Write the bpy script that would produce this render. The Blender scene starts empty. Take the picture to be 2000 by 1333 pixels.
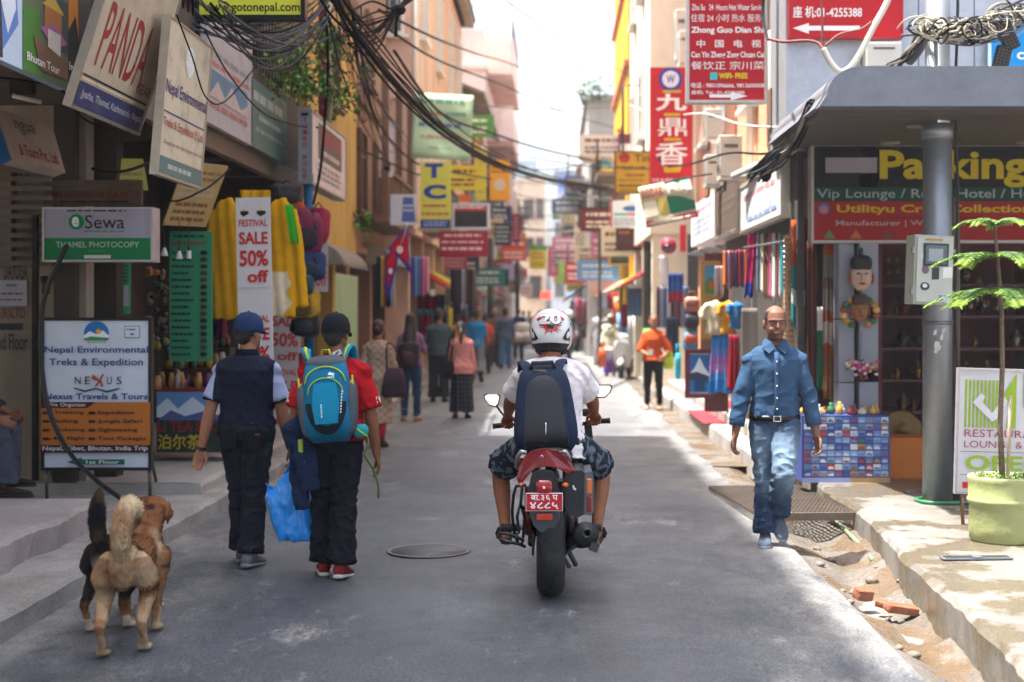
import bpy, bmesh, math, random
from mathutils import Vector, Matrix, noise
R = math.radians
C = bpy.context.scene
COL = C.collection
random.seed(7)

# ---------------------------------------------------------------- camera, sky, sun, exposure
F, VX, HY, CH = 2777.0, 1085.0, 608.0, 1.68     # focal length in pixels, vanishing point, eye height
def at(px, py, Y):                               # the point seen at pixel (px, py) of the 2000 x 1333 picture, Y metres ahead
    return Vector(((px - VX) * Y / F, Y, CH - (py - HY) * Y / F))
cam = bpy.data.cameras.new('camera'); camo = bpy.data.objects.new('camera', cam); COL.objects.link(camo)
camo.location = (0, 0, CH); camo.rotation_euler = (R(90), 0, 0)
cam.sensor_width = 36; cam.lens = F / 2000 * 36
cam.shift_x = (1000 - VX) / 2000; cam.shift_y = -(666.5 - HY) / 2000
cam.clip_end = 2000
cam.dof.use_dof = True; cam.dof.focus_distance = 8.7; cam.dof.aperture_fstop = 1.7
C.camera = camo
SUN_EL, SUN_AZ = R(72), math.atan2(-1.0, -0.03)      # sun high over the left-hand roofs
W = bpy.data.worlds.new('World'); C.world = W; W.use_nodes = True
nt = W.node_tree; bg = nt.nodes['Background']
sky = nt.nodes.new('ShaderNodeTexSky'); sky.sky_type = 'NISHITA'; sky.sun_disc = False
sky.sun_elevation = SUN_EL; sky.sun_rotation = SUN_AZ % (2 * math.pi)
sky.air_density = 1.0; sky.dust_density = 6.0; sky.ozone_density = 1.0
hs = nt.nodes.new('ShaderNodeHueSaturation'); hs.inputs['Saturation'].default_value = .7     # milky, dusty air
nt.links.new(sky.outputs['Color'], hs.inputs['Color']); nt.links.new(hs.outputs['Color'], bg.inputs['Color']); bg.inputs['Strength'].default_value = 0.15
sl = bpy.data.lights.new('sun', 'SUN'); sl.energy = 4.3; sl.angle = R(0.6); sl.color = (1, .96, .91)
so = bpy.data.objects.new('sun', sl); COL.objects.link(so)
tosun = Vector((math.sin(SUN_AZ) * math.cos(SUN_EL), math.cos(SUN_AZ) * math.cos(SUN_EL), math.sin(SUN_EL)))
so.rotation_euler = tosun.to_track_quat('Z', 'Y').to_euler(); so.location = (-20, 0, 40)
C.view_settings.view_transform = 'Standard'; C.view_settings.look = 'None'
C.view_settings.exposure = 2.0; C.view_settings.gamma = 1
C.view_settings.use_curve_mapping = False
C.cycles.max_bounces = 6; C.cycles.diffuse_bounces = 3; C.cycles.glossy_bounces = 3
C.cycles.transparent_max_bounces = 6; C.cycles.transmission_bounces = 4
C.cycles.use_denoising = True; C.cycles.sample_clamp_indirect = 6

# ---------------------------------------------------------------- materials
def lin(c):
    return tuple(x / 12.92 if x <= .04045 else ((x + .055) / 1.055) ** 2.4 for x in c)
def hx(s):
    if not isinstance(s, str): return tuple(s)
    s = s.lstrip('#'); return lin(tuple(int(s[i:i + 2], 16) / 255 for i in (0, 2, 4)))
MC = {}
def mat(c, rough=.6, metal=0., var=.12, scale=5., bump=0., bscale=80., dirt=0., dirtc='#4a4238', dscale=2.5, emit=0., spec=.4, vcol=False, coat=0., streak=False):
    """principled material: colour varied by noise, optional dirt patches, optional bump"""
    key = (c, rough, metal, var, scale, bump, bscale, dirt, dirtc, dscale, emit, spec, vcol, coat, streak)
    if key in MC: return MC[key]
    m = bpy.data.materials.new('mat'); m.use_nodes = True; n = m.node_tree; N = n.nodes; L = n.links
    b = N['Principled BSDF']; b.inputs['Roughness'].default_value = rough; b.inputs['Metallic'].default_value = metal
    b.inputs['Specular IOR Level'].default_value = spec; b.inputs['Coat Weight'].default_value = coat
    tc = N.new('ShaderNodeTexCoord'); src = tc.outputs['Object']
    if vcol:
        a = N.new('ShaderNodeAttribute'); a.attribute_name = 'Col'; col = a.outputs['Color']
    else:
        a = N.new('ShaderNodeRGB'); a.outputs[0].default_value = (*hx(c), 1); col = a.outputs[0]
    if var:
        nz = N.new('ShaderNodeTexNoise'); nz.inputs['Scale'].default_value = scale; nz.inputs['Detail'].default_value = 5
        nz.inputs['Roughness'].default_value = .65
        L.new(src, nz.inputs['Vector'])
        mr = N.new('ShaderNodeMapRange'); mr.inputs[1].default_value = .3; mr.inputs[2].default_value = .7
        mr.inputs[3].default_value = 1 - var; mr.inputs[4].default_value = 1 + var
        L.new(nz.outputs[0], mr.inputs[0])
        mx = N.new('ShaderNodeVectorMath'); mx.operation = 'SCALE'
        L.new(col, mx.inputs[0]); L.new(mr.outputs[0], mx.inputs['Scale']); col = mx.outputs[0]
    if dirt:
        mp = N.new('ShaderNodeMapping'); L.new(src, mp.inputs[0])
        if streak: mp.inputs['Scale'].default_value = (1, 1, .18)
        nz = N.new('ShaderNodeTexNoise'); nz.inputs['Scale'].default_value = dscale; nz.inputs['Detail'].default_value = 8
        nz.inputs['Roughness'].default_value = .7; L.new(mp.outputs[0], nz.inputs['Vector'])
        mr = N.new('ShaderNodeMapRange'); mr.inputs[1].default_value = .48; mr.inputs[2].default_value = .72
        mr.inputs[3].default_value = 0; mr.inputs[4].default_value = dirt
        L.new(nz.outputs[0], mr.inputs[0])
        mx = N.new('ShaderNodeMix'); mx.data_type = 'RGBA'; L.new(mr.outputs[0], mx.inputs[0]); L.new(col, mx.inputs[6])
        mx.inputs[7].default_value = (*hx(dirtc), 1); col = mx.outputs[2]
    L.new(col, b.inputs['Base Color'])
    if bump:
        nz = N.new('ShaderNodeTexNoise'); nz.inputs['Scale'].default_value = bscale; nz.inputs['Detail'].default_value = 4
        L.new(src, nz.inputs['Vector'])
        bp = N.new('ShaderNodeBump'); bp.inputs['Strength'].default_value = bump; bp.inputs['Distance'].default_value = .02
        L.new(nz.outputs[0], bp.inputs['Height']); L.new(bp.outputs[0], b.inputs['Normal'])
    if emit:
        L.new(col, b.inputs['Emission Color']); b.inputs['Emission Strength'].default_value = emit
    MC[key] = m; return m
def cloth(c, var=.1, **k): return mat(c, .85, var=var, scale=7, bump=k.pop('bump', .25), bscale=k.pop('bscale', 120), spec=.15, **k)
def paint(c, **k): return mat(c, k.pop('rough', .45), var=k.pop('var', .08), scale=3, **k)
def wall_m(c, dirt=.5, **k): return mat(c, .85, var=.1, scale=1.5, bump=.25, bscale=40, dirt=dirt, dscale=1.1, spec=.2, streak=True, **k)
def sgn(c, dirt=.25): return mat(c, .6, spec=.18, var=.05, scale=4, dirt=dirt, dirtc='#6a6257', dscale=3.5, streak=True)
def metal(c, rough=.4, **k): return mat(c, rough, metal=k.pop('m', .8), var=.12, scale=9, **k)
VC = mat('#ffffff', .85, var=.1, scale=9, bump=.25, bscale=120, spec=.15, vcol=True)
DARK = mat('#16130f', .8, var=.3)
BLACK = mat('#101113', .5)

# ---------------------------------------------------------------- objects
def tag(o, label=None, cat=None, group=None, kind=None):
    if label: o['label'] = label
    if cat: o['category'] = cat
    if group: o['group'] = group
    if kind: o['kind'] = kind
    return o
def thing(name, label, cat, loc=(0, 0, 0), rz=0, group=None, mtx=None):
    o = bpy.data.objects.new(name, None); COL.objects.link(o); o.empty_display_size = .1
    if mtx is not None: o.matrix_basis = mtx
    else: o.location = loc; o.rotation_euler = (0, 0, rz)
    return tag(o, label, cat, group)
def world_of(o):
    m = o.matrix_basis.copy()
    while o.parent: o = o.parent; m = o.matrix_basis @ m
    return m
def kids(o): return [c for c in bpy.data.objects if c.parent == o]
def copy_tree(o, parent=None):
    c = o.copy(); COL.objects.link(c); c.parent = parent
    for ch in list(o.children): copy_tree(ch, c)
    return c
TMP = bpy.data.scenes.new('tmp')
def evaluate(o):
    TMP.collection.objects.link(o); vl = TMP.view_layers[0]; vl.update()
    me = bpy.data.meshes.new_from_object(o.evaluated_get(vl.depsgraph))
    TMP.collection.objects.unlink(o); return me
TG = {}
def text_geo(t, bold):
    if (t, bold) in TG: return TG[(t, bold)]
    cu = bpy.data.curves.new('t', 'FONT'); cu.body = t; cu.resolution_u = 3; cu.offset = bold
    o = bpy.data.objects.new('t', cu); me = evaluate(o)
    vs = [v.co.copy() for v in me.vertices]; fs = [tuple(p.vertices) for p in me.polygons]
    bpy.data.objects.remove(o); bpy.data.curves.remove(cu); bpy.data.meshes.remove(me)
    if not vs: vs = [Vector((0, 0, 0)), Vector((1, 0, 0)), Vector((0, 1, 0))]; fs = [(0, 1, 2)]
    x0 = min(v.x for v in vs); x1 = max(v.x for v in vs); y0 = min(v.y for v in vs); y1 = max(v.y for v in vs)
    TG[(t, bold)] = ([Vector(((v.x - x0) / max(x1 - x0, 1e-6), (v.y - y0) / max(y1 - y0, 1e-6), 0)) for v in vs], fs)
    return TG[(t, bold)]

class MB:
    """collects shapes; build() links them as one mesh object"""
    def __init__(s): s.v = []; s.f = []; s.mi = []; s.sm = []; s.mats = []
    def slot(s, m):
        if m not in s.mats: s.mats.append(m)
        return s.mats.index(m)
    def add(s, vs, fs, m, smooth=False, mtx=None):
        o = len(s.v); k = s.slot(m)
        s.v += [(mtx @ Vector(v)) if mtx is not None else Vector(v) for v in vs]
        for f in fs: s.f.append(tuple(i + o for i in f)); s.mi.append(k); s.sm.append(smooth)
        return s
    def box(s, c, size, m, rot=None, mtx=None):
        x, y, z = (q / 2 for q in size); c = Vector(c)
        vs = [Vector((a, b, d)) for d in (-z, z) for b in (-y, y) for a in (-x, x)]
        if rot is not None: vs = [rot @ v for v in vs]
        return s.add([v + c for v in vs], [(0, 2, 3, 1), (4, 5, 7, 6), (0, 1, 5, 4), (2, 6, 7, 3), (0, 4, 6, 2), (1, 3, 7, 5)], m, mtx=mtx)
    def bx(s, x0, x1, y0, y1, z0, z1, m, mtx=None):
        return s.box(((x0 + x1) / 2, (y0 + y1) / 2, (z0 + z1) / 2), (x1 - x0, y1 - y0, z1 - z0), m, mtx=mtx)
    def quad(s, pts, m, mtx=None): return s.add(pts, [tuple(range(len(pts)))], m, mtx=mtx)
    def prism(s, poly, z0, z1, m, mtx=None, smooth=False):
        n = len(poly); vs = [Vector((p[0], p[1], z0)) for p in poly] + [Vector((p[0], p[1], z1)) for p in poly]
        fs = [tuple(range(n - 1, -1, -1)), tuple(range(n, 2 * n))]
        s.add(vs, fs, m, mtx=mtx)
        return s.add(vs, [(i, (i + 1) % n, n + (i + 1) % n, n + i) for i in range(n)], m, smooth, mtx=mtx)
    def loft(s, st, m, n=16, e=1.0, smooth=True, cap=True):
        """st: (centre, rx, ry, xaxis, yaxis) rings; e<1 makes boxier sections"""
        vs = []
        for c, rx, ry, ax, ay in st:
            for i in range(n):
                t = 2 * math.pi * i / n; a, b = math.cos(t), math.sin(t)
                if e != 1: a = math.copysign(abs(a) ** e, a); b = math.copysign(abs(b) ** e, b)
                vs.append(Vector(c) + ax * (rx * a) + ay * (ry * b))
        k = len(st)
        fs = [(j * n + i, j * n + (i + 1) % n, (j + 1) * n + (i + 1) % n, (j + 1) * n + i) for j in range(k - 1) for i in range(n)]
        if cap: fs += [tuple(range(n - 1, -1, -1)), tuple(range((k - 1) * n, k * n))]
        return s.add(vs, fs, m, smooth)
    def tube(s, pts, r, m, n=8, rnd=False, smooth=True, flat=1., up=None):
        pts = [Vector(p) for p in pts]; k = len(pts)
        rs = list(r) if isinstance(r, (list, tuple)) else [r] * k
        st = []; ax = None
        for i in range(k):
            d = (pts[min(i + 1, k - 1)] - pts[max(i - 1, 0)])
            if d.length < 1e-9: d = Vector((0, 0, 1))
            d.normalize()
            if ax is None:
                ref = up or (Vector((0, 0, 1)) if abs(d.z) < .9 else Vector((0, 1, 0)))
                ax = d.cross(ref); ax = ax.normalized() if ax.length > 1e-6 else Vector((1, 0, 0))
            else:
                ax = ax - d * ax.dot(d); ax.normalize()
            st.append((pts[i], rs[i], rs[i] * flat, ax, d.cross(ax).normalized(), d))
        if rnd:
            a, z = st[0], st[-1]
            pre = [(a[0] - a[5] * a[1] * q, a[1] * w, a[2] * w, a[3], a[4], a[5]) for q, w in ((.95, .3), (.7, .72), (.35, .94))]
            post = [(z[0] + z[5] * z[1] * q, z[1] * w, z[2] * w, z[3], z[4], z[5]) for q, w in ((.35, .94), (.7, .72), (.95, .3))]
            st = pre + st + post
        return s.loft([q[:5] for q in st], m, n, smooth=smooth)
    def lathe(s, prof, m, n=24, mtx=None, smooth=True):
        vs = []; k = len(prof)
        for r, z in prof:
            for i in range(n): t = 2 * math.pi * i / n; vs.append(Vector((r * math.cos(t), r * math.sin(t), z)))
        fs = [(j * n + i, j * n + (i + 1) % n, (j + 1) * n + (i + 1) % n, (j + 1) * n + i) for j in range(k - 1) for i in range(n)]
        fs += [tuple(range(n - 1, -1, -1)), tuple(range((k - 1) * n, k * n))]
        return s.add(vs, fs, m, smooth, mtx)
    def ell(s, c, rad, m, rot=None, u=16, v=10, e1=1., e2=1.):
        c = Vector(c); vs = []; p = lambda q, e: math.copysign(abs(q) ** e, q)
        for j in range(v + 1):
            ph = -math.pi / 2 + math.pi * j / v; cz, sz = p(math.cos(ph), e1), p(math.sin(ph), e1)
            for i in range(u):
                t = 2 * math.pi * i / u
                q = Vector((rad[0] * cz * p(math.cos(t), e2), rad[1] * cz * p(math.sin(t), e2), rad[2] * sz))
                vs.append(c + (rot @ q if rot is not None else q))
        fs = [(j * u + i, j * u + (i + 1) % u, (j + 1) * u + (i + 1) % u, (j + 1) * u + i) for j in range(v) for i in range(u)]
        return s.add(vs, fs, m, True)
    def grid(s, fn, nu, nv, m, smooth=True, mtx=None):
        vs = [Vector(fn(i / nu, j / nv)) for j in range(nv + 1) for i in range(nu + 1)]
        fs = [(j * (nu + 1) + i, j * (nu + 1) + i + 1, (j + 1) * (nu + 1) + i + 1, (j + 1) * (nu + 1) + i) for j in range(nv) for i in range(nu)]
        return s.add(vs, fs, m, smooth, mtx)
    def text(s, t, x0, y0, x1, y1, z, m, bold=0., mtx=None):
        g, fs = text_geo(t, bold)
        return s.add([Vector((x0 + v.x * (x1 - x0), y0 + v.y * (y1 - y0), z)) for v in g], fs, m, mtx=mtx)
    def mesh(s, name='mesh'):
        me = bpy.data.meshes.new(name); me.from_pydata(s.v, [], s.f)
        for m in s.mats: me.materials.append(m)
        me.polygons.foreach_set('material_index', s.mi); me.polygons.foreach_set('use_smooth', s.sm)
        me.validate(); me.update(); return me
    def build(s, name, parent=None, world=False, bev=0., solid=0., fix=True):
        if parent is not None and world:
            inv = world_of(parent).inverted(); s.v = [inv @ v for v in s.v]
        me = s.mesh(name)
        if fix:
            b = bmesh.new(); b.from_mesh(me); bmesh.ops.recalc_face_normals(b, faces=b.faces); b.to_mesh(me); b.free()
        o = bpy.data.objects.new(name, me); COL.objects.link(o); o.parent = parent
        if solid: q = o.modifiers.new('s', 'SOLIDIFY'); q.thickness = solid; q.offset = 0
        if bev: q = o.modifiers.new('b', 'BEVEL'); q.width = bev; q.segments = 2; q.limit_method = 'ANGLE'; q.angle_limit = R(40)
        return o
    def remesh(s, name, parent, vox, it=3, disp=None, col=None, mfn=None, mats=None, scale=1.):
        """fuse all shapes into one continuous skin; disp moves it along the normal; col paints vertices"""
        o = bpy.data.objects.new('r', s.mesh()); q = o.modifiers.new('r', 'REMESH'); q.mode = 'VOXEL'; q.voxel_size = vox
        q = o.modifiers.new('m', 'SMOOTH'); q.factor = .5; q.iterations = it
        me = evaluate(o); bpy.data.objects.remove(o); me.name = name
        me.materials.clear()
        for m in (mats or s.mats): me.materials.append(m)
        me.polygons.foreach_set('use_smooth', [True] * len(me.polygons))
        me.polygons.foreach_set('material_index', [0] * len(me.polygons))
        if disp:
            ns = [v.normal.copy() for v in me.vertices]
            for v, nn in zip(me.vertices, ns): v.co = v.co + nn * disp(v.co, nn)
        if mfn:
            for p in me.polygons: p.material_index = mfn(p.center)
        if col:
            a = me.color_attributes.new('Col', 'FLOAT_COLOR', 'POINT')
            dat = []
            for v in me.vertices: dat += [*col(v.co, v.normal), 1.]
            a.data.foreach_set('color', dat)
        if scale != 1.:
            for v in me.vertices: v.co *= scale
        me.update()
        o = bpy.data.objects.new(name, me); COL.objects.link(o); o.parent = parent; return o
def nz3(p, f): return noise.noise(Vector(p) * f)

# ---------------------------------------------------------------- signs
def words(rr, x0, x1):
    x = x0; out = []
    while x < x1 - .01:
        w = min(rr.uniform(.05, .2) * (x1 - x0) * 1.2, x1 - x); out.append((x, x + w)); x += w + rr.uniform(.025, .05) * (x1 - x0)
    return out
def sign(name, label, pBL, pBR, pTL, bg, items=(), depth=.04, frame=None, fw=.02, group=None, cat='sign', dirt=.2, side=None, cloth_=False, back=None, part_label=None):
    """a board whose front carries printed areas (r, p, c, g) and lettering (t); x, y are fractions from the top left corner"""
    pBL, pBR, pTL = Vector(pBL), Vector(pBR), Vector(pTL)
    ux = pBR - pBL; w = ux.length; ux.normalize(); uy = pTL - pBL; uy -= ux * uy.dot(ux); h = uy.length; uy.normalize(); un = ux.cross(uy)
    mt = Matrix(((ux.x, uy.x, un.x, pBL.x), (ux.y, uy.y, un.y, pBL.y), (ux.z, uy.z, un.z, pBL.z), (0, 0, 0, 1)))
    root = thing(name, label, cat, mtx=mt, group=group)
    bgm = sgn(bg, dirt) if isinstance(bg, str) else bg
    b = MB()
    rr = random.Random(label)
    if cloth_:
        def fn(i, j): return (i * w, j * h, .03 * math.sin(i * 5 + j * 3) * cloth_ * (1 - .6 * j) + .02 * math.sin(j * 9 + i * 2))
        b.grid(fn, 16, 10, bgm); zf = lambda x, y: fn(x / w, y / h)[2] + .006
        b.build('banner_cloth', root, solid=.003, fix=False)
    else:
        b.bx(0, w, 0, h, -depth, 0, side or bgm); b.f.pop(1); b.mi.pop(1); b.sm.pop(1)
        b.quad([(0, 0, 0), (w, 0, 0), (w, h, 0), (0, h, 0)], bgm)
        b.build('board', root); zf = None
    if frame:
        fm = metal(frame, .45, m=.5) if isinstance(frame, str) else frame; q = MB(); d = .012
        q.bx(-fw * .3, w + fw * .3, h - fw, h + fw * .3, -depth - .003, d, fm); q.bx(-fw * .3, w + fw * .3, -fw * .3, fw, -depth - .003, d, fm)
        q.bx(-fw * .3, fw, fw, h - fw, -depth - .003, d, fm); q.bx(w - fw, w + fw * .3, fw, h - fw, -depth - .003, d, fm); q.build('frame', root)
    pr = MB(); tx = MB(); z = .002
    for it in items:
        k = it[0]; z += .0009
        if k == 'r': pr.quad([(it[1] * w, h - it[4] * h, z), (it[3] * w, h - it[4] * h, z), (it[3] * w, h - it[2] * h, z), (it[1] * w, h - it[2] * h, z)], sgn(it[5], dirt))
        elif k == 'p': pr.quad([(x * w, h - y * h, z) for x, y in it[1]], sgn(it[2], dirt))
        elif k == 'c':
            rx = it[3] * w; ry = rx if len(it) < 6 else it[5] * h
            pr.quad([(it[1] * w + rx * math.cos(a * math.pi / 14), h - it[2] * h + ry * math.sin(a * math.pi / 14), z) for a in range(28)], sgn(it[4], dirt))
        elif k == 'g':                                                # print too small to read: strips the length of words
            nl = it[6] if len(it) > 6 else 1; hh = (it[4] - it[2]) / nl
            for l in range(nl):
                for a, c_ in words(rr, it[1], it[3] - rr.random() * .12 * (it[3] - it[1])):
                    y0 = it[2] + hh * (l + .22); y1 = it[2] + hh * (l + .72)
                    tx.quad([(a * w, h - y1 * h, z), (c_ * w, h - y1 * h, z), (c_ * w, h - y0 * h, z), (a * w, h - y0 * h, z)], sgn(it[5], dirt))
        elif k == 't': tx.text(it[1], it[2] * w, h - it[5] * h, it[4] * w, h - it[3] * h, z, sgn(it[6], dirt * .5), it[7] if len(it) > 7 else 0.)
    for q, nm in ((pr, 'printed_area'), (tx, 'lettering')):
        if q.v:
            if zf:
                for i, v in enumerate(q.v): q.v[i] = Vector((v.x, v.y, v.z + zf(v.x, v.y)))
            q.build(nm, root, fix=False)
    return root
def csign(name, label, x0, y0, x1, y1, Y, bg, items=(), tilt=0, **k):
    """a sign that faces down the street; tilt in degrees clockwise"""
    a, b, c = at(x0, y1, Y), at(x1, y1, Y), at(x0, y0, Y)
    if tilt:
        m = Matrix.Rotation(R(tilt), 3, 'Y'); o = (b + c) / 2; a, b, c = (o + m @ (q - o) for q in (a, b, c))
    return sign(name, label, a, b, c, bg, items, **k)
def lsign(name, label, X, x0, x1, yt, yb, bg, items=(), lean=0., **k):
    """a sign along the left-hand fronts (faces the street); yt, yb are the pixel rows of its near edge"""
    Y0, Y1 = X * F / (x0 - VX), X * F / (x1 - VX)
    zt, zb = at(0, yt, Y0).z, at(0, yb, Y0).z
    return sign(name, label, (X, Y0, zb), (X, Y1, zb), (X + lean, Y0, zt), bg, items, **k)
def rsign(name, label, X, x0, x1, yt, yb, bg, items=(), lean=0., **k):
    """the same on the right; x1 is the near edge whose pixel rows are yt, yb"""
    Y0, Y1 = X * F / (x0 - VX), X * F / (x1 - VX)
    zt, zb = at(0, yt, Y1).z, at(0, yb, Y1).z
    return sign(name, label, (X, Y0, zb), (X, Y1, zb), (X - lean, Y0, zt), bg, items, **k)

# ================================================================ SETTING: ground, road, kerbs
def node_ground(base, dark, light, spk=.25, s1=.9, s2=160, rough=.6, streak=(1, .25, 1), amt=.5, bump=.35, wet=None, road=False):
    m = bpy.data.materials.new('ground'); m.use_nodes = True; n = m.node_tree; N = n.nodes; L = n.links
    b = N['Principled BSDF']; b.inputs['Specular IOR Level'].default_value = .4
    tc = N.new('ShaderNodeTexCoord')
    def nz(scale, det=6, vec=None, ro=.65):
        q = N.new('ShaderNodeTexNoise'); q.inputs['Scale'].default_value = scale; q.inputs['Detail'].default_value = det
        q.inputs['Roughness'].default_value = ro; L.new(vec or tc.outputs['Object'], q.inputs['Vector']); return q.outputs[0]
    def mr(v, a, b_, c, d):
        q = N.new('ShaderNodeMapRange'); q.inputs[1].default_value = a; q.inputs[2].default_value = b_; q.inputs[3].default_value = c; q.inputs[4].default_value = d
        L.new(v, q.inputs[0]); return q.outputs[0]
    def mix(f, a, c):
        q = N.new('ShaderNodeMix'); q.data_type = 'RGBA'; L.new(f, q.inputs[0])
        for i, x in ((6, a), (7, c)):
            if isinstance(x, tuple): q.inputs[i].default_value = (*x, 1)
            else: L.new(x, q.inputs[i])
        return q.outputs[2]
    mp = N.new('ShaderNodeMapping'); mp.inputs['Scale'].default_value = streak; L.new(tc.outputs['Object'], mp.inputs[0])
    col = mix(mr(nz(s1, 7), .35, .65, 0, 1), hx(base), hx(dark))
    col = mix(mr(nz(s1 * 1.7, 8, mp.outputs[0], .75), .53, .72, 0, amt), col, hx(light))
    if road:                                                     # mended patches, fine cracks, dust drifted in from both edges
        v1 = N.new('ShaderNodeTexVoronoi'); v1.inputs['Scale'].default_value = .38; L.new(tc.outputs['Object'], v1.inputs['Vector'])
        sx_ = N.new('ShaderNodeSeparateColor'); L.new(v1.outputs['Color'], sx_.inputs[0]); col = mix(mr(sx_.outputs[0], .55, .62, 0, .5), col, (.05, .053, .06))
        dv = N.new('ShaderNodeVectorMath'); dv.operation = 'MULTIPLY_ADD'; L.new(tc.outputs['Object'], dv.inputs[0]); dv.inputs[1].default_value = (1, 1, 1)
        nn = N.new('ShaderNodeTexNoise'); nn.inputs['Scale'].default_value = 2.5; nn.inputs['Detail'].default_value = 5; L.new(tc.outputs['Object'], nn.inputs['Vector']); sc_ = N.new('ShaderNodeVectorMath'); sc_.operation = 'SCALE'; sc_.inputs['Scale'].default_value = .5; L.new(nn.outputs['Color'], sc_.inputs[0]); L.new(sc_.outputs[0], dv.inputs[2])
        v2 = N.new('ShaderNodeTexVoronoi'); v2.feature = 'DISTANCE_TO_EDGE'; v2.inputs['Scale'].default_value = .55; L.new(dv.outputs[0], v2.inputs['Vector'])
        ck = N.new('ShaderNodeMath'); ck.operation = 'MULTIPLY'; L.new(mr(v2.outputs['Distance'], .004, .012, .4, 0), ck.inputs[0]); L.new(mr(nz(.5, 3), .48, .56, 0, 1), ck.inputs[1]); col = mix(ck.outputs[0], col, (.03, .03, .032))
        sep = N.new('ShaderNodeSeparateXYZ'); L.new(tc.outputs['Object'], sep.inputs[0])
        for a, b_, r0 in ((-1.7, -2.9, .95), (.75, 1.9, .95)):
            e = N.new('ShaderNodeMath'); e.operation = 'MULTIPLY'; L.new(mr(sep.outputs[0], a, b_, 0, r0), e.inputs[0]); L.new(mr(nz(1.4, 8, mp.outputs[0], .75), .40, .62, 0, 1), e.inputs[1]); col = mix(e.outputs[0], col, (.30, .285, .26))
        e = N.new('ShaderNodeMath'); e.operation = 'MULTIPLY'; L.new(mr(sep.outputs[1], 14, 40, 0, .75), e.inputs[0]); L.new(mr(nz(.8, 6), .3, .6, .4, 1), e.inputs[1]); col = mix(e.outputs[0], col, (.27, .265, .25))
        w1 = nz(1.1, 9, mp.outputs[0], .8); col = mix(mr(w1, .57, .66, 0, .6), col, (.36, .345, .32))
    sp = nz(s2, 2)
    q = N.new('ShaderNodeVectorMath'); q.operation = 'SCALE'; L.new(col, q.inputs[0]); L.new(mr(sp, .3, .7, 1 - spk, 1 + spk), q.inputs['Scale']); col = q.outputs[0]
    if wet:
        wf = mr(nz(wet[1], 6), .49, .54, 0, 1); col = mix(wf, col, hx(wet[0]))
        L.new(mr(wf, 0, 1, rough, .25), b.inputs['Roughness'])
    else: L.new(mr(nz(2.2, 5), .3, .7, rough - .12, rough + .12), b.inputs['Roughness'])
    L.new(col, b.inputs['Base Color'])
    bp = N.new('ShaderNodeBump'); bp.inputs['Strength'].default_value = bump; bp.inputs['Distance'].default_value = .008
    L.new(sp, bp.inputs['Height']); L.new(bp.outputs[0], b.inputs['Normal'])
    return m
ASPH = node_ground((.078, .086, .098), (.052, .058, .068), (.15, .155, .16), .6, .7, 75, .48, (1.1, .45, 1), .5, .8, road=True)
CONC = node_ground((.33, .31, .285), (.24, .22, .2), (.42, .40, .37), .2, 1.3, 90, .8, (1, 1, 1), .5, .5)
CONCW = node_ground((.19, .175, .155), (.125, .113, .098), (.25, .233, .21), .15, 1.5, 90, .8, (1, 1, 1), .5, .5, wet=((.12, .10, .07), 1.0))
DIRT = node_ground((.135, .118, .1), (.075, .066, .055), (.24, .225, .2), .35, 1.6, 45, .9, (1, .6, 1), .6, 1.0, wet=((.13, .09, .055), 1.1))
KERB = node_ground((.30, .285, .265), (.19, .175, .16), (.38, .365, .34), .22, 2.2, 60, .85, (1, .5, 2), .5, .6)
def struct(name, mb, **k):
    o = mb.build(name, **k); o['kind'] = 'structure'; return o
def jag(y, s=0): return .09 * noise.noise(Vector((y * .8, s, 0))) + .05 * noise.noise(Vector((y * 3, s, 4)))
q = MB(); q.grid(lambda i, j: (-300 + 600 * i, -60 + 900 * j, -.14), 4, 4, mat((.2, .18, .16), .9, var=.3, scale=.2)); struct('ground', q, fix=False)
q = MB(); NY = 420
q.grid(lambda i, j: (-2.84 + (4.52 + jag(-3 + 133 * j, 1)) * i, -3 + 133 * j, .012 * math.sin(math.pi * i) + .006 * noise.noise(Vector((i * 8, j * 133, 0)))), 24, NY, ASPH)
struct('road', q, fix=False)
def gut(i, j):
    x = 1.35 + 2.4 * i; y = 3.5 + 12 * j
    d = math.exp(-((x - 2.0 - .02 * (y - 9)) / .2) ** 2) * .10 + math.exp(-((x - 1.87) / .17) ** 2 - ((y - 8.6) / .9) ** 2) * .05
    return (x, y, -.014 - d + (.035 * noise.noise(Vector((x * 4, y * 3, 0))) + .02 * noise.noise(Vector((x * 13, y * 11, 2)))) * min(1, max(0, (x - 1.5) * 2.5)))
q = MB(); q.grid(gut, 60, 220, DIRT); struct('gutter', q, fix=False)
q = MB(); q.grid(lambda i, j: (1.35 + 2.5 * i, 15.5 + 110 * j, -.01 + .02 * noise.noise(Vector((i * 6, j * 90, 3)))), 14, 160, DIRT); struct('verge', q, fix=False)
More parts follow.
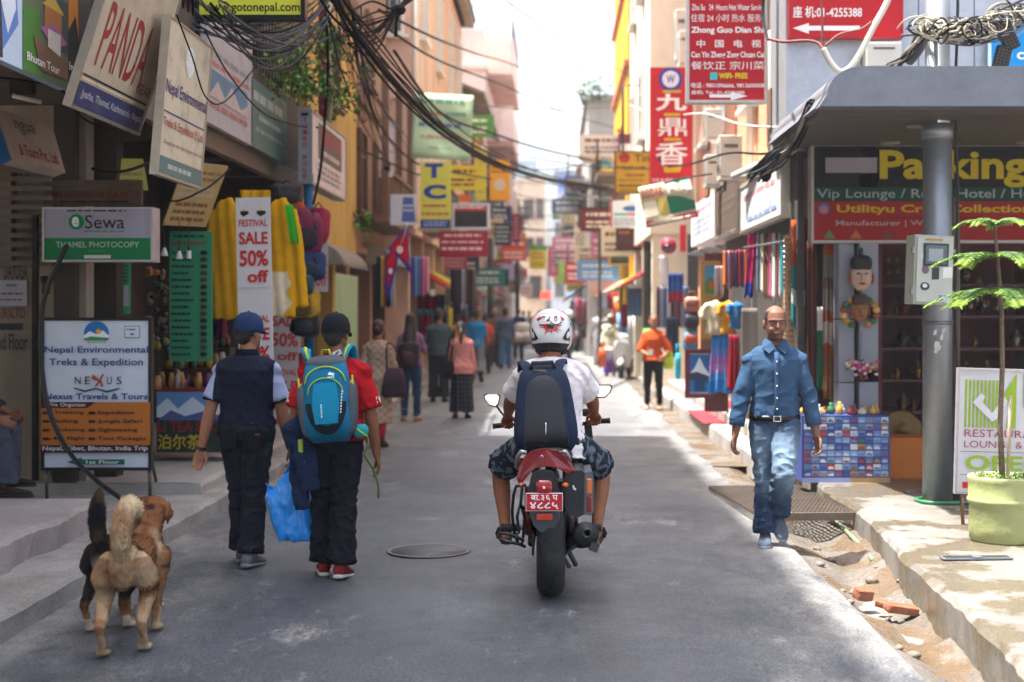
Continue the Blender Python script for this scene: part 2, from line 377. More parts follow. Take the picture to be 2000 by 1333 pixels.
def slab(name, edge, back, y0, y1, z0, z1, m, side=1, n=90, bev=.02, amp=.5, st=2):
    """raised pavement whose street edge is broken and uneven"""
    q = MB(); prof = [(0, z0), (0, z1 - .03), (side * .03, z1), (side * .12, z1 + .002), (side * (back) * .5, z1), (side * back, z1)]
    def fn(i, j):
        y = y0 + (y1 - y0) * j; k = min(int(i * (len(prof) - 1) + 1e-6), len(prof) - 1); dx, z = prof[k]
        e = edge(y); w = noise.noise(Vector((y * 2.1, z * 9, st))) * .03 * amp + noise.noise(Vector((y * 7, z * 14, st + 3))) * .018 * amp
        return (e + dx + (w if k < 3 else 0), y, z + (noise.noise(Vector((y * 3, dx * 3, 8))) * .012 * amp if k > 0 else 0))
    q.grid(fn, len(prof) - 1, n, m, smooth=False)
    a = y0; e = edge(a); q.quad([(e, a, z0), (e, a, z1), (e + side * back, a, z1), (e + side * back, a, z0)], m)
    a = y1; e = edge(a); q.quad([(e, a, z0), (e + side * back, a, z0), (e + side * back, a, z1), (e, a, z1)], m)
    return struct(name, q, fix=False)
slab('kerb', lambda y: -2.80, 3.2, 2, 60, -.1, .14, KERB, -1, 420)
slab('pavement', lambda y: -3.24 - .0 * y, 4, 2, 10.15, .1, .33, node_ground((.33, .30, .28), (.25, .21, .2), (.42, .39, .36), .2, 1.3, 90, .8, (1, 1, 1), .5, .5), -1, 120, amp=1.6, st=9)
slab('pavement', lambda y: -2.98 - .02 * math.sin(y), 4, 11.9, 60, .1, .24, CONC, -1, 300, amp=1.0, st=5)
def redge(y): return 2.0 + .33 * min(1, (y - 6.1) / 5) + .015 * math.sin(y * 2)
slab('pavement', redge, 8, 3.0, 14.38, -.15, .15, CONCW, 1, 200, amp=1.0, st=6)
slab('shop_step', lambda y: 2.12 - .01 * (y - 12), 3, 14.4, 33, -.1, .17, CONC, 1, 120, amp=.8, st=7)
slab('shop_step', lambda y: 2.34 - .008 * (y - 12), 3, 15.6, 33, .1, .33, CONC, 1, 120, amp=.5, st=8)
slab('pavement', lambda y: 2.1, 3, 33.5, 70, -.1, .15, CONC, 1, 120, amp=.6, st=3)

# ================================================================ BUILDINGS
GLASS = mat((.06, .075, .085), .12, spec=.7, var=.3, scale=1.2)
WFR = paint('#cfd0cb', dirt=.3); WOOD = mat((.13, .07, .04), .6, var=.25, scale=4)
def window(root, cx, cz, w, h, pl, axis, fm=WFR, bars=0):
    """window on the plane x=pl (axis 'L' faces +x, 'R' faces -x) or y=pl (axis 'F' faces the camera)"""
    if axis == 'F': mt = Matrix(((1, 0, 0, cx), (0, 0, 1, pl), (0, 1, 0, cz), (0, 0, 0, 1))); mt = Matrix(((1, 0, 0, cx), (0, 0, -1, pl), (0, 1, 0, cz), (0, 0, 0, 1)))
    elif axis == 'L': mt = Matrix(((0, 0, 1, pl), (1, 0, 0, cx), (0, 1, 0, cz), (0, 0, 0, 1)))
    else: mt = Matrix(((0, 0, -1, pl), (-1, 0, 0, cx), (0, 1, 0, cz), (0, 0, 0, 1)))
    q = MB(); t = .07; d = .09
    q.bx(-w / 2, w / 2, h / 2 - t, h / 2, -.02, d, fm, mt); q.bx(-w / 2, w / 2, -h / 2, -h / 2 + t, -.02, d, fm, mt)
    for x in (-w / 2, w / 2 - t): q.bx(x, x + t, -h / 2 + t, h / 2 - t, -.02, d, fm, mt)
    q.bx(-.025, .025, -h / 2 + t, h / 2 - t, .004, d - .03, fm, mt); q.bx(-w / 2 + t, -.025, h * .18, h * .18 + .045, .004, d - .034, fm, mt); q.bx(.025, w / 2 - t, h * .18, h * .18 + .045, .004, d - .034, fm, mt)
    for k in range(bars):
        x = -w / 2 + t + (w - 2 * t) * (k + .5) / bars; q.bx(x - .008, x + .008, -h / 2 + t, h / 2 - t, d - .028, d - .012, fm, mt)
    f = q.build('window', root)
    q = MB(); q.bx(-w / 2 + t, w / 2 - t, -h / 2 + t, h / 2 - t, -.02, .003, GLASS, mt); q.build('pane', f)
    q = MB(); q.bx(-w / 2 - .08, w / 2 + .08, -h / 2 - .07, -h / 2, -.02, .16, fm, mt); q.build('sill', f)
def building(label, x0, x1, y0, y1, z0, z1, m, face, wins=(), fm=WFR, roofm=None, floors=(), ground=None, trim=None, bars=0):
    root = thing('building', label, 'building', ((x0 + x1) / 2, y0, 0))
    q = MB(); q.bx(x0, x1, y0, y1, z0, z1, m)
    q.v = [v - root.location for v in q.v]; q.build('wall', root)
    off = root.location
    sp = x1 if face == 'L' else x0
    n0 = len(bpy.data.objects)
    for w in wins:
        if w[0] == 'F': window(root, w[1] - off.x, w[2], w[3], w[4], y0 - off.y, 'F', fm, bars)
        else: window(root, w[0] - off.y, w[1], w[2], w[3], sp - off.x, face, fm, bars)
    sg = 1 if face == 'L' else -1
    tm = trim or m
    q = MB()
    for z in floors: q.bx(min(sp, sp + sg * .1), max(sp, sp + sg * .1), y0 - .06, y1, z, z + .13, tm); q.bx(min(x0, x1), max(x0, x1), y0 - .1, y0, z + .003, z + .127, tm)
    if floors: q.build('ledge', root, world=True)
    q = MB(); q.bx(x0 - .15 * (sg < 0) - .0, x1 + .15 * (sg > 0), y0 - .15, y1, z1, z1 + .18, roofm or tm); q.build('roof', root, world=True)
    if ground:
        gx, gm, gz0 = ground; q = MB()
        if face == 'L': q.bx(x0, gx, y0 + .02, y1 - .02, 0, z0, gm)
        else: q.bx(gx, x1, y0 + .02, y1 - .02, 0, z0, gm)
        q.build('ground_floor', root, world=True)
        y = y0 + .02
        while y < y1 - .3:
            q = MB()
            if face == 'L': q.bx(gx, sp - .05, y, y + .3, .1, z0, m)
            else: q.bx(sp + .05, gx, y, y + .3, .1, z0, m)
            q.build('pillar', root, world=True); y += 3.1
    return root
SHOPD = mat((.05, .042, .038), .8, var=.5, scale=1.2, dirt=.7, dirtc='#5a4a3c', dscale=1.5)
# ---- left row
L1 = thing('building', 'dim old shop building on the left with signs along its balcony', 'building', (-6, 12, 0))
gw = wall_m('#6f6255'); bw = wall_m('#877a69')
q = MB(); q.bx(-11, -3.75, -3, 18.9, 3.62, 16.2, gw); q.build('wall', L1, world=True)
q = MB(); q.bx(-11, -3.22, -1, 18.9, 3.42, 3.62, wall_m('#5a5148')); q.bx(-3.3, -3.22, -1, 18.9, 3.2, 3.42, wall_m('#77695a')); q.bx(-3.28, -3.22, -1, 18.9, 3.62, 4.3, wall_m('#51483f'))
for y in (8.9, 10.8, 12.6, 14.6, 16.6): q.bx(-4.6, -3.3, y, y + .12, 3.26, 3.42, wall_m('#4c443b'))
q.build('balcony', L1, world=True)
q = MB(); q.bx(-9, -4.2, 12.0, 12.3, .1, 3.42, bw); q.build('end_wall', L1, world=True)
q = MB(); q.bx(-4.2, -4.02, 11.9, 12.3, .1, 3.42, wall_m('#3a332c')); q.bx(-4.02, -3.96, 12.0, 12.2, .1, 3.42, wall_m('#8d8172')); q.build('column', L1, world=True)
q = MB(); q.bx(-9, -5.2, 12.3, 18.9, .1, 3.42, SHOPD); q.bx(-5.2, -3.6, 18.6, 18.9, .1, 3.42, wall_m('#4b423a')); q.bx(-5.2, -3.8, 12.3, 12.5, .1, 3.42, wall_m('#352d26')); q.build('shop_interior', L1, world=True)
q = MB(); q.bx(-9, -4.55, 11.88, 11.995, 2.05, 2.92, metal('#6a5d50', .7, m=.2, dirt=.6, dirtc='#3c2e22'))
for k in range(11): q.bx(-9, -4.2, 11.86, 11.885, 2.06 + k * .078, 2.10 + k * .078, metal('#5d5246', .7, m=.2, dirt=.6, dirtc='#3c2e22'))
q.build('rolling_shutter', L1, world=True)
for y in (14.2, 17.4): window(L1, y - 12, 5.6, 1.1, 1.4, -3.75 + 6, 'L', WOOD, 6)
q = MB()
for k in range(60): y = 8.5 + k * .17; q.tube([(-3.25, y, 4.3), (-3.25, y, 5.0)], .012, metal('#2e2a27'), 5)
q.tube([(-3.25, 8.4, 5.0), (-3.25, 18.8, 5.0)], .02, metal('#2e2a27'), 6); q.build('railing', L1, world=True)
L2 = building('yellow painted house with rolled shop shutters, left of the street', -10, -3.42, 19.0, 24.4, 2.55, 6.6, wall_m('#b0954f', dirt=.5), 'L', [(21.6, 5.4, 1.0, 1.2)], WOOD, wall_m('#6b5740'), ground=(-3.75, wall_m('#4e463f'), 0))
q = MB()
for k in range(26): q.bx(-3.75, -3.71, 19.4 + k * .18, 19.54 + k * .18, .24, 2.3, metal('#6d6258', .6, m=.3, dirt=.4))
q.build('rolling_shutter', L2, world=True)
L3 = building('weathered brown house with wooden balconies, left of the street', -10, -3.55, 24.5, 29.8, 2.7, 8.2, wall_m('#8f7261', dirt=.6), 'L', [(25.8, 4.2, .9, 1.5), (28.0, 4.2, .9, 1.5), (26.9, 6.6, .9, 1.4), ('F', -3.95, 7.4, .5, 1.1)], WOOD, floors=(2.7, 5.4), ground=(-4.0, SHOPD, 0), trim=wall_m('#7c614c'))
q = MB(); q.bx(-3.55, -2.95, 25.0, 29.4, 3.25, 3.38, WOOD)
for k in range(28): q.tube([(-2.98, 25.05 + k * .16, 3.38), (-2.98, 25.05 + k * .16, 4.15)], .018, WOOD, 6)
q.bx(-3.02, -2.94, 25.0, 29.4, 4.15, 4.22, WOOD)
for y in (25.0, 27.2, 29.3): q.bx(-3.06, -2.94, y, y + .12, 3.38, 6.0, WOOD)
q.build('balcony', L3, world=True)
salm = wall_m('#ccae9a', dirt=.4); 
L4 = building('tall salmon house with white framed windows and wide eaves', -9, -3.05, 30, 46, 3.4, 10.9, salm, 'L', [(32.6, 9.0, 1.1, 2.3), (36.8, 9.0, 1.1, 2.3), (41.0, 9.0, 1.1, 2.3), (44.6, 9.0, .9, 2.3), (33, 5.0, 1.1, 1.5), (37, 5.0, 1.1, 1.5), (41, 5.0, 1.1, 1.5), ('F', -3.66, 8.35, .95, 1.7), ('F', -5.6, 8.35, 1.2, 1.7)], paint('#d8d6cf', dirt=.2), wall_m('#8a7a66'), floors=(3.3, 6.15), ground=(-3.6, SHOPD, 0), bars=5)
q = MB(); q.bx(-9.4, -2.65, 29.6, 46.4, 10.9, 11.08, wall_m('#9b8a74')); q.bx(-9.4, -2.6, 29.55, 46.45, 11.085, 11.2, wall_m('#3f5147')); q.build('eaves', L4, world=True)
q = MB(); q.tube([(-2.98, 30.15, 3.5), (-2.98, 30.15, 10.8)], .06, paint('#c9c4ba'), 8); q.build('downpipe', L4, world=True)
L5 = building('ochre yellow house under a sloping tin roof, beyond the salmon house', -9, -3.1, 46.5, 59, 3.2, 8.6, wall_m('#cda54a', dirt=.35), 'L', [(49, 6.3, 1.2, 1.5), (53, 6.3, 1.2, 1.5), (57, 6.3, 1.2, 1.5)], WOOD, floors=(4.6,), ground=(-3.5, SHOPD, 0))
q = MB(); q.add([(-9, 46.3, 11.4), (-2.3, 46.3, 8.7), (-2.3, 59, 8.7), (-9, 59, 11.4), (-9, 46.3, 11.5), (-2.3, 46.3, 8.82), (-2.3, 59, 8.82), (-9, 59, 11.5)], [(0, 1, 2, 3), (4, 5, 6, 7), (0, 1, 5, 4), (1, 2, 6, 5), (2, 3, 7, 6)], metal('#7d7168', .6, m=.3)); q.build('tin_roof', L5, world=True)
pink = wall_m('#dcbdb0', dirt=.35)
L6 = building('pale pink house with stacked balconies and a roof terrace', -9, -3.0, 60, 74, 0, 11.9, pink, 'L', [(63, 8.0, 1.2, 1.5), (68, 8.0, 1.2, 1.5), ('F', -3.6, 10.3, .8, 1.3), ('F', -3.6, 7.4, .8, 1.3)], WOOD)
q = MB()
for z0_, z1_ in ((11.8, 13.6), (8.9, 10.6), (5.9, 7.1)): q.bx(-3.3, -1.85, 62, 72, z0_, z0_ + .2, wall_m('#b98a76')); q.bx(-1.95, -1.85, 61.95, 72, z0_ + .2, z1_ - .0, pink); q.bx(-3.3, -1.95, 61.9, 62.0, z0_ + .2, z1_, pink)
q.bx(-9, -3.0, 60.1, 60.25, 11.9, 13.6, pink)
q.build('balcony', L6, world=True)
q = MB()
for k in range(9): q.tube([(-1.9, 62.2 + k * 1.2, 13.6), (-1.9, 62.2 + k * 1.2, 14.7)], .03, metal('#55575c'), 5)
q.tube([(-1.9, 62.2, 14.7), (-1.9, 71.9, 14.7)], .03, metal('#55575c'), 5); q.tube([(-3.6, 62, 13.6), (-3.6, 62, 15.2)], .03, metal('#55575c'), 5); q.tube([(-6, 62, 15.0), (-1.9, 62.0, 15.0)], .02, metal('#55575c'), 5); q.build('railing', L6, world=True)
L7 = building('grey plastered house beyond the pink balconies', -8, -2.7, 75, 92, 0, 10.2, wall_m('#a79f96'), 'L', [(y, z, 1.1, 1.4) for y in (78, 83, 88) for z in (5, 8)], WOOD, floors=(3.4, 6.6))
# ---- right row
panel = metal('#a9adb6', .45, m=.55, dirt=.2, dirtc='#7d8087', streak=True)
R0 = thing('building', 'corner shop building with grey metal cladding on the right', 'building', (5, 13, 0))
q = MB(); q.bx(2.15, 11, 13.3, 14.25, 3.2, 11.5, mat('#8d8f93', .6))
for x0_, x1_ in ((2.15, 3.38), (3.39, 3.9), (3.91, 4.55), (4.56, 6.5), (6.51, 8.5), (8.51, 11)):
    for z0_, z1_ in ((3.2, 5.6), (5.61, 8.5), (8.51, 11.5)): q.bx(x0_, x1_, 13.26, 13.3, z0_, z1_, panel)
q.build('wall', R0, world=True)
q = MB(); rt = mat((.10, .008, .013), .6, var=.3, scale=3)
q.bx(2.35, 11, 16.5, 16.7, .15, 3.2, rt); q.bx(3.02, 3.1, 13.5, 16.5, .15, 3.2, rt); q.bx(2.3, 2.36, 13.5, 16.5, .15, 3.2, SHOPD); q.bx(2.3, 11, 13.5, 16.5, .12, .17, mat('#3a3733', .5)); q.build('shop_interior', R0, world=True)
til = mat('#8b8f9c', .3, var=.06)
q = MB(); 
for z0_, z1_ in ((.16, 1.02), (1.03, 1.6), (1.61, 3.2)): q.bx(2.60, 2.74, 13.05, 13.3, z0_, z1_, til); q.bx(2.78, 2.95, 13.0, 13.3, z0_, z1_ + .12 if z1_ < 3 else z1_, til)
q.bx(2.74, 2.78, 13.12, 13.3, .16, 3.2, BLACK); q.build('column', R0, world=True)
q = MB()
for k, z in enumerate((.55, .9, 1.25, 1.6, 1.95)): q.bx(3.1, 6.4, 15.6, 16.4, z, z + .03, mat((.09, .012, .015), .4))
for x in (3.1, 4.2, 5.3, 6.37): q.bx(x, x + .03, 15.6, 16.4, .17, 2.3, mat((.09, .012, .015), .4))
q.build('display_shelf', R0, world=True)
# canopy with a rounded corner
fas = metal('#6d727b', .45, m=.5, dirt=.25, dirtc='#54585e', streak=True)
cn = thing('canopy', 'grey metal canopy with a rounded corner above the shop entrance', 'canopy', (4, 12, 3.2))
def rc(x0, z0, h, r, x1):
    pts = [(x1, z0), (x0, z0)]
    for a in range(0, 91, 10): pts.append((x0 + .06 + r * .8 - (r * .8) * math.cos(R(a)), z0 + h - r * .62 + r * .62 * math.sin(R(a)) ))
    return pts + [(x1, z0 + h)]
mt = Matrix(((1, 0, 0, 0), (0, 0, -1, 0), (0, 1, 0, 0), (0, 0, 0, 1)))
q = MB(); q.prism(rc(1.98, 3.215, .30, .33, 3.58), -10.85, -10.65, fas, mt); q.bx(3.585, 9, 10.65, 10.85, 3.217, 3.52, fas)
q.prism(rc(1.98, 3.23, .28, .3, 9), -13.25, -10.86, mat('#6d7076', .5), mt); q.build('fascia', cn, world=True)
q = MB(); sm_ = mat('#4b4542', .45, var=.1)
for k in range(12): q.bx(2.02, 9, 10.9 + k * .195, 10.9 + k * .195 + .185, 3.19, 3.228, sm_)
q.build('soffit', cn, world=True)
for x, y in ((2.95, 11.6), (3.0, 12.75), (4.2, 12.7)):
    q = MB(); q.lathe([(.09, 3.188), (.085, 3.18), (.06, 3.178)], paint('#8d8a84'), 18, Matrix.Translation((x, y, 0))); q.build('downlight', cn, world=True)
org = wall_m('#d59c78', dirt=.3)
R1 = building('orange plastered house with air conditioners, right side of the street', 2.66, 10, 14.3, 27, 3.2, 11.5, org, 'R', [(16.6, 5.2, 1.0, 1.5), (19.2, 5.2, 1.0, 1.5), (22, 5.4, 1.1, 1.6), (25, 5.4, 1.1, 1.6), (22, 8.6, 1.1, 1.6), (25, 8.6, 1.1, 1.6)], WFR, floors=(7.2,))
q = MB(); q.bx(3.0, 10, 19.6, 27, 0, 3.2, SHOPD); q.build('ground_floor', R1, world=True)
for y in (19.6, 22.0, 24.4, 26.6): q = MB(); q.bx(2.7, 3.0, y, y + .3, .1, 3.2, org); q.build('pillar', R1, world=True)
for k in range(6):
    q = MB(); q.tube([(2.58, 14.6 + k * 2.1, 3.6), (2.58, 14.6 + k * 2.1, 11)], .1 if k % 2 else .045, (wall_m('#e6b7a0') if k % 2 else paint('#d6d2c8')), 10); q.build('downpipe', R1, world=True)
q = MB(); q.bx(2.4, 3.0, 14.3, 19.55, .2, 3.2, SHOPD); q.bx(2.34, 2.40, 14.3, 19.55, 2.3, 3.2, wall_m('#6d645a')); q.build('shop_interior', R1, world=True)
R2 = building('cream plastered house with a yellow wing, right side of the street', 1.86, 10, 28, 35.5, 3.2, 14, wall_m('#e2d6bd', dirt=.3), 'R', [(30, 6, 1, 1.4), (33, 6, 1, 1.4), (30, 9, 1, 1.4), (33, 9, 1, 1.4)], WFR, ground=(2.6, SHOPD, 0))
R3 = building('bright yellow and orange house, right side of the street', 1.86, 10, 36.5, 45, 3.4, 11.6, wall_m('#d9a520', dirt=.2), 'R', [(39, 6, 1, 1.4), (43, 6, 1, 1.4), ('F', 2.2, 9.0, .35, 1.2)], mat('#a8562c', .6), floors=(5.2, 8.0, 10.2), trim=mat('#c9703a', .7), ground=(2.6, SHOPD, 0))
R4 = building('bare grey concrete house with plants along its roof edge', 1.2, 9, 52, 64, 0, 9.4, wall_m('#a7a5a0'), 'R', [('F', 1.75, 5.2, .7, 1.2), (55, 6, 1.2, 1.3), (60, 6, 1.2, 1.3)], WOOD, floors=(3.2, 6.4))
R5 = building('pinkish far house on the right with a red upper balcony', 1.1, 8, 65, 84, 0, 8.2, wall_m('#b59a8e'), 'R', [(y, z, 1.2, 1.3) for y in (69, 75, 80) for z in (5, 7)], WOOD, floors=(3.2,))
# ---- the bend that closes the street
for (lb, xa, xb, ya, yb, h, c, ws) in (
    ('far beige house with grey windows where the street bends', -2.9, -.75, 100, 108, 10.8, '#d3bda4', [('F', -1.9, 8.9, .7, 1.3), ('F', -1.1, 8.9, .5, 1.3), ('F', -1.9, 6.2, .7, 1.3), ('F', -1.1, 6.2, .5, 1.3), ('F', -1.5, 3.4, 1.0, 1.5)]),
    ('far grey house with a blue tin roof room where the street bends', -.4, 3.6, 138, 146, 12.0, '#b9bcc0', [('F', .4, 9.6, .9, 1.4), ('F', 2.0, 9.6, .9, 1.4), ('F', .4, 6.8, .9, 1.4), ('F', 2.0, 6.8, .9, 1.4), ('F', .4, 3.8, .9, 1.4), ('F', 2, 3.8, .9, 1.4)]),
    ('far brown brick house on the right of the bend', 1.6, 7, 88, 98, 8.2, '#8d6e5e', [('F', 2.3, 6, .9, 1.2), ('F', 3.8, 6, .9, 1.2)]),
    ('far pale blue tower house behind the street bend', -4.4, -1.6, 122, 130, 14.5, '#a9bac6', [('F', -2.2, 12.8, .8, 1.3), ('F', -2.2, 10.2, .8, 1.3)])):
    b_ = building(lb, xa, xb, ya, yb, 0, h, wall_m(c, dirt=.3), 'R', ws, WOOD)
    if 'blue tin' in lb:
        q = MB(); q.bx(.2, 3.0, 139, 144, 12.2, 15.2, mat('#4d76b8', .6)); q.bx(-.2, 3.3, 138.5, 145, 15.2, 15.4, mat('#5d6a78', .6)); q.build('roof_room', b_, world=True)

# ================================================================ PEOPLE
def dirv(p, o, s): return Vector((s * math.sin(R(o)), math.cos(R(o)) * math.sin(R(p)), -math.cos(R(o)) * math.cos(R(p))))
XA, YA, ZA = Vector((1, 0, 0)), Vector((0, 1, 0)), Vector((0, 0, 1))
TORSO = [(-.085, .10, .085, 0), (-.04, .15, .108, -.004), (.02, .163, .116, -.006), (.09, .153, .108, 0), (.17, .142, .102, .004), (.26, .15, .108, .004),
         (.36, .166, .116, .004), (.43, .166, .110, 0), (.485, .132, .088, -.006), (.515, .09, .07, -.01), (.55, .062, .06, -.006)]
TORSOF = [(-.085, .10, .085, 0), (-.04, .155, .115, -.006), (.02, .168, .122, -.008), (.09, .148, .105, 0), (.17, .125, .092, .004), (.26, .132, .1, .008),
          (.36, .146, .112, .014), (.43, .148, .1, 0), (.485, .118, .08, -.006), (.515, .08, .062, -.01), (.55, .055, .052, -.006)]
HEAD = [(.0, .03, .028, .05), (.012, .046, .05, .036), (.04, .06, .068, .022), (.075, .069, .084, .01), (.115, .074, .093, .002), (.155, .077, .098, -.003),
        (.19, .071, .091, -.006), (.215, .052, .067, -.006), (.232, .026, .034, -.005), (.238, .008, .01, -.005)]
SKINS = {}
def skin_m(c):
    if c not in SKINS: SKINS[c] = mat(c, .58, var=.14, scale=18, bump=.12, bscale=220, spec=.3)
    return SKINS[c]
class Pose: pass
def skeleton(pose, fem=0):
    P = Pose(); lean = R(pose.get('lean', 3)); Rl = Matrix.Rotation(-lean, 3, 'X') @ Matrix.Rotation(R(pose.get('roll', 0)), 3, 'Y')
    dz = 0
    lg = {}
    for s, k in ((-1, 'L'), (1, 'R')):
        a, o, b, f = pose.get('leg' + k, (6, 2, -6, 0)); d1 = dirv(a, o, s); d2 = dirv(b, pose.get('shin_out', o * .4), s)
        lg[s] = (d1, d2, f); dz = max(dz, -(d1.z * .415 + d2.z * .40) + .075 * math.cos(R(f)) + max(0, math.sin(R(f))) * .14)
    P.hipz = pose.get('hipz', dz); H = Vector((0, 0, P.hipz)); P.lg = lg; P.Rl = Rl; P.H = H
    P.tor = lambda p: H + Rl @ Vector(p)
    P.legs = {}; P.arms = {}
    for s in (-1, 1):
        hp = H + Vector((s * pose.get('hips', .082), 0, 0)); kn = hp + lg[s][0] * .415; an = kn + lg[s][1] * .40; P.legs[s] = (hp, kn, an)
    sw = .152 if fem else .172
    for s, k in ((-1, 'L'), (1, 'R')):
        a, o, b, o2 = pose.get('arm' + k, (0, 9, 8, 4)); sh = P.tor((s * sw, -.005, .42))
        if 'hand' + k in pose:                                   # reach a point: two-bone solution, elbow pushed out along a hint
            tgt = Vector(pose['hand' + k][:3]); hint = Vector(pose['hand' + k][3:6]); v = tgt - sh; L = min(v.length, .535); vd = v.normalized()
            x = (L * L + .285 ** 2 - .255 ** 2) / (2 * L); hgt = math.sqrt(max(.285 ** 2 - x * x, 0)); pn = (hint - vd * hint.dot(vd)).normalized()
            el = sh + vd * x + pn * hgt; wr = sh + vd * L
        else:
            el = sh + dirv(a, o, s) * .285; wr = el + dirv(b, o2, s) * .255
        P.arms[s] = (sh, el, wr)
    P.hj = P.tor((0, .012, .572))
    P.Hm = Rl.inverted().lerp(Matrix.Identity(3), .5) @ Rl @ Matrix.Rotation(R(pose.get('hyaw', 0)), 3, 'Z') @ Matrix.Rotation(-R(pose.get('hpitch', 0)), 3, 'X')
    return P
def bend(a, b, c, fr):
    """points along a two-bone limb: fr values 0..1 on the first bone, 1..2 on the second; the joint is rounded"""
    out = []
    for f in fr:
        if f <= 1: p = a.lerp(b, f)
        else: p = b.lerp(c, f - 1)
        out.append(p)
    return out
def hand(mb, Wp, d, pn, s, curl, m, thumb=1., n=8):
    d = d.normalized(); pn = (pn - d * pn.dot(d)).normalized(); l = pn.cross(d) * -s
    mb.loft([(Wp - d * .03, .025, .02, l, pn), (Wp, .027, .019, l, pn), (Wp + d * .03, .037, .017, l, pn), (Wp + d * .065, .042, .0155, l, pn), (Wp + d * .09, .041, .013, l, pn), (Wp + d * .098, .036, .008, l, pn)], m, 10)
    for k, (o, L) in enumerate(((.030, .070), (.0105, .079), (-.0095, .073), (-.0285, .058))):
        p = Wp + d * (.086 - abs(o) * .12) + l * o; a = R(curl * .55 + k * 2); pts = [p]; fan = l * (o * .9)
        for q in (.45, .31, .26):
            v = d * math.cos(a) + pn * math.sin(a) + fan * .6; p = p + v.normalized() * L * q; pts.append(p); a += R(curl * .75 + 6)
        mb.tube(pts, [.0098, .009, .0082, .0066], m, n, rnd=True)
    p = Wp + d * .022 + l * .026; pts = [p]
    for v, L in ((d * .75 + l * .62 + pn * .25 * thumb, .036), (d * .9 + l * .2 + pn * .4 * thumb, .032), (d * .95 + pn * .4 * thumb, .024)):
        p = p + v.normalized() * L; pts.append(p)
    mb.tube(pts, [.0125, .0115, .0098, .0078], m, n, rnd=True)
def wr_disp(amp, fq, P, joints=(), seed=0, push=0.):
    """cloth folds: ridged noise, stronger near the joints"""
    def f(p, n):
        w = .45
        for j, r in joints:
            d = (p - j).length
            if d < r: w += (1 - d / r) * 1.1
        a = noise.noise(Vector((p.x * fq + seed, p.y * fq, p.z * fq * 1.25 + p.x * 3))); b = noise.noise(Vector((p.x * fq * 2.1, p.y * fq * 2.1 + seed, p.z * fq * 2.6)))
        return push + amp * w * ((.5 - abs(a) * 2.2) + .3 * (.4 - abs(b) * 1.6))
    return f
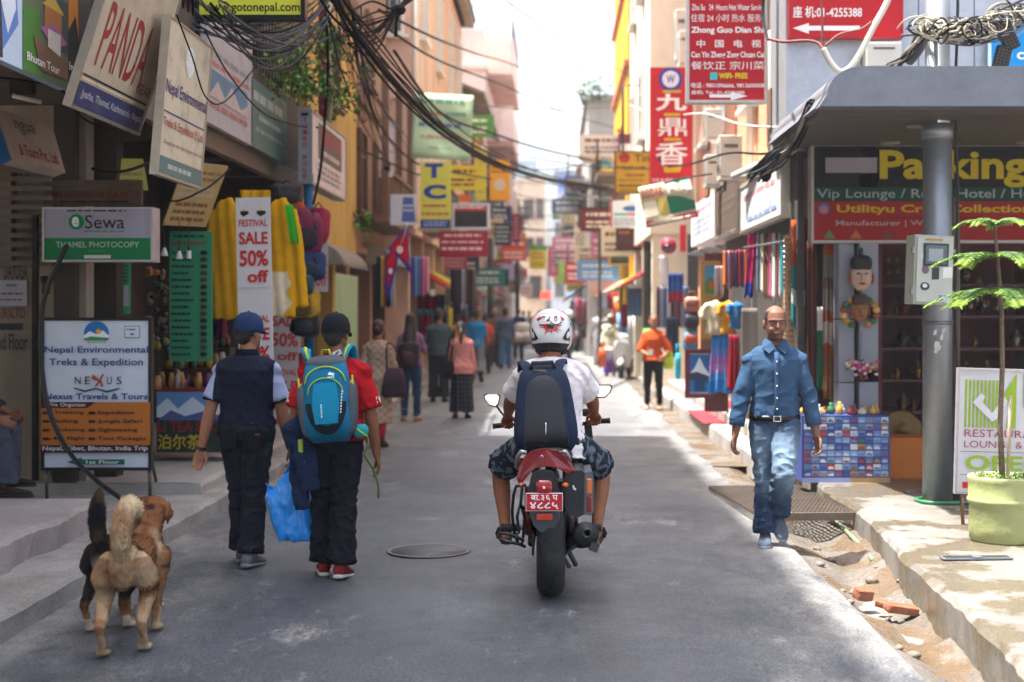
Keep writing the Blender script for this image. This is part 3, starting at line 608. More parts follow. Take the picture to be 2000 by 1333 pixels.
def person(label, x, y, yaw, H=1.7, skin='#8a5a3c', pose=None, top=None, bot=None, shoe=('#2a2724', '#1c1b1a'), hair=('short', '#0d0b0a'), fem=0, vox=.012, wide=1., z0=.0, group=None, seed=0, face=0, curl=(22, 22), palm=None, neck=1.):
    pose = pose or {}; P = skeleton(pose, fem); s_ = H / 1.71; T = TORSOF if fem else TORSO
    root = thing('person', label, 'person', (x, y, z0), R(yaw), group)
    P.root = root; P.s = s_; sk = skin_m(skin); hi = vox <= .006; it = 3 if hi else 2
    def ring(z, rx, ry, yo, infl=0, k=1.):
        return (P.tor((0, yo, z)), (rx * (wide if z < .47 else 1) + infl) * k, (ry * (wide if z < .47 else 1) + infl) * k, P.Rl @ XA, P.Rl @ YA)
    # body ---------------------------------------------------------
    b = MB(); b.loft([ring(*t) for t in T], sk, 20)
    b.tube([P.tor((0, -.012, .50)), P.tor((0, -.004, .56)), P.hj + P.Hm @ Vector((0, 0, .035)), P.hj + P.Hm @ Vector((0, 0, .09))], [.07 * neck, .057 * neck, .054 * neck, .052], sk, 14)
    hc = lambda p: P.hj + P.Hm @ Vector(p)
    b.loft([(hc((0, yo, z)), rx, ry, P.Hm @ XA, P.Hm @ YA) for z, rx, ry, yo in HEAD], sk, 20)
    b.add([hc(p) for p in ((-.008, .092, .128), (.008, .092, .128), (-.019, .084, .078), (.019, .084, .078), (0, .128, .083), (0, .07, .1))], [(0, 1, 4), (0, 4, 2), (1, 3, 4), (2, 4, 3), (0, 2, 5), (1, 5, 3), (0, 5, 1), (2, 3, 5)], sk)
    for s in (-1, 1):
        b.ell(hc((s * .077, -.006, .105)), (.012, .021, .033), sk, P.Hm @ Matrix.Rotation(R(s * 14), 3, 'Z'), 10, 8)
        if face: b.ell(hc((s * .034, .075, .072)), (.022, .018, .018), sk, None, 10, 6)
    if face:                                                     # brow ridge, lips, chin
        b.tube([hc((-.052, .066, .136)), hc((-.025, .09, .139)), hc((0, .094, .136)), hc((.025, .09, .139)), hc((.052, .066, .136))], .008, sk, 8, rnd=True)
        b.tube([hc((-.024, .082, .046)), hc((0, .096, .047)), hc((.024, .082, .046))], .009, sk, 8, rnd=True); b.ell(hc((0, .076, .014)), (.026, .018, .016), sk, None, 10, 6)
    for s in (-1, 1):
        sh, el, wr = P.arms[s]; fr = [0, .15, .4, .7, .92, 1.08, 1.3, 1.6, 1.9, 2.0]; k = .88 if fem else 1
        b.tube(bend(sh, el, wr, fr), [q * k for q in (.047, .05, .048, .044, .041, .0425, .043, .036, .0285, .027)], sk, 12, rnd=True)
        d = (wr - el).normalized(); pn = Vector(palm[s]) if palm and s in palm else Vector((-s, -.1, 0)); hand(b, wr, d, pn, s, curl[0 if s < 0 else 1], sk)
        hp, kn, an = P.legs[s]; fr = [0, .12, .35, .7, .93, 1.07, 1.25, 1.4, 1.7, 1.92, 2.0]
        b.tube(bend(hp, kn, an, fr), [.088, .088, .08, .062, .055, .052, .056, .055, .042, .036, .037], sk, 14, rnd=True)
        f = P.lg[s][2]; fd = dirv(90 - f, 0, s); fd = Vector((s * .14, fd.y, fd.z)).normalized(); up = XA.cross(fd).normalized(); sx = fd.cross(up)
        st = []
        for t_, w_, h_ in ((-.062, .022, .03), (-.045, .031, .05), (0, .034, .062), (.06, .04, .042), (.115, .045, .028), (.16, .038, .02), (.182, .014, .01)): st.append((an + fd * t_ - up * (.07 - h_ * .5), w_ * .92, h_ * .5, sx, up))
        b.loft(st, sk, 12)
    def zone(p):                                                  # stubble on the jaw, cropped hair round the sides and back
        h = P.Hm.transposed() @ (p - P.hj)
        if h.length > .3 or h.z < -.012: return 0
        if h.z < .062 - 2.5 * max(0, abs(h.x) - .045) and h.y > .012 and h.length < .16: return 1
        if .098 < h.z < .2 and (abs(h.x) > .06 - max(0, h.z - .15) * .25 or h.y < -.03) and h.y < .05 and not (abs(h.x) > .0765 and h.z < .142): return 2
        return 0
    body = b.remesh('body', root, vox * (.75 if hi else 1), it, scale=s_, mats=[sk, mat('#5f4334', .65, var=.25, scale=60), mat('#241b18', .8, var=.3, scale=90)] if face and hair[0] == 'fringe' else None, mfn=zone if face and hair[0] == 'fringe' else None)
    J = [P.legs[s][i] for s in (-1, 1) for i in (1, 2)]; A = [P.arms[s][1] for s in (-1, 1)]
    S = lambda mb_, nm, par=root, **k: ([mb_.v.__setitem__(i, v * s_) for i, v in enumerate(mb_.v)], mb_.build(nm, par, **k))[1]
    P.S = S; P.body = body
    if face:
        for s in (-1, 1):
            q = MB(); q.ell(hc((s * .033, .083, .1125)), (.0115, .009, .0042), mat('#9a8e84', .4, var=0), P.Hm); q.ell(hc((s * .033, .0895, .1125)), (.006, .004, .0045), mat('#140c08', .15, var=0), P.Hm); S(q, 'eye')
            q = MB(); q.tube([hc((s * .012, .1, .131)), hc((s * .03, .0985, .1365)), hc((s * .054, .079, .131))], [.0045, .005, .003], mat('#0c0908', .9), 8, rnd=True, flat=.6); S(q, 'eyebrow')
        q = MB(); q.tube([hc((-.022, .093, .046)), hc((-.006, .1055, .0505)), hc((0, .1055, .049)), hc((.006, .1055, .0505)), hc((.022, .093, .046))], [.002, .0042, .004, .0042, .002], mat('#6b3b32', .45), 8, rnd=True)
        q.tube([hc((-.02, .092, .043)), hc((0, .104, .0395)), hc((.02, .092, .043))], [.002, .0055, .002], mat('#75433a', .45), 8, rnd=True); S(q, 'lips')
    # hair ---------------------------------------------------------
    st_, hcol = hair; hm = mat(hcol, .55, var=.4, scale=40, bump=.6, bscale=90, spec=.5) if st_ != 'none' else None
    if st_ in ('short', 'bun', 'long', 'pony'):
        q = MB(); q.ell(hc((0, -.014, .15)), (.083, .101, .094), hm, P.Hm, 18, 12); q.ell(hc((0, -.05, .1)), (.066, .06, .075), hm, P.Hm, 14, 10)
        if st_ == 'bun': q.ell(hc((.0, -.115, .1)), (.04, .035, .042), hm, None, 12, 8)
        if st_ == 'pony': q.tube([hc((0, -.1, .1)), hc((0, -.13, .05)), P.tor((0, -.125, .5)), P.tor((0, -.13, .42))], [.035, .038, .035, .015], hm, 12, rnd=True)
        if st_ == 'long': q.tube([hc((0, -.04, .16)), hc((0, -.07, .05)), P.tor((0, -.1, .48)), P.tor((0, -.125, .36)), P.tor((0, -.125, .22))], [.075, .088, .1, .1, .05], hm, 14, rnd=True, flat=.6)
        q.remesh('hair', root, max(vox * .8, .007), 2, disp=lambda p, n: .004 * noise.noise(Vector((p.x * 60, p.y * 60, p.z * 14))), scale=s_)
        q = MB(); q.ell(hc((0, -.03, .118)), (.0855, .088, .055), hm, P.Hm, 18, 10); q.ell(hc((0, -.055, .075)), (.05, .045, .045), hm, P.Hm, 12, 8); q.remesh('hair', root, .007, 2, scale=s_)
    # clothes ------------------------------------------------------
    if bot:
        k = bot['kind']; m = bot.get('m') or cloth(bot['c']); q = MB(); fl = bot.get('infl', .016); hemr = bot.get('hem', .072)
        if k in ('trousers', 'shorts'):
            end = bot.get('end', 1.96)
            q.loft([ring(z, rx, ry, yo, fl) for z, rx, ry, yo in T if z <= .1] + [ring(.105, *[t for t in T if t[0] == .09][0][1:3], 0, fl - .006)], m, 20)
            for s in (-1, 1):
                hp, kn, an = P.legs[s]; kn2 = kn; fr = [f for f in (0, .12, .35, .6, .85, 1.0, 1.15, 1.4, 1.7, 1.96) if f < end] + [end]
                base = {0: .092, .12: .1, .35: .094, .6: .083, .85: .073, 1.0: .07, 1.15: .068, 1.4: .066, 1.7: .064, 1.96: .064}
                rr = []
                for f in fr:
                    ks = sorted(base); a = max([z for z in ks if z <= f]); c_ = min([z for z in ks if z >= f], default=1.96); t = 0 if a == c_ else (f - a) / (c_ - a)
                    r_ = base[a] * (1 - t) + base[c_] * t; r_ += fl - .008
                    if f > 1 and k == 'trousers': r_ = r_ * (1 - (f - 1)) + (hemr) * (f - 1) if f < 2 else hemr
                    if k == 'shorts': r_ += .022 * f
                    rr.append(r_)
                q.tube(bend(hp, kn2, an, fr), rr, m, 16, rnd=False)
            jj = [(P.legs[s][1], .2) for s in (-1, 1)] + [(P.legs[s][2], .26) for s in (-1, 1)] + [(P.H + Vector((0, 0, -.08)), .16)]
            P.bot = q.remesh('shorts' if k == 'shorts' else 'trousers', root, vox, it, disp=wr_disp(bot.get('amp', .011) * .95 if vox < .01 else .012, bot.get('fq', 11), P, jj, seed), col=bot.get('col'), mats=[VC if bot.get('col') else m], scale=s_)
        else:                                                     # skirt or long tunic
            zb = bot.get('zb', .12); n0 = 3; c0 = P.H
            st = [ring(.1, .14, .1, 0, fl), ring(0, .165, .12, 0, fl)]; lo = Vector((0, 0, 0))
            an = (P.legs[-1][2] + P.legs[1][2]) / 2; kn = (P.legs[-1][1] + P.legs[1][1]) / 2
            for t_ in (.25, .5, .75, 1.0):
                z = P.hipz + (zb - P.hipz) * t_; yy = an.y * t_ * .8; st.append((Vector((an.x * t_, yy, z)), .165 + (bot.get('rx', .2) - .165) * t_ + fl, .12 + (bot.get('ry', .17) - .12) * t_ + fl, XA, YA))
            q.loft(st, m, 28); P.bot = q.remesh(bot.get('name', 'skirt'), root, vox, it, disp=lambda p, n: .012 * math.sin(math.atan2(p.y, p.x) * 9 + p.z * 2) * max(0, (P.hipz - p.z)) * 1.2, col=bot.get('col'), mats=[VC if bot.get('col') else m], scale=s_)
    if top:
        m = top.get('m') or cloth(top['c']); q = MB(); fl = top.get('infl', .017); zh = top.get('hem', -.06)
        TT = [t for t in T if t[0] > zh]; base0 = [t for t in T if t[0] <= zh]; lo_ = base0[-1] if base0 else T[1]
        rxh = max(T[2][1], lo_[1]) if zh < .02 else TT[0][1]; ryh = max(T[2][2], lo_[2]) if zh < .02 else TT[0][2]
        st = [ring(zh, rxh, ryh, 0, fl + top.get('flare', .008))] + [ring(max(t[0], zh + .01), max(t[1], rxh * .96 if t[0] < .02 else 0), max(t[2], ryh * .96 if t[0] < .02 else 0), t[3], fl) for t in TT[:-1]] + [ring(.53, .08, .064, -.008, .0)]
        if top.get('belly'): st = [(c_ + P.Rl @ YA * top['belly'] * math.exp(-((z_[0] - .12) / .14) ** 2) * .5, rx, ry + top['belly'] * math.exp(-((z_[0] - .12) / .14) ** 2) * .5, a_, b_) for (c_, rx, ry, a_, b_), z_ in zip(st, [(zh,)] + TT)]
        q.loft(st, m, 24); e = top.get('sleeve', .6)
        kf = .9 if fem else 1
        q.tube([P.tor((-.06, -.012, .503)), P.tor((-.11, -.01, .466)), P.arms[-1][0] + P.Rl @ Vector((.0, 0, .004))], [.036, (.04 + fl) * kf, (.046 + fl) * kf], m, 14, rnd=True)
        q.tube([P.tor((.06, -.012, .503)), P.tor((.11, -.01, .466)), P.arms[1][0] + P.Rl @ Vector((.0, 0, .004))], [.036, (.04 + fl) * kf, (.046 + fl) * kf], m, 14, rnd=True)
        for s in (-1, 1):
            sh, el, wr = P.arms[s]; fr = [f for f in (-.19, -.11, -.03, .08, .2, .4, .65, .9, 1.1, 1.35, 1.6, 1.85) if f < e] + [e]; sf = top.get('sfl', .018)
            rr = [(.012 if f < -.15 else .036 if f < -.08 else .053 if f < .0 else .056 if f < .1 else .056 if f < .3 else .056 if f < .7 else .049 if f < 1.2 else .042) * (.9 if fem else 1) + sf * (.6 + .5 * min(max(f, 0) / max(e, .1), 1)) * (1 if f > -.04 else .6 if f > -.15 else .2) for f in fr]
            q.tube(bend(sh - P.Rl @ Vector((s * .02, 0, 0)), el, wr, fr), rr, m, 16, rnd=False)
        jj = [(P.arms[s][1], .16) for s in (-1, 1)] + [(P.arms[s][0], .15) for s in (-1, 1)] + [(P.tor((0, 0, .1)), .22)]
        P.top = q.remesh(top.get('name', 'shirt'), root, vox, it, disp=wr_disp(top.get('amp', .010) if vox < .01 else .010, top.get('fq', 10), P, jj, seed + 3), col=top.get('col'), mfn=top.get('mfn'), mats=top.get('mats') or [VC if top.get('col') else m], scale=s_)
    if shoe:
        um, sm = cloth(shoe[0]) if isinstance(shoe[0], str) else shoe[0], mat(shoe[1], .7)
        for s in (-1, 1):
            an = P.legs[s][2]; f = P.lg[s][2]; fd = dirv(90 - f, 0, s); fd = Vector((s * .14, fd.y, fd.z)).normalized(); up = XA.cross(fd).normalized(); sx = fd.cross(up); st = []; so_ = []
            hs = shoe[2] if len(shoe) > 2 else 1.
            for t_, w_, h_ in ((-.08, .024, .05), (-.066, .036, .075), (-.03, .04, .085), (.02, .042, .078), (.07, .046, .06), (.12, .05, .048), (.165, .045, .04), (.195, .028, .03), (.205, .012, .02)):
                h_ *= hs; st.append((an + fd * t_ - up * (.075 - .012 - h_ * .5), w_, h_ * .5, sx, up))
            q = MB(); q.loft(st, um, 16, e=.8); o = S(q, 'shoe')
            for t_, w_ in ((-.086, .02), (-.078, .034), (-.03, .043), (.02, .042), (.07, .048), (.12, .053), (.17, .046), (.2, .03), (.21, .014)): so_.append((an + fd * t_ - up * .064, w_, .0125, sx, up))
            q = MB(); q.loft(so_, sm, 16, e=.55); S(q, 'sole', o)
    P.hc = hc
    return P
def cap(P, c, brimc=None, badge=None):
    m = cloth(c, bump=.3); q = MB(); hc = P.hc
    n = 22; prof = [(.091, .112, .112), (.0925, .114, .135), (.0905, .111, .175), (.077, .095, .216), (.046, .057, .245), (.008, .01, .254)]
    q.loft([(hc((0, -.006, z)), rx, ry, P.Hm @ XA, P.Hm @ YA) for rx, ry, z in prof], m, n); q.ell(hc((0, -.006, .256)), (.008, .008, .006), m, None, 8, 6)
    o = P.S(q, 'cap')
    q = MB(); q.grid(lambda i, j: hc(((i - .5) * .165 * (1 - .25 * j * j), .088 + .082 * j * math.cos((i - .5) * 2.2) - .028 * (2 * i - 1) ** 2, .135 - .022 * j - .012 * (2 * i - 1) ** 2)), 12, 6, cloth(brimc or c)); P.S(q, 'brim', o, solid=.005, fix=False)
    q = MB(); q.tube([hc((math.sin(a) * .094, -.008 - .114 * math.cos(a), .122)) for a in [R(-40 + 8 * k) for k in range(11)]], .007, m, 6, flat=.5); P.S(q, 'strap', o)
    return o
def backpack(P, loc, rot, w, h, d, c1, c2, label, name='backpack', cat='backpack', prot=None, e=.55, taper=.86):
    """soft bag: local x right, y away from the wearer's back (towards the rear), z up; returns its root"""
    mt = Matrix.Translation(loc) @ rot.to_4x4(); r = thing(name, label, cat, mtx=mt)
    m = cloth(c1, bump=.35); q = MB(); st = []
    for k in range(11):
        t = k / 10; z = -h / 2 + h * t; env = (1 - abs(2 * t - 1) ** 4.5) ** .5 if 0 < t < 1 else 0.12; env = max(env, .3)
        wd = w / 2 * (1 - (1 - taper) * t) * (.55 + .45 * env); dp = d / 2 * env * (1.0 - .25 * t)
        st.append((Vector((0, dp, z)), wd, dp, XA, YA))
    q.loft(st, m, 36, e=e); return r, q, m

# ---- the man in the navy polo, seen from behind
navy, sleeveg, ribm = cloth('#141a2b', .15), cloth('#8d97b5'), cloth('#0f1422')
P = person('man in navy polo with grey sleeves and dark blue cap, wearing a face mask', (480 - VX) * 9.35 / F, 9.38, -5, 1.665, '#8c5f45',
    dict(lean=2, hips=.075, legL=(12, -1, 4, -2), legR=(-3, -2, -11, 6), armL=(-12, 14, -4, 12), armR=(2, 14, 14, 8), hyaw=-28, hpitch=2),
    top=dict(c='#141a2b', sleeve=.72, hem=.055, infl=.022, sfl=.024, flare=.004, amp=.009, mats=[navy, sleeveg, ribm],
             mfn=lambda p: 0 if abs(p.x) < .2 else 1), bot=dict(kind='trousers', c='#191c25', hem=.088, amp=.014, infl=.02), shoe=('#5d6064', '#6f7377'), hair=('short', '#15110f'), vox=.006, wide=1.12, seed=1, curl=(26, 40), palm={-1: (0.2, -1, 0), 1: (-1, -.5, 0)})
capn = cap(P, '#1d2f4f')
q = MB(); q.loft([(P.tor((0, 0, z)), .176 * 1.02, .130, P.Rl @ XA, P.Rl @ YA) for z in (.055, .09)], mat('#15161a', .35), 32, cap=False); o = P.S(q, 'belt', solid=.006, fix=False)
q = MB(); q.ell(P.tor((.075, -.128, .073)), (.012, .004, .012), metal('#c8c8cc', .25), None, 12, 8); P.S(q, 'stud', o)
q = MB(); q.loft([(P.tor((0, -.006, .52)), .088, .07, P.Rl @ XA, P.Rl @ YA), (P.tor((0, -.002, .548)), .073, .068, P.Rl @ XA, P.Rl @ YA), (P.tor((0, 0, .57)), .066, .064, P.Rl @ XA, P.Rl @ YA)], ribm, 26, cap=False); P.S(q, 'collar', solid=.008, fix=False)
for s in (-1, 1):
    sh, el, wr = P.arms[s]; q = MB(); a = sh.lerp(el, .69); b = sh.lerp(el, .75); q.tube([a, b], [.0715, .073], ribm, 20); P.S(q, 'cuff')
q = MB(); q.grid(lambda i, j: P.hc(((i - .5) * .13 * (1 - .1 * j), .112 - .05 * (2 * i - 1) ** 2 - .02 * (1 - j), .012 + .075 * j)), 10, 8, mat('#9fc3cf', .8)); mk = P.S(q, 'face_mask', solid=.003, fix=False)
for s in (-1, 1):
    q = MB(); q.tube([P.hc((s * .063, .062, .08)), P.hc((s * .08, .02, .1)), P.hc((s * .082, -.02, .12))], .0022, mat('#d8e2e6', .8), 5); P.S(q, 'ear_loop', mk)
sh, el, wr = P.arms[-1]; q = MB(); q.tube([wr - (wr - el).normalized() * .012, wr + (wr - el).normalized() * .006], .034, mat('#15130f', .5), 16); P.S(q, 'bracelet')
q = MB()
for s in (-1, 1): q.box(P.tor((s * .085, -.142, -.03)), (.12, .004, .13), cloth('#14161c'), P.Rl @ Matrix.Rotation(R(s * 14), 3, 'Z'))
q.box(P.tor((.115, -.141, .0)), (.03, .006, .012), mat('#7c3a2a', .6)); P.S(q, 'back_pocket')

# ---- the man in the red shirt with the turquoise backpack
P = person('man in red football shirt and black cap carrying a blue plastic bag', (652 - VX) * 8.95 / F, 8.98, 2, 1.66, '#7d5138',
    dict(lean=4, hips=.078, legL=(8, 0, -4, 2), legR=(-6, -2, -11, 8), shin_out=-1, armL=(-8, 16, 26, 8), armR=(-4, 13, 8, 8), hyaw=-16, hpitch=4),
    top=dict(c='#9c0f19', sleeve=.82, hem=-.01, infl=.028, sfl=.034, amp=.012), bot=dict(kind='trousers', c='#16181f', hem=.098, amp=.016, infl=.022), shoe=('#7a1f22', '#b9b6ad'), hair=('short', '#0d0b0b'), vox=.006, wide=1.05, seed=5, curl=(60, 30), palm={-1: (1, 0, 0)})
cap(P, '#15181f')
RED = P
for s in (-1, 1):
    sh, el, wr = P.arms[s]; d = (el - sh).normalized(); c_ = sh.lerp(el, .66); q = MB(); n_ = Vector((s, -.5, 0)).normalized(); n_ = (n_ - d * n_.dot(d)).normalized()
    q.box(c_ + n_ * .08, (.006, .042, .042), mat('#e3e1de', .8), Matrix((n_, d.cross(n_), d)).transposed()); P.S(q, 'sleeve_badge')
q = MB(); q.loft([(P.tor((0, -.006, .535)), .072, .066, P.Rl @ XA, P.Rl @ YA), (P.tor((0, -.002, .56)), .064, .06, P.Rl @ XA, P.Rl @ YA)], cloth('#8c0d17'), 26, cap=False); P.S(q, 'collar', solid=.008, fix=False)
q = MB(); q.box(P.tor((.02, -.072, .555)), (.06, .006, .035), mat('#d8d5d6', .7), Matrix.Rotation(R(-25), 3, 'Y')); q.box(P.tor((.02, -.077, .555)), (.03, .004, .01), mat('#2a3a8a', .7), Matrix.Rotation(R(-50), 3, 'Y')); P.S(q, 'collar_label')
# backpack: turquoise with grey sides, lime piping and a dark lower pocket
M0 = Matrix.Translation(P.root.location) @ Matrix.Rotation(R(2), 4, 'Z')
rot = (Matrix.Rotation(R(2), 3, 'Z') @ P.Rl @ Matrix.Rotation(R(180), 3, 'Z') @ Matrix.Rotation(R(4), 3, 'Y'))
r, q, m = backpack(P, M0 @ (P.tor((-.02, -.135, .255)) * P.s), rot, .315, .53, .21, '#12688a', '#565d66', 'turquoise hiking backpack with grey sides and lime straps on the man in red')
BP = r
o = q.build('bag', r, fix=True)
grey, lime, dk, turq = cloth('#4e545c'), cloth('#a3b83a'), cloth('#1c2229'), cloth('#157fa3')
for s in (-1, 1):
    q = MB(); q.ell((s * .145, .085, -.06), (.04, .08, .17), grey, Matrix.Rotation(R(s * 4), 3, 'Y'), 14, 12, .8, .8); q.build('side_pocket', r)
q = MB(); q.ell((0, .06, .22), (.13, .075, .05), grey, Matrix.Rotation(R(-18), 3, 'X'), 18, 10, .8, .8); q.build('top_lid', r)
def front(x, z, d=0, w=.315, h=.53, dp=.21, taper=.86, e=.55):
    t = min(max(z / h + .5, .02), .98); env = max((1 - abs(2 * t - 1) ** 4.5) ** .5, .3); wd = w / 2 * (1 - (1 - taper) * t) * (.55 + .45 * env); dd = dp / 2 * env * (1 - .25 * t)
    return (x, dd + dd * max(0, 1 - abs(x / wd) ** (2 / e)) ** (e / 2) + d, z)
def patch(mb, poly, d, m, t=.006):
    vs = []; n = len(poly)
    for dd in (d, d + t): vs += [Vector(front(x, z, dd)) for x, z in poly]
    mb.add(vs, [tuple(range(n, 2 * n)), tuple(range(n - 1, -1, -1))] + [(i, (i + 1) % n, n + (i + 1) % n, n + i) for i in range(n)], m)
q = MB()
for k in range(10):
    a0, a1 = R(180 + 18 * k), R(198 + 18 * k); f0 = lambda a, rr: (math.cos(a) * .125 * rr, -.02 + math.sin(a) * (.2 if math.sin(a) < 0 else .1) * rr)
    patch(q, [f0(a0, 1), f0(a1, 1), f0(a1, .72), f0(a0, .72)], .0, dk)
q.build('pocket_trim', r)
q = MB(); zs = [-.15, -.1, -.05, 0, .05, .1]
for a, b in zip(zs, zs[1:]):
    w = lambda z: .083 - abs(z + .03) * .12
    patch(q, [(-w(a), a), (0, a), (0, b), (-w(b), b)], .006, turq, .012); patch(q, [(0, a), (w(a), a), (w(b), b), (0, b)], .006, turq, .012)
fp = q.build('front_pocket', r)
q = MB(); patch(q, [(-.062, .155), (-.03, .165), (-.022, .148), (-.058, .14)], .012, mat('#cfe6ee', .6), .004)
for k in range(4): patch(q, [(-.06 + k * .011, .128), (-.053 + k * .011, .128), (-.053 + k * .011, .137), (-.06 + k * .011, .137)], .012, mat('#cfe6ee', .6), .004)
for k in range(6): patch(q, [(.022, -.11 + k * .014), (.03, -.11 + k * .014), (.03, -.1 + k * .014), (.022, -.1 + k * .014)], .021, mat('#d5e8ee', .6), .003)
for k in range(8): patch(q, [(-.092 - .002 * k, -.09 + k * .018), (-.084 - .002 * k, -.09 + k * .018), (-.086 - .002 * k, -.078 + k * .018), (-.094 - .002 * k, -.078 + k * .018)], .012, mat('#c9cdd2', .6), .003)
q.build('logo', r)
q = MB(); q.tube([front(x, .10 + .1 * math.sqrt(max(0, 1 - (x / .125) ** 2)), .006) for x in [-.125 + .0125 * k for k in range(21)]], .005, lime, 6); q.tube([front(x, .03 + .1 * math.sqrt(max(0, 1 - (x / .11) ** 2)), .008) for x in [-.11 + .011 * k for k in range(21)]], .004, lime, 6); q.build('zip', r)
for s in (-1, 1):
    q = MB(); q.tube([(s * .1, .02, .23), (s * .125, -.01, .30), (s * .135, -.07, .325), (s * .14, -.15, .32), (s * .145, -.24, .25), (s * .15, -.27, .1)], [.022, .03, .034, .034, .03, .025], turq, 8, flat=.35); st = q.build('shoulder_strap', r)
    q = MB(); q.tube([(s * .1, .032, .235), (s * .127, .004, .311), (s * .136, -.068, .338), (s * .141, -.152, .332)], .011, lime, 6, flat=.4); q.build('webbing', st)
q = MB(); q.tube([(-.03, .02, .26), (-.02, .03, .31), (.02, .03, .31), (.03, .02, .26)], .008, lime, 6); q.build('handle', r)
for s in (-1, 1):
    q = MB(); q.box((s * .16, .12, .09), (.02, .02, .035), mat('#c4b04a', .5)); q.tube([(s * .165, .13, .14), (s * .162, .13, 0)], .006, lime, 6, flat=.5); q.build('buckle', r)
q = MB(); q.tube([(-.16, .02, -.2), (-.21, -.03, -.24), (-.225, .02, -.3), (-.2, .06, -.36), (-.25, .05, -.45), (-.275, .05, -.55), (-.27, .05, -.63)], [.014, .02, .016, .013, .013, .013, .012], cloth('#5d6b3a'), 8, flat=.3); q.build('hip_strap', r)
q = MB(); q.ell((-.185, .02, -.21), (.05, .07, .045), cloth('#27898f'), None, 14, 8, .8, .8); q.tube([(-.15, .08, -.18), (-.2, .09, -.22), (-.23, .05, -.25)], .01, lime, 6, flat=.5); q.build('hip_pocket', r)
# jacket tied at the waist
q = MB(); rr_ = random.Random(3)
jk = cloth('#16253f', .3)
q.tube([P.tor((-.21, -.07, .10)), P.tor((-.25, -.06, .06)), P.tor((-.24, -.06, -.02))], [.06, .085, .07], jk, 14, rnd=True)
q.tube([P.tor((-.2, -.08, .02)), P.tor((-.17, -.13, -.1)), P.tor((-.15, -.13, -.22)), P.tor((-.135, -.12, -.33))], [.06, .075, .07, .062], jk, 14, flat=.5)
q.tube([P.tor((-.24, -.03, .02)), P.tor((-.23, -.06, -.12)), P.tor((-.22, -.07, -.27)), P.tor((-.19, -.08, -.45))], [.05, .055, .06, .05], jk, 14, flat=.5)
jr = thing('jacket', 'navy rain jacket tied at the waist of the man in red', 'jacket', P.root.location, R(2))
q.remesh('cloth', jr, .007, 3, disp=wr_disp(.016, 13, P, [], 4), scale=P.s)
q = MB(); q.tube([P.tor((-.2, -.15, .0)), P.tor((-.195, -.165, -.07)), P.tor((-.19, -.155, -.14))], .016, cloth('#8aa03c'), 6, flat=.3); q.v = [v * P.s for v in q.v]; q.build('lime_strap', jr)
q = MB(); q.box(P.tor((-.19, -.16, -.15)), (.04, .012, .03), mat('#8a8e92', .5)); q.v = [v * P.s for v in q.v]; q.build('buckle', jr)
# blue carrier bag in his left hand
hw = M0 @ (P.arms[-1][2] * P.s); hw = hw + Vector((0.01, .02, -.085))
br = thing('plastic_bag', 'bright blue plastic carrier bag hanging from the left hand of the man in red', 'bag', hw)
blu = bpy.data.materials.new('plastic'); blu.use_nodes = True; b_ = blu.node_tree.nodes['Principled BSDF']; b_.inputs['Base Color'].default_value = (.012, .24, .72, 1); b_.inputs['Roughness'].default_value = .35; b_.inputs['Subsurface Weight'].default_value = 0; b_.inputs['Coat Weight'].default_value = .2
q = MB(); st = []
for t, w, d, xo in ((0, .02, .02, .0), (.06, .045, .03, -.005), (.13, .085, .05, -.015), (.19, .13, .065, -.03), (.26, .15, .075, -.025), (.36, .14, .08, -.005), (.46, .125, .08, .02), (.49, .12, .075, .025)): st.append((Vector((xo, 0, -t)), w, d, XA, YA))
q.loft(st, blu, 32, e=.6)
q.remesh('bag', br, .006, 1, disp=lambda p, n: .016 * (.5 - abs(noise.noise(Vector((p.x * 13, p.y * 13, p.z * 5)))) * 2) + .007 * (.5 - abs(noise.noise(Vector((p.x * 24 + 5, p.y * 24, p.z * 9)))) * 2))
q = MB(); q.grid(lambda i, j: (-.13 - .055 * j * (1 - .3 * i) - .01 * i, .03 * math.sin(i * 5), -.16 - .09 * i + .03 * j), 8, 6, blu); q.build('loose_corner', br, solid=.003, fix=False)
for s in (-1, 1):
    q = MB(); q.tube([(s * .02, 0, .005), (s * .05, .02, -.05), (s * .075, .02, -.13)], [.012, .016, .02], blu, 8, flat=.3); q.build('handle', br)

# ---- the bald man in the blue shirt, walking towards the camera
def jean(p, n):
    a = .5 + .5 * noise.noise(Vector((p.x * 5, p.y * 5, p.z * 3))); k = 0
    for z, w in ((.68, .13), (.50, .11)): k = max(k, math.exp(-((p.z - z) / w) ** 2) * (1 if n.y > .2 else .2))
    k = min(1, k * (.35 + a)); c0, c1 = hx('#2b3d55'), hx('#73889b'); return tuple(u * (1 - k) + v * k for u, v in zip(c0, c1))
P = person('balding man in blue shirt and faded jeans walking towards the camera', (1516 - VX) * 10.13 / F, 10.2, 178, 1.725, '#785342',
    dict(lean=1, hips=.075, legL=(30, -5, -38, 38), legR=(1, -1, -4, 2), armL=(3, 14, 10, 10), armR=(3, 14, 8, 10), hyaw=4, hpitch=0),
    top=dict(c='#304a66', sleeve=1.62, hem=.03, infl=.016, sfl=.014, amp=.012, fq=8, belly=.02), bot=dict(kind='trousers', c='#40618a', hem=.085, amp=.013, col=jean, infl=.02), shoe=('#55606c', '#7d858c', .9), hair=('fringe', '#191412'), vox=.006, wide=1.0, seed=9, face=1, curl=(30, 34), palm={-1: (1, .55, 0), 1: (-1, .55, 0)})
bs = cloth('#2e4864')
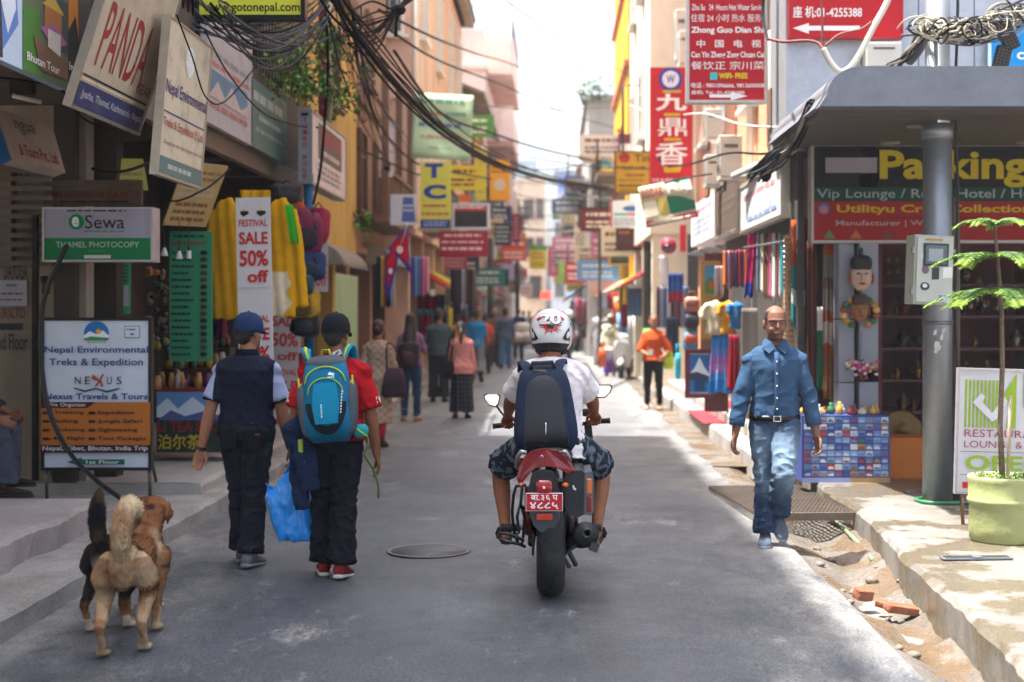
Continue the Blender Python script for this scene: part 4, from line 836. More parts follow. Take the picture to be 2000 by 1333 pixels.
for s in (-1, 1):
    q = MB(); pts = [(s * .01, .10, .51), (s * .055, .125, .475), (s * .10, .09, .512), (s * .088, .03, .553), (s * .06, -.05, .575), (s * .062, .03, .575), (s * .03, .075, .55)]
    q.add([P.tor(p) for p in pts], [(0, 1, 2, 6), (2, 3, 5, 6), (3, 4, 5)], bs); P.S(q, 'collar', solid=.008, fix=False)
q = MB(); q.tube([P.tor((.002, .118, .485)), P.tor((.002, .14, .42)), P.tor((.003, .147, .32)), P.tor((.003, .158, .2)), P.tor((.002, .165, .1)), P.tor((.002, .158, .04))], .017, bs, 6, flat=.28); pl = P.S(q, 'placket')
q = MB()
for z, y in ((.42, .146), (.335, .153), (.25, .16), (.165, .168), (.09, .171)): q.ell(P.tor((.003, y - .002, z)), (.006, .004, .006), mat('#cdd6e2', .4), None, 8, 6)
P.S(q, 'buttons', pl)
q = MB(); q.loft([(P.tor((0, .003, z)), .18, .136, P.Rl @ XA, P.Rl @ YA) for z in (.0, .038)], mat('#0d0c0c', .4), 36, cap=False); o = P.S(q, 'belt', solid=.006, fix=False)
q = MB()
for c_, s2 in (((0, .15, .037), (.05, .006, .006)), ((0, .15, .002), (.05, .006, .006)), ((-.024, .15, .02), (.006, .006, .04)), ((.024, .15, .02), (.006, .006, .04))): q.box(P.tor(c_), s2, metal('#c9cbd0', .25))
P.S(q, 'buckle', o)
for s in (-1, 1):
    sh, el, wr = P.arms[s]; d = (wr - el).normalized(); c_ = el.lerp(wr, .6); q = MB(); q.tube([c_ - d * .035, c_ - d * .03, c_ + d * .03, c_ + d * .036], [.05, .0565, .055, .049], bs, 20); P.S(q, 'cuff')
q = MB(); q.tube([P.tor((-.02, .135, -.02)), P.tor((-.015, .128, -.1)), P.tor((0, .1, -.14))], .006, cloth('#31496a'), 6); P.S(q, 'fly')

# ================================================================ MOTORCYCLE AND RIDER
BY = 8.375; BX = (1076 - VX) * BY / F
bike = thing('motorcycle', 'black and red motorcycle with red number plate ridden away down the street', 'motorcycle', (BX, BY, 0))
rub = mat('#1b1b1c', .75, var=.3, scale=30, bump=.3, bscale=60, dirt=.5, dirtc='#4c4a47', dscale=6); blk = mat('#17181a', .38); blkm = mat('#1d1e20', .6, var=.2); red = mat('#7d0f18', .25, var=.05, coat=.6)
steel = metal('#a5a7aa', .3); dkst = metal('#4a4b4d', .45, dirt=.4, dirtc='#2c241c')
def L(px, py, Y): return at(px, py, Y) - Vector((BX, BY, 0))
def wheel(name, y, r, w, par):
    t = MB(); ax = Matrix.Translation((0, y, r)) @ Matrix.Rotation(R(90), 4, 'Y'); prof = []
    for k in range(17):
        a = R(-100 + 200 * k / 16); prof.append((r - .075 + .075 * math.cos(a), w / 2 * math.sin(a) * 1.0))
    n = 72; k0 = len(t.v); t.lathe(prof, rub, n, ax)
    # tread: grooves cut by pulling in rows of vertices
    for j in range(len(prof)):
        for i in range(n):
            if (3 < j < 13) and ((i + abs(j - 8)) % 6 == 0 and j != 8): 
                v = t.v[k0 + j * n + i]; c = Vector((v.x, y, r)); t.v[k0 + j * n + i] = c + (v - c) * .975
    tr = t.build(name, par)
    q = MB(); q.lathe([(r - .095, -w * .4), (r - .075, -w * .42), (r - .08, 0), (r - .075, w * .42), (r - .095, w * .4)], blk, 40, ax); rim = q.build('rim', tr)
    q = MB()
    for k in range(6):
        a = k * math.pi / 3; q.tube([(0, y + .03 * math.sin(a), r + .03 * math.cos(a)), (0, y + (r - .09) * math.sin(a), r + (r - .09) * math.cos(a))], [.026, .018], blk, 8)
    q.lathe([(.05, -.07), (.055, -.03), (.055, .03), (.05, .07)], dkst, 20, ax); q.build('spokes', tr)
    return tr
wheel('wheel', 0, .315, .165, bike); wheel('wheel', 1.33, .31, .11, bike)
q = MB()
for s in (-1, 1): q.tube([(s * .115, -.02, .315), (s * .11, .3, .36), (s * .09, .5, .4)], [.022, .026, .03], blk, 10); q.tube([(s * .125, .03, .36), (s * .13, .16, .62)], .028, metal('#5a1d20', .4), 10)
q.build('swingarm', bike)
q = MB()
for k in range(46):
    a = k / 46; y, z = (-.06 + .56 * a, .37 + .02 * a); q.box((-.105, y, z), (.016, .009, .018), dkst); q.box((-.105, y, z - .105 + .02 * a), (.016, .009, .018), dkst)
q.build('chain', bike)
q = MB(); q.lathe([(.075, -.006), (.08, 0), (.075, .006)], dkst, 30, Matrix.Translation((-.105, 0, .315)) @ Matrix.Rotation(R(90), 4, 'Y')); q.build('sprocket', bike)
q = MB(); q.ell((0, .75, .42), (.15, .22, .17), blkm, None, 18, 12, .7, .7)
for k in range(7): q.box((0, .78, .42 + k * .028), (.25, .2, .01), dkst)
q.tube([(-.17, .72, .36), (.17, .72, .36)], .09, dkst, 20); q.build('engine', bike)
q = MB(); q.tube([(0, .35, .62), (0, .65, .66), (0, 1.05, .8)], .04, blk, 10); q.tube([(-.09, -.1, .72), (-.1, .4, .7)], .02, blk, 8); q.tube([(.09, -.1, .72), (.1, .4, .7)], .02, blk, 8)
for s in (-1, 1): q.tube([(s * .1, .5, .66), (s * .11, .6, .3), (s * .1, .75, .25)], .022, blk, 8)
q.build('frame', bike)
q = MB(); q.ell((0, .82, .86), (.155, .25, .13), red, Matrix.Rotation(R(8), 3, 'X'), 24, 14, .85, .85); o = q.build('fuel_tank', bike)
q = MB()
for s in (-1, 1): q.ell((s * .16, .95, .76), (.06, .2, .11), red, None, 14, 10, .8, .8)
q.build('tank_shroud', bike)
# seat and red tail cowl
q = MB(); st = [(Vector((0, y, z)), w, h, XA, ZA) for y, z, w, h in ((-.18, .845, .08, .02), (-.13, .85, .105, .035), (.05, .83, .12, .045), (.25, .80, .135, .05), (.45, .79, .12, .05), (.6, .80, .08, .04))]
q.loft(st, mat('#141415', .55, bump=.2, bscale=150), 24, e=.7); q.build('seat', bike)
c0, c1, c2, c3 = L(1012, 940, 8.1), L(1040, 882, 8.16), L(1092, 880, 8.16), L(1122, 917, 8.1)
q = MB()
for s, (bt, tp) in ((-1, (L(1010, 942, 8.16), L(1036, 888, 8.13))), (1, (L(1126, 918, 8.16), L(1096, 886, 8.13)))):
    pass
poly = [(1008, 936), (1014, 912), (1026, 891), (1040, 882), (1066, 877), (1090, 880), (1106, 893), (1116, 906), (1124, 921), (1112, 928), (1100, 921), (1088, 915), (1066, 912), (1044, 917), (1030, 930), (1018, 946), (1012, 946)]
n = len(poly); vs = []
for d in (0, .012, .35):
    for x, y in poly: p = L(x, y, 8.12); k = 1 if d < .3 else 1.02; vs.append(Vector((p.x * (.94 if d == 0 else k), p.y + d + abs(p.x) * .25, p.z + (0 if d < .3 else -.03))))
q = MB(); q.add(vs, [tuple(range(n - 1, -1, -1))] + [(r_ * n + i, r_ * n + (i + 1) % n, (r_ + 1) * n + (i + 1) % n, (r_ + 1) * n + i) for r_ in (0, 1) for i in range(n)], red); tc = q.build('tail_cowl', bike, bev=.006)
q = MB(); p = L(1058, 893, 8.112); q.ell(p, (.012, .004, .012), metal('#b98b8d', .3), None, 14, 8); q.ell(p + Vector((0, -.003, 0)), (.006, .003, .006), red, None, 10, 6); q.build('emblem', tc)
for s in (-1, 1):
    a = 1022 if s < 0 else 1100; q = MB(); q.tube([L(a - s * 6, 884, 8.1), L(a + s * 4, 882, 8.09), L(a + s * 11, 893, 8.13), L(a + s * 13, 912, 8.3), L(a + s * 8, 915, 8.55)], .0125, steel, 10); q.build('grab_rail', bike)
# rear light, plate, mudguard
q = MB(); lp = [(1038, 930), (1046, 920), (1078, 920), (1086, 930), (1092, 962), (1084, 972), (1040, 972), (1030, 962)]
q.prism([(L(x, y, 8.1).x, L(x, y, 8.1).z) for x, y in lp], .2, .30, blkm, Matrix(((1, 0, 0, 0), (0, 0, 1, 0), (0, 1, 0, 0), (0, 0, 0, 1))) @ Matrix.Translation((0, 0, -.5)))
th = q.build('tail_unit', bike, bev=.008)
q = MB(); a = L(1046, 966, 8.05); b = L(1079, 938, 8.05); c_ = (a + b) / 2; q.ell((c_.x, -.31, c_.z), ((b.x - a.x) / 2, .03, (b.z - a.z) / 2), mat('#8e1020', .15, var=.1, scale=60, coat=1), None, 20, 14, .5, .5); tl = q.build('tail_light', th)
q = MB(); q.ell((c_.x, -.325, c_.z), (.013, .018, .013), mat('#ff5a4a', .3, emit=1.6), None, 10, 8); q.build('lit_bulb', tl)
q = MB(); a = L(1028, 998, 8.03); b = L(1098, 965, 8.03); q.bx(a.x - .004, b.x + .004, -.335, -.33, a.z - .004, b.z + .004, mat('#d9d5d2', .5)); pl = q.build('number_plate', bike, bev=.003)
mt = Matrix(((1, 0, 0, a.x), (0, 0, -1, -.3355), (0, 1, 0, a.z), (0, 0, 0, 1))); w, h = b.x - a.x, b.z - a.z
q = MB(); q.quad([(0, 0, .0015), (w, 0, .0015), (w, h, .0015), (0, h, .0015)], mat('#b5121f', .4), mt)
wm = mat('#f1efee', .5); q.text('बा.३६ प', w * .12, h * .58, w * .88, h * .93, .003, wm, .012, mt); q.text('४८८५', w * .1, h * .08, w * .9, h * .5, .003, wm, .02, mt)
for x in (.1, .9): q.ell(mt @ Vector((w * x, h * .9, .003)), (.004, .003, .004), dkst, None, 8, 6)
q.build('lettering', pl)
q = MB(); mg = [(1034, 998), (1092, 998), (1093, 1015), (1083, 1032), (1066, 1041), (1054, 1040), (1042, 1028), (1035, 1010)]
n = len(mg); vs = []
for d in (0, .02, .2): vs += [L(x, y, 8.09) + Vector((0, d, d * .3)) for x, y in mg]
q.add(vs, [tuple(range(n - 1, -1, -1))] + [(r_ * n + i, r_ * n + (i + 1) % n, (r_ + 1) * n + (i + 1) % n, (r_ + 1) * n + i) for r_ in (0, 1) for i in range(n)], mat('#3e434a', .5)); mgo = q.build('mudguard', bike, bev=.005)
q = MB(); a = L(1048, 1015, 8.08); b = L(1079, 1003, 8.08); q.bx(a.x, b.x, -.318, -.3, a.z, b.z, mat('#c8361a', .3, coat=.6)); q.build('reflector', mgo, bev=.002)
# indicators
for px in (1018, 1104):
    q = MB(); q.ell(L(px, 948, 8.12), (.02, .03, .016), mat('#c0571c', .3, coat=.5), None, 12, 8); q.build('indicator', bike)
# pannier on the right
def pz(px, py): p = L(px, py, 8.18); return (p.x, p.z)
q = MB(); q.prism([pz(1103, 925), pz(1110, 920), pz(1136, 919), pz(1142, 924), pz(1140, 1006), pz(1128, 1011), pz(1110, 1006), pz(1103, 992)], -.2, .22, mat('#23262b', .4), Matrix(((1, 0, 0, 0), (0, 0, 1, 0), (0, 1, 0, 0), (0, 0, 0, 1)))); pn = q.build('pannier', bike, bev=.012)
q = MB(); q.prism([pz(1141, 924), pz(1156, 922), pz(1160, 935), pz(1160, 1000), pz(1154, 1008), pz(1140, 1006)], -.19, .21, mat('#55585c', .4), Matrix(((1, 0, 0, 0), (0, 0, 1, 0), (0, 1, 0, 0), (0, 0, 0, 1)))); q.build('lid', pn, bev=.01)
q = MB(); q.box(L(1151, 950, 7.98), (.03, .03, .085), mat('#c76a2a', .25, coat=.8)); q.box(L(1151, 985, 7.98), (.03, .03, .09), mat('#6d0f15', .25, coat=.8)); q.build('reflector', pn, bev=.006)
q = MB(); p = L(1122, 955, 7.97); q.quad([(p.x - .012, p.y, p.z + .018), (p.x - .006, p.y, p.z - .004), (p.x + .006, p.y, p.z - .01), (p.x + .01, p.y, p.z + .002), (p.x + .002, p.y, p.z + .004), (p.x - .003, p.y, p.z + .02)], mat('#d9dcde', .5)); q.build('mark', pn)
# exhaust
q = MB(); a, b = L(1147, 1044, 8.12), L(1122, 1050, 8.9); q.tube([a, a.lerp(b, .08), a.lerp(b, .5), b], [.068, .074, .075, .05], blkm, 22); ex = q.build('exhaust', bike)
q = MB(); q.lathe([(.028, 0), (.03, .012), (.02, .014), (.018, 0)], dkst, 20, Matrix.Translation(a + Vector((.0, -.006, .008))) @ Matrix.Rotation(R(90), 4, 'X')); q.ell(a + Vector((0, -.002, .008)), (.019, .004, .019), mat('#050505', .9), None, 14, 6); q.build('outlet', ex)
q = MB(); q.box(L(1160, 1064, 8.2), (.05, .2, .05), dkst, Matrix.Rotation(R(20), 3, 'Y')); q.tube([L(1128, 1062, 8.3), L(1100, 1085, 8.35), L(1112, 1108, 8.3)], .014, dkst, 8); q.tube([L(1110, 960, 8.3), L(1118, 1040, 8.3)], .016, steel, 8); q.build('bracket', bike)
# side guard on the left
wire = metal('#3b3c3e', .45)
q = MB(); q.tube([L(1028, 948, 8.1), L(1008, 950, 8.1), L(1003, 968, 8.15), L(1000, 1000, 8.2), L(1003, 1035, 8.25), L(1012, 1062, 8.3), L(1025, 1068, 8.35)], .0095, wire, 8)
q.tube([L(1030, 1000, 8.25), L(1016, 985, 8.15), L(1010, 1010, 8.2), L(1014, 1040, 8.25), L(1003, 1050, 8.2)], .0085, wire, 8); q.tube([L(1020, 952, 8.12), L(1017, 985, 8.15), L(1024, 1010, 8.2), L(1022, 1050, 8.3)], .0085, wire, 8)
q.tube([L(972, 1050, 8.25), L(978, 1042, 8.15), L(1000, 1044, 8.12), L(1022, 1056, 8.15), L(1018, 1064, 8.25), L(990, 1058, 8.3), L(974, 1053, 8.3)], .0095, wire, 8); q.build('side_guard', bike)
for s in (-1, 1):
    q = MB(); q.tube([(s * .1, .42, .335), (s * .2, .42, .34)], .016, steel, 8); q.tube([(s * .2, .42, .34), (s * .31, .42, .342)], .024, rub, 10); q.build('foot_peg', bike)
q = MB(); q.tube([(.06, .2, .4), (.1, .18, .25), (.15, .12, .16)], .015, dkst, 8); q.build('stand', bike)
# front end
q = MB()
for s in (-1, 1): q.tube([(s * .1, 1.33, .31), (s * .1, 1.1, .85)], .026, dkst, 12)
q.build('fork', bike)
q = MB(); q.ell((0, 1.22, .82), (.12, .1, .12), red, None, 16, 10); q.build('headlight_cowl', bike)
HL, HR = L(963, 833, 9.33), L(1191, 822, 9.33)
q = MB(); q.tube([HL, L(1000, 829, 9.36), L(1040, 838, 9.45), L(1076, 842, 9.46), L(1115, 836, 9.45), L(1152, 824, 9.36), HR], .012, blk, 10); q.build('handlebar', bike)
for a, b, lv in ((HL, L(1000, 829, 9.36), -1), (HR, L(1152, 824, 9.36), 1)):
    q = MB(); d = (b - a); q.tube([a, a + d * .04, a + d * .06, b], [.02, .021, .0175, .0175], rub, 14); g = q.build('grip', bike)
    q = MB(); q.tube([b + Vector((0, .04, 0)), a + Vector((0, .09, .0)), a + Vector((-lv * .01, .085, -.004))], [.008, .007, .01], steel, 8); q.build('lever', g)
q = MB(); q.box(L(1150, 848, 9.4), (.05, .06, .13), blkm, Matrix.Rotation(R(-6), 3, 'Y')); q.box(L(1148, 806, 9.4), (.07, .05, .05), blkm); q.build('instrument', bike, bev=.01)
mir = mat('#d8dde0', .03, metal=1., var=0)
for (poly, rt, Y) in (([(945, 772), (952, 769), (972, 769), (977, 774), (974, 790), (968, 796), (955, 792), (946, 780)], (992, 822), 9.36), ([(1160, 757), (1168, 752), (1192, 752), (1196, 756), (1192, 767), (1182, 777), (1168, 778), (1162, 772)], (1138, 812), 9.36)):
    n = len(poly); cx = sum(x for x, y in poly) / n; cy = sum(y for x, y in poly) / n; vs = []
    for sc_, d in ((.93, 0), (1.04, .006), (1.02, .03), (.6, .055)): vs += [L(cx + (x - cx) * sc_, cy + (y - cy) * sc_, Y) + Vector((0, d, 0)) for x, y in poly]
    q = MB(); q.add(vs, [tuple(range(3 * n, 4 * n)), tuple(range(n - 1, -1, -1))] + [(r_ * n + i, r_ * n + (i + 1) % n, (r_ + 1) * n + (i + 1) % n, (r_ + 1) * n + i) for r_ in range(3) for i in range(n)], mat('#101114', .25)); mo = q.build('mirror', bike)
    q = MB(); q.add([L(cx + (x - cx) * .88, cy + (y - cy) * .86, Y) + Vector((0, -.002 + .02 * (y - cy) / 20 * 0, 0)) for x, y in poly], [tuple(range(n))], mir); q.build('mirror_glass', mo, fix=False)
    q = MB(); q.tube([L(cx + (6 if cx > 1000 else -4) * -1, cy + 6, Y) + Vector((0, .04, 0)), L((cx + rt[0]) / 2, (cy + rt[1]) / 2 + 2, Y + .05), L(*rt, Y + .05)], .007, blk, 8); q.build('stem', mo)

# ---- the rider: built in the motorcycle's place, seated
S_ = 1.0
Hs = 1.71
def rl(v): return tuple(v)
seat = Vector((BX, BY + .33, 0))
def loc(p): return (p + Vector((BX, BY, 0)) - seat)
plaid0, plaid1 = hx('#1b222c'), hx('#59636e')
def shorts_col(p, n):
    a = noise.noise(Vector((p.x * 26, p.y * 26, p.z * 26))); b = noise.noise(Vector((p.x * 60, p.y * 20, p.z * 9 + 5))); k = 1 if a > .18 or b > .35 else 0; return plaid1 if k else plaid0
wp = 3
hl = loc(HL.lerp(L(1000, 829, 9.36), .55)) + Vector((.02, -.085, .035)); hr_ = loc(HR.lerp(L(1152, 824, 9.36), .55)) + Vector((-.02, -.085, .035))
P = person('motorcyclist in white T-shirt and patterned shorts wearing a graphic helmet', seat.x, seat.y, 0, Hs, '#865339',
    dict(lean=9, hipz=.865, hips=.10, legL=(60, 33, -27, -6), legR=(60, 33, -27, -6), shin_out=-6, handL=(*hl, -.9, -.2, -.75), handR=(*hr_, .9, -.2, -.75), hpitch=8, hyaw=-2),
    top=dict(c='#d9d2d6', sleeve=.72, hem=-.09, infl=.022, sfl=.028, amp=.014, name='t_shirt'), bot=dict(kind='shorts', c='#1d2530', end=.93, infl=.02, col=shorts_col, amp=.014), shoe=None, hair=('none', '#000'), vox=.006, wide=1.14, seed=12, curl=(88, 88), palm={-1: (0, .35, -1), 1: (0, .35, -1)}, neck=1.05)
for s in (-1, 1):
    hp, kn, an = P.legs[s]; f = P.lg[s][2]; fd = dirv(90 - f, 0, s); fd = Vector((s * .14, fd.y, fd.z)).normalized(); up = XA.cross(fd).normalized(); sx = fd.cross(up)
    q = MB(); q.loft([(an + fd * t - up * .074, w, .011, sx, up) for t, w in ((-.09, .02), (-.08, .036), (0, .04), (.1, .05), (.16, .045), (.2, .025))], mat('#2a2320', .8), 16, e=.6); sd = P.S(q, 'sandal')
    q = MB()
    for t in (.03, .1): q.tube([an + fd * t - up * .07 - sx * .045, an + fd * t - up * .03 - sx * .03, an + fd * t - up * (.015 + t * .12), an + fd * t - up * .03 + sx * .03, an + fd * t - up * .07 + sx * .045], .012, mat('#231a15', .7), 8, flat=.35)
    P.S(q, 'strap', sd)
# helmet
hc = P.hc; Hm = P.Hm
hr = thing('helmet', 'white full face helmet with red and black graphics on the motorcyclist', 'helmet', P.root.location)
wht = mat('#d2d3d4', .18, var=.03, coat=.8); hb = mat('#101114', .5); hred = mat('#b01722', .25, coat=.8); hgr = mat('#6f7478', .3, coat=.5)
hcen = hc((0, .005, .125)); RX, RY_, RZ = .136, .158, .142
Hrot = Hm
def hp_(az, el, off=0.):
    """helmet shell: az from the back (+ to the right), el up; squared off a little"""
    v = Vector((math.sin(az) * math.cos(el), -math.cos(az) * math.cos(el), math.sin(el)))
    k = 1 / ((abs(v.x / RX) ** 2.3 + abs(v.y / RY_) ** 2.3 + abs(v.z / RZ) ** 2.3) ** (1 / 2.3)); return hcen + Hrot @ (v * (k + off))
q = MB(); q.grid(lambda i, j: hp_((i - .5) * 2 * math.pi, R(-52) + R(142) * j), 56, 28, wht); P.S(q, 'shell', hr, fix=True)
q = MB(); ring_ = [hp_(R(k * 10), R(-52)) for k in range(37)]
q.tube(ring_, .012, hb, 8); q.grid(lambda i, j: hp_(R(-75 + 150 * i), R(-53 + 18 * j + 8 * abs(i - .5) * 2 * 0), .0022), 30, 6, hb); q.grid(lambda i, j: hp_(R(-180 + 360 * i), R(-52), -.0 - .035 * j) + Vector((0, 0, -.03 * (1 - (2 * j - 1) ** 2))), 36, 5, hb); P.S(q, 'lower_rim', hr)
def decal(pts, m, mb, off=.0025): mb.add([hp_(R(a), R(b), off) for a, b in pts], [tuple(range(len(pts)))], m)
q = MB()
for s in (-1, 1):
    decal([(s * 58, -27), (s * 40, -28), (s * 30, -24), (s * 36, -12), (s * 46, 2), (s * 48, 4)], hb, q, .005)
    decal([(s * 50, -24), (s * 45, -25), (s * 46, -19)], hgr, q, .0065); decal([(s * 43, -25), (s * 39, -25), (s * 41, -21)], hgr, q, .0065)
rr_ = random.Random(5)
for k in range(22):
    a = k / 22 * 2 * math.pi; ca, sa = math.cos(a), math.sin(a); ln = rr_.uniform(17, 30); w = rr_.uniform(2.2, 4.5)
    if abs(ca) > .25 or sa < 0: decal([(ca * 8 - sa * w, 4 + sa * 8 + ca * w), (ca * ln * 1.1, 4 + sa * ln * .82), (ca * 8 + sa * w, 4 + sa * 8 - ca * w)], hred, q, .0055)
for s in (-1, 1):
    decal([(s * 34, 20), (s * 20, 29), (s * 16, 24), (s * 30, 14)], hred, q, .0065)
    for k in range(7): decal([(s * (28 + k * 9), 62 - k * 4), (s * (34 + k * 9), 58 - k * 4), (s * (26 + k * 10), 52 - k * 5), (s * (24 + k * 9), 57 - k * 4)], hred if k % 2 == 0 else hgr, q)
decal([(-8, 4), (8, 4), (6, -4), (-6, -4)], hb, q, .007)
def arc_text(t, a0, a1, b0, b1, m, off, bold=.02, tilt=0):
    g, fs = text_geo(t, bold); vs = []
    for v in g: a = a0 + (a1 - a0) * v.x; b = b0 + (b1 - b0) * v.y + tilt * (v.x - .5); vs.append(hp_(R(a), R(b), off))
    q.add(vs, fs, m)
arc_text('20', -25, 25, 4, 33, hb, .0075, .06); arc_text('20', -24, 24, 5.5, 31.5, wht, .009, .04)
P.S(q, 'graphics', hr, fix=False)
q = MB(); arc_text('HE', 54, 88, 0, 22, hgr, .003, .03, -14); arc_text('HE', -88, -56, 2, 20, hgr, .003, .02, 14); P.S(q, 'lettering', hr, fix=False)
# rider's backpack
M0 = Matrix.Translation(P.root.location)
rot = P.Rl @ Matrix.Rotation(R(180), 3, 'Z')
w_, h_, d_ = .415, .525, .17
r, q, m = backpack(P, at(1064, 800, 8.52) + Vector((0, .0, 0)), Matrix.Rotation(R(-8), 3, 'X') @ Matrix.Rotation(R(180), 3, 'Z') @ Matrix.Rotation(R(3), 3, 'Y'), w_, h_, d_, '#232c40', '#15181d', 'dark navy city backpack with black front panel on the motorcyclist', e=.6, taper=.7)
q.build('bag', r)
def fr2(x, z, d=0): return front(x, z, d, w_, h_, d_, .7, .6)
pm = mat('#1c2026', .5, bump=.15, bscale=200)
def bpanel(t): return .132 * (1 - .26 * t) * (1 if t < .75 else math.sqrt(max(0, 1 - ((t - .75) / .26) ** 2)))
q = MB(); q.grid(lambda i, j: fr2((2 * i - 1) * bpanel(j), -.235 + .435 * j, .003), 12, 24, pm); fp = q.build('front_panel', r, fix=False)
q = MB(); edge = [fr2(s * bpanel(t), -.235 + .435 * t, .003) for s, ts in ((-1, [k / 24 for k in range(25)]), (1, [k / 24 for k in range(24, -1, -1)])) for t in ts]; q.tube(edge, .004, cloth('#2d374d'), 6); q.build('piping', fp)
q = MB(); q.tube([fr2(0.005, -.21, .004), fr2(.0, -.14, .004), fr2(-.003, -.09, .004)], .0038, metal('#c3c8cf', .25), 6); q.build('reflective_strip', r)
q = MB(); q.grid(lambda i, j: fr2(-.02 + .075 * i, .213 + .02 * j + .012 * i, .004), 5, 3, pm); q.build('label_patch', r, fix=False)
for s in (-1, 1):
    q = MB(); q.tube([(s * .085, .05, .215), (s * .105, .01, .275), (s * .115, -.06, .295), (s * .12, -.14, .28), (s * .13, -.2, .2)], [.03, .036, .036, .034, .03], cloth('#2a3348', bump=.3), 10, flat=.3); q.build('shoulder_strap', r)
q = MB(); q.tube([(-.075, .06, .235), (-.06, .075, .272), (.06, .075, .272), (.075, .06, .235)], [.012, .014, .014, .012], mat('#15181d', .6), 8); q.build('handle', r)

# ================================================================ DOGS
def dog(label, x, y, yaw, sc_, colf, tail, headp, legs, furn, seed, furcol):
    root = thing('dog', label, 'dog', (x, y, 0), R(yaw)); q = MB(); m = VC
    Rd = lambda z, yy: (XA, ZA)
    # trunk, rump to chest (local +y forward); deep chest, tucked belly
    T = [(-.36, .415, .035, .05), (-.34, .415, .075, .095), (-.28, .42, .098, .115), (-.18, .42, .1, .105), (-.06, .405, .092, .095), (.06, .40, .1, .11), (.18, .40, .108, .13), (.27, .405, .1, .13), (.33, .42, .08, .105), (.365, .43, .045, .06)]
    q.loft([(Vector((0, a, z)), w, h, XA, ZA) for a, z, w, h in [(a_, z_, w_ * (.78 if a_ < -.1 else .88), h_ * (.93 if a_ < -.1 else 1)) for a_, z_, w_, h_ in T]], m, 20)
    hd = Vector(headp)
    nb = Vector((0, .27, .455)); q.tube([nb, nb.lerp(hd, .45) + Vector((0, .015, 0)), hd + Vector((0, -.02, 0))], [.105, .082, .076], m, 16, rnd=True)
    hy = Matrix.Rotation(R(legs.get('hyaw', -12)), 3, 'Z') @ Matrix.Rotation(R(legs.get('hpitch', -8)), 3, 'X'); hp = lambda *p: hd + hy @ Vector(p)
    q.ell(hd, (.075, .085, .072), m, hy, 18, 12); q.loft([(hp(0, .05, -.01), .055, .05, hy @ XA, hy @ ZA), (hp(0, .12, -.025), .038, .036, hy @ XA, hy @ ZA), (hp(0, .17, -.03), .033, .03, hy @ XA, hy @ ZA), (hp(0, .185, -.028), .02, .02, hy @ XA, hy @ ZA)], m, 14)
    for s in (-1, 1):                                             # folded ears
        q.tube([hp(s * .055, -.01, .055), hp(s * .09, -.012, .035), hp(s * .102, .0, -.02), hp(s * .092, .012, -.06)], [.026, .032, .03, .014], m, 10, rnd=True, flat=.35)
    for s, (hf, ff) in ((-1, (legs['hl'], legs['fl'])), (1, (legs['hr'], legs['fr']))):
        # hind: thigh, stifle forward, hock backward, near-vertical shank
        hip = Vector((s * .062, -.24, .42)); fo = Vector((s * .085, hf - .27, .028)); st = Vector((s * .095, hf * .5 - .16, .285)); hk = Vector((s * .083, hf - .36, .165))
        q.tube([hip, hip.lerp(st, .5) + Vector((s * .015, -.03, 0)), st, st.lerp(hk, .5), hk, hk.lerp(fo, .5), fo + Vector((0, 0, .012))], [.066, .064, .047, .035, .025, .02, .021], m, 14, rnd=True, flat=1.0)
        for k in (-1.5, -.5, .5, 1.5): q.tube([fo + Vector((k * .01, -.005, .005)), fo + Vector((k * .014, .03, .004)), fo + Vector((k * .015, .052, -.012))], [.014, .0145, .009], m, 8, rnd=True)
        sh = Vector((s * .08, .23, .37)); el = Vector((s * .088, .2 + ff * .2, .27)); wr = Vector((s * .082, .235 + ff * .8, .115)); fo = Vector((s * .08, .235 + ff, .028))
        q.tube([sh, sh.lerp(el, .6), el, el.lerp(wr, .5), wr, fo + Vector((0, 0, .012))], [.075, .06, .043, .03, .025, .024], m, 14, rnd=True)
        for k in (-1.5, -.5, .5, 1.5): q.tube([fo + Vector((k * .01, -.005, .005)), fo + Vector((k * .014, .03, .004)), fo + Vector((k * .015, .052, -.012))], [.014, .0145, .009], m, 8, rnd=True)
    tp = [Vector(p) for p in tail[0]]; q.tube(tp, tail[1], m, 14, rnd=True)
    b = q.remesh('body', root, .0075, 2, disp=lambda p, n: .005 * noise.noise(Vector((p.x * 22, p.y * 10, p.z * 22))) + .003 * noise.noise(Vector((p.x * 70, p.y * 30, p.z * 50))), col=colf, scale=sc_)
    # coat: short tapering hairs lying back along the body, longer on tail and breeches
    rr = random.Random(seed); me = b.data; fs = list(me.polygons); q = MB(); cols = []; ar = [p.area for p in fs]; pick = rr.choices(range(len(fs)), ar, k=furn); vs = []; fc = []
    att = me.color_attributes['Col'].data
    for k in pick:
        p = fs[k]; c = p.center; n = p.normal; pl = c / sc_
        if pl.z < .12: continue
        tl = min((pl - t).length for t in tp[1:]); L_ = .011
        lay = Vector((0, -1, -.45))
        if tl < .09: L_ = .022; i = min(range(len(tp)), key=lambda i: (pl - tp[i]).length); lay = (tp[min(i + 1, len(tp) - 1)] - tp[max(i - 1, 0)]).normalized() * .9 + n * .5
        elif pl.y < -.2 and pl.z < .44: L_ = .013; lay = Vector((0, -.35, -1))
        L_ *= rr.uniform(.6, 1.3) * sc_
        d = (lay - n * lay.dot(n) * .8).normalized() + n * .33 + Vector((rr.uniform(-.25, .25), rr.uniform(-.25, .25), rr.uniform(-.25, .25))); d.normalize(); t = d.cross(n).normalized() * .0026 * sc_
        o = len(vs); vs += [c - t, c + t, c + d * L_]; fc.append((o, o + 1, o + 2)); col = att[p.vertices[0]].color; g = rr.uniform(.7, 1.35); cols += [min(1, col[0] * g), min(1, col[1] * g), min(1, col[2] * g), 1] * 3
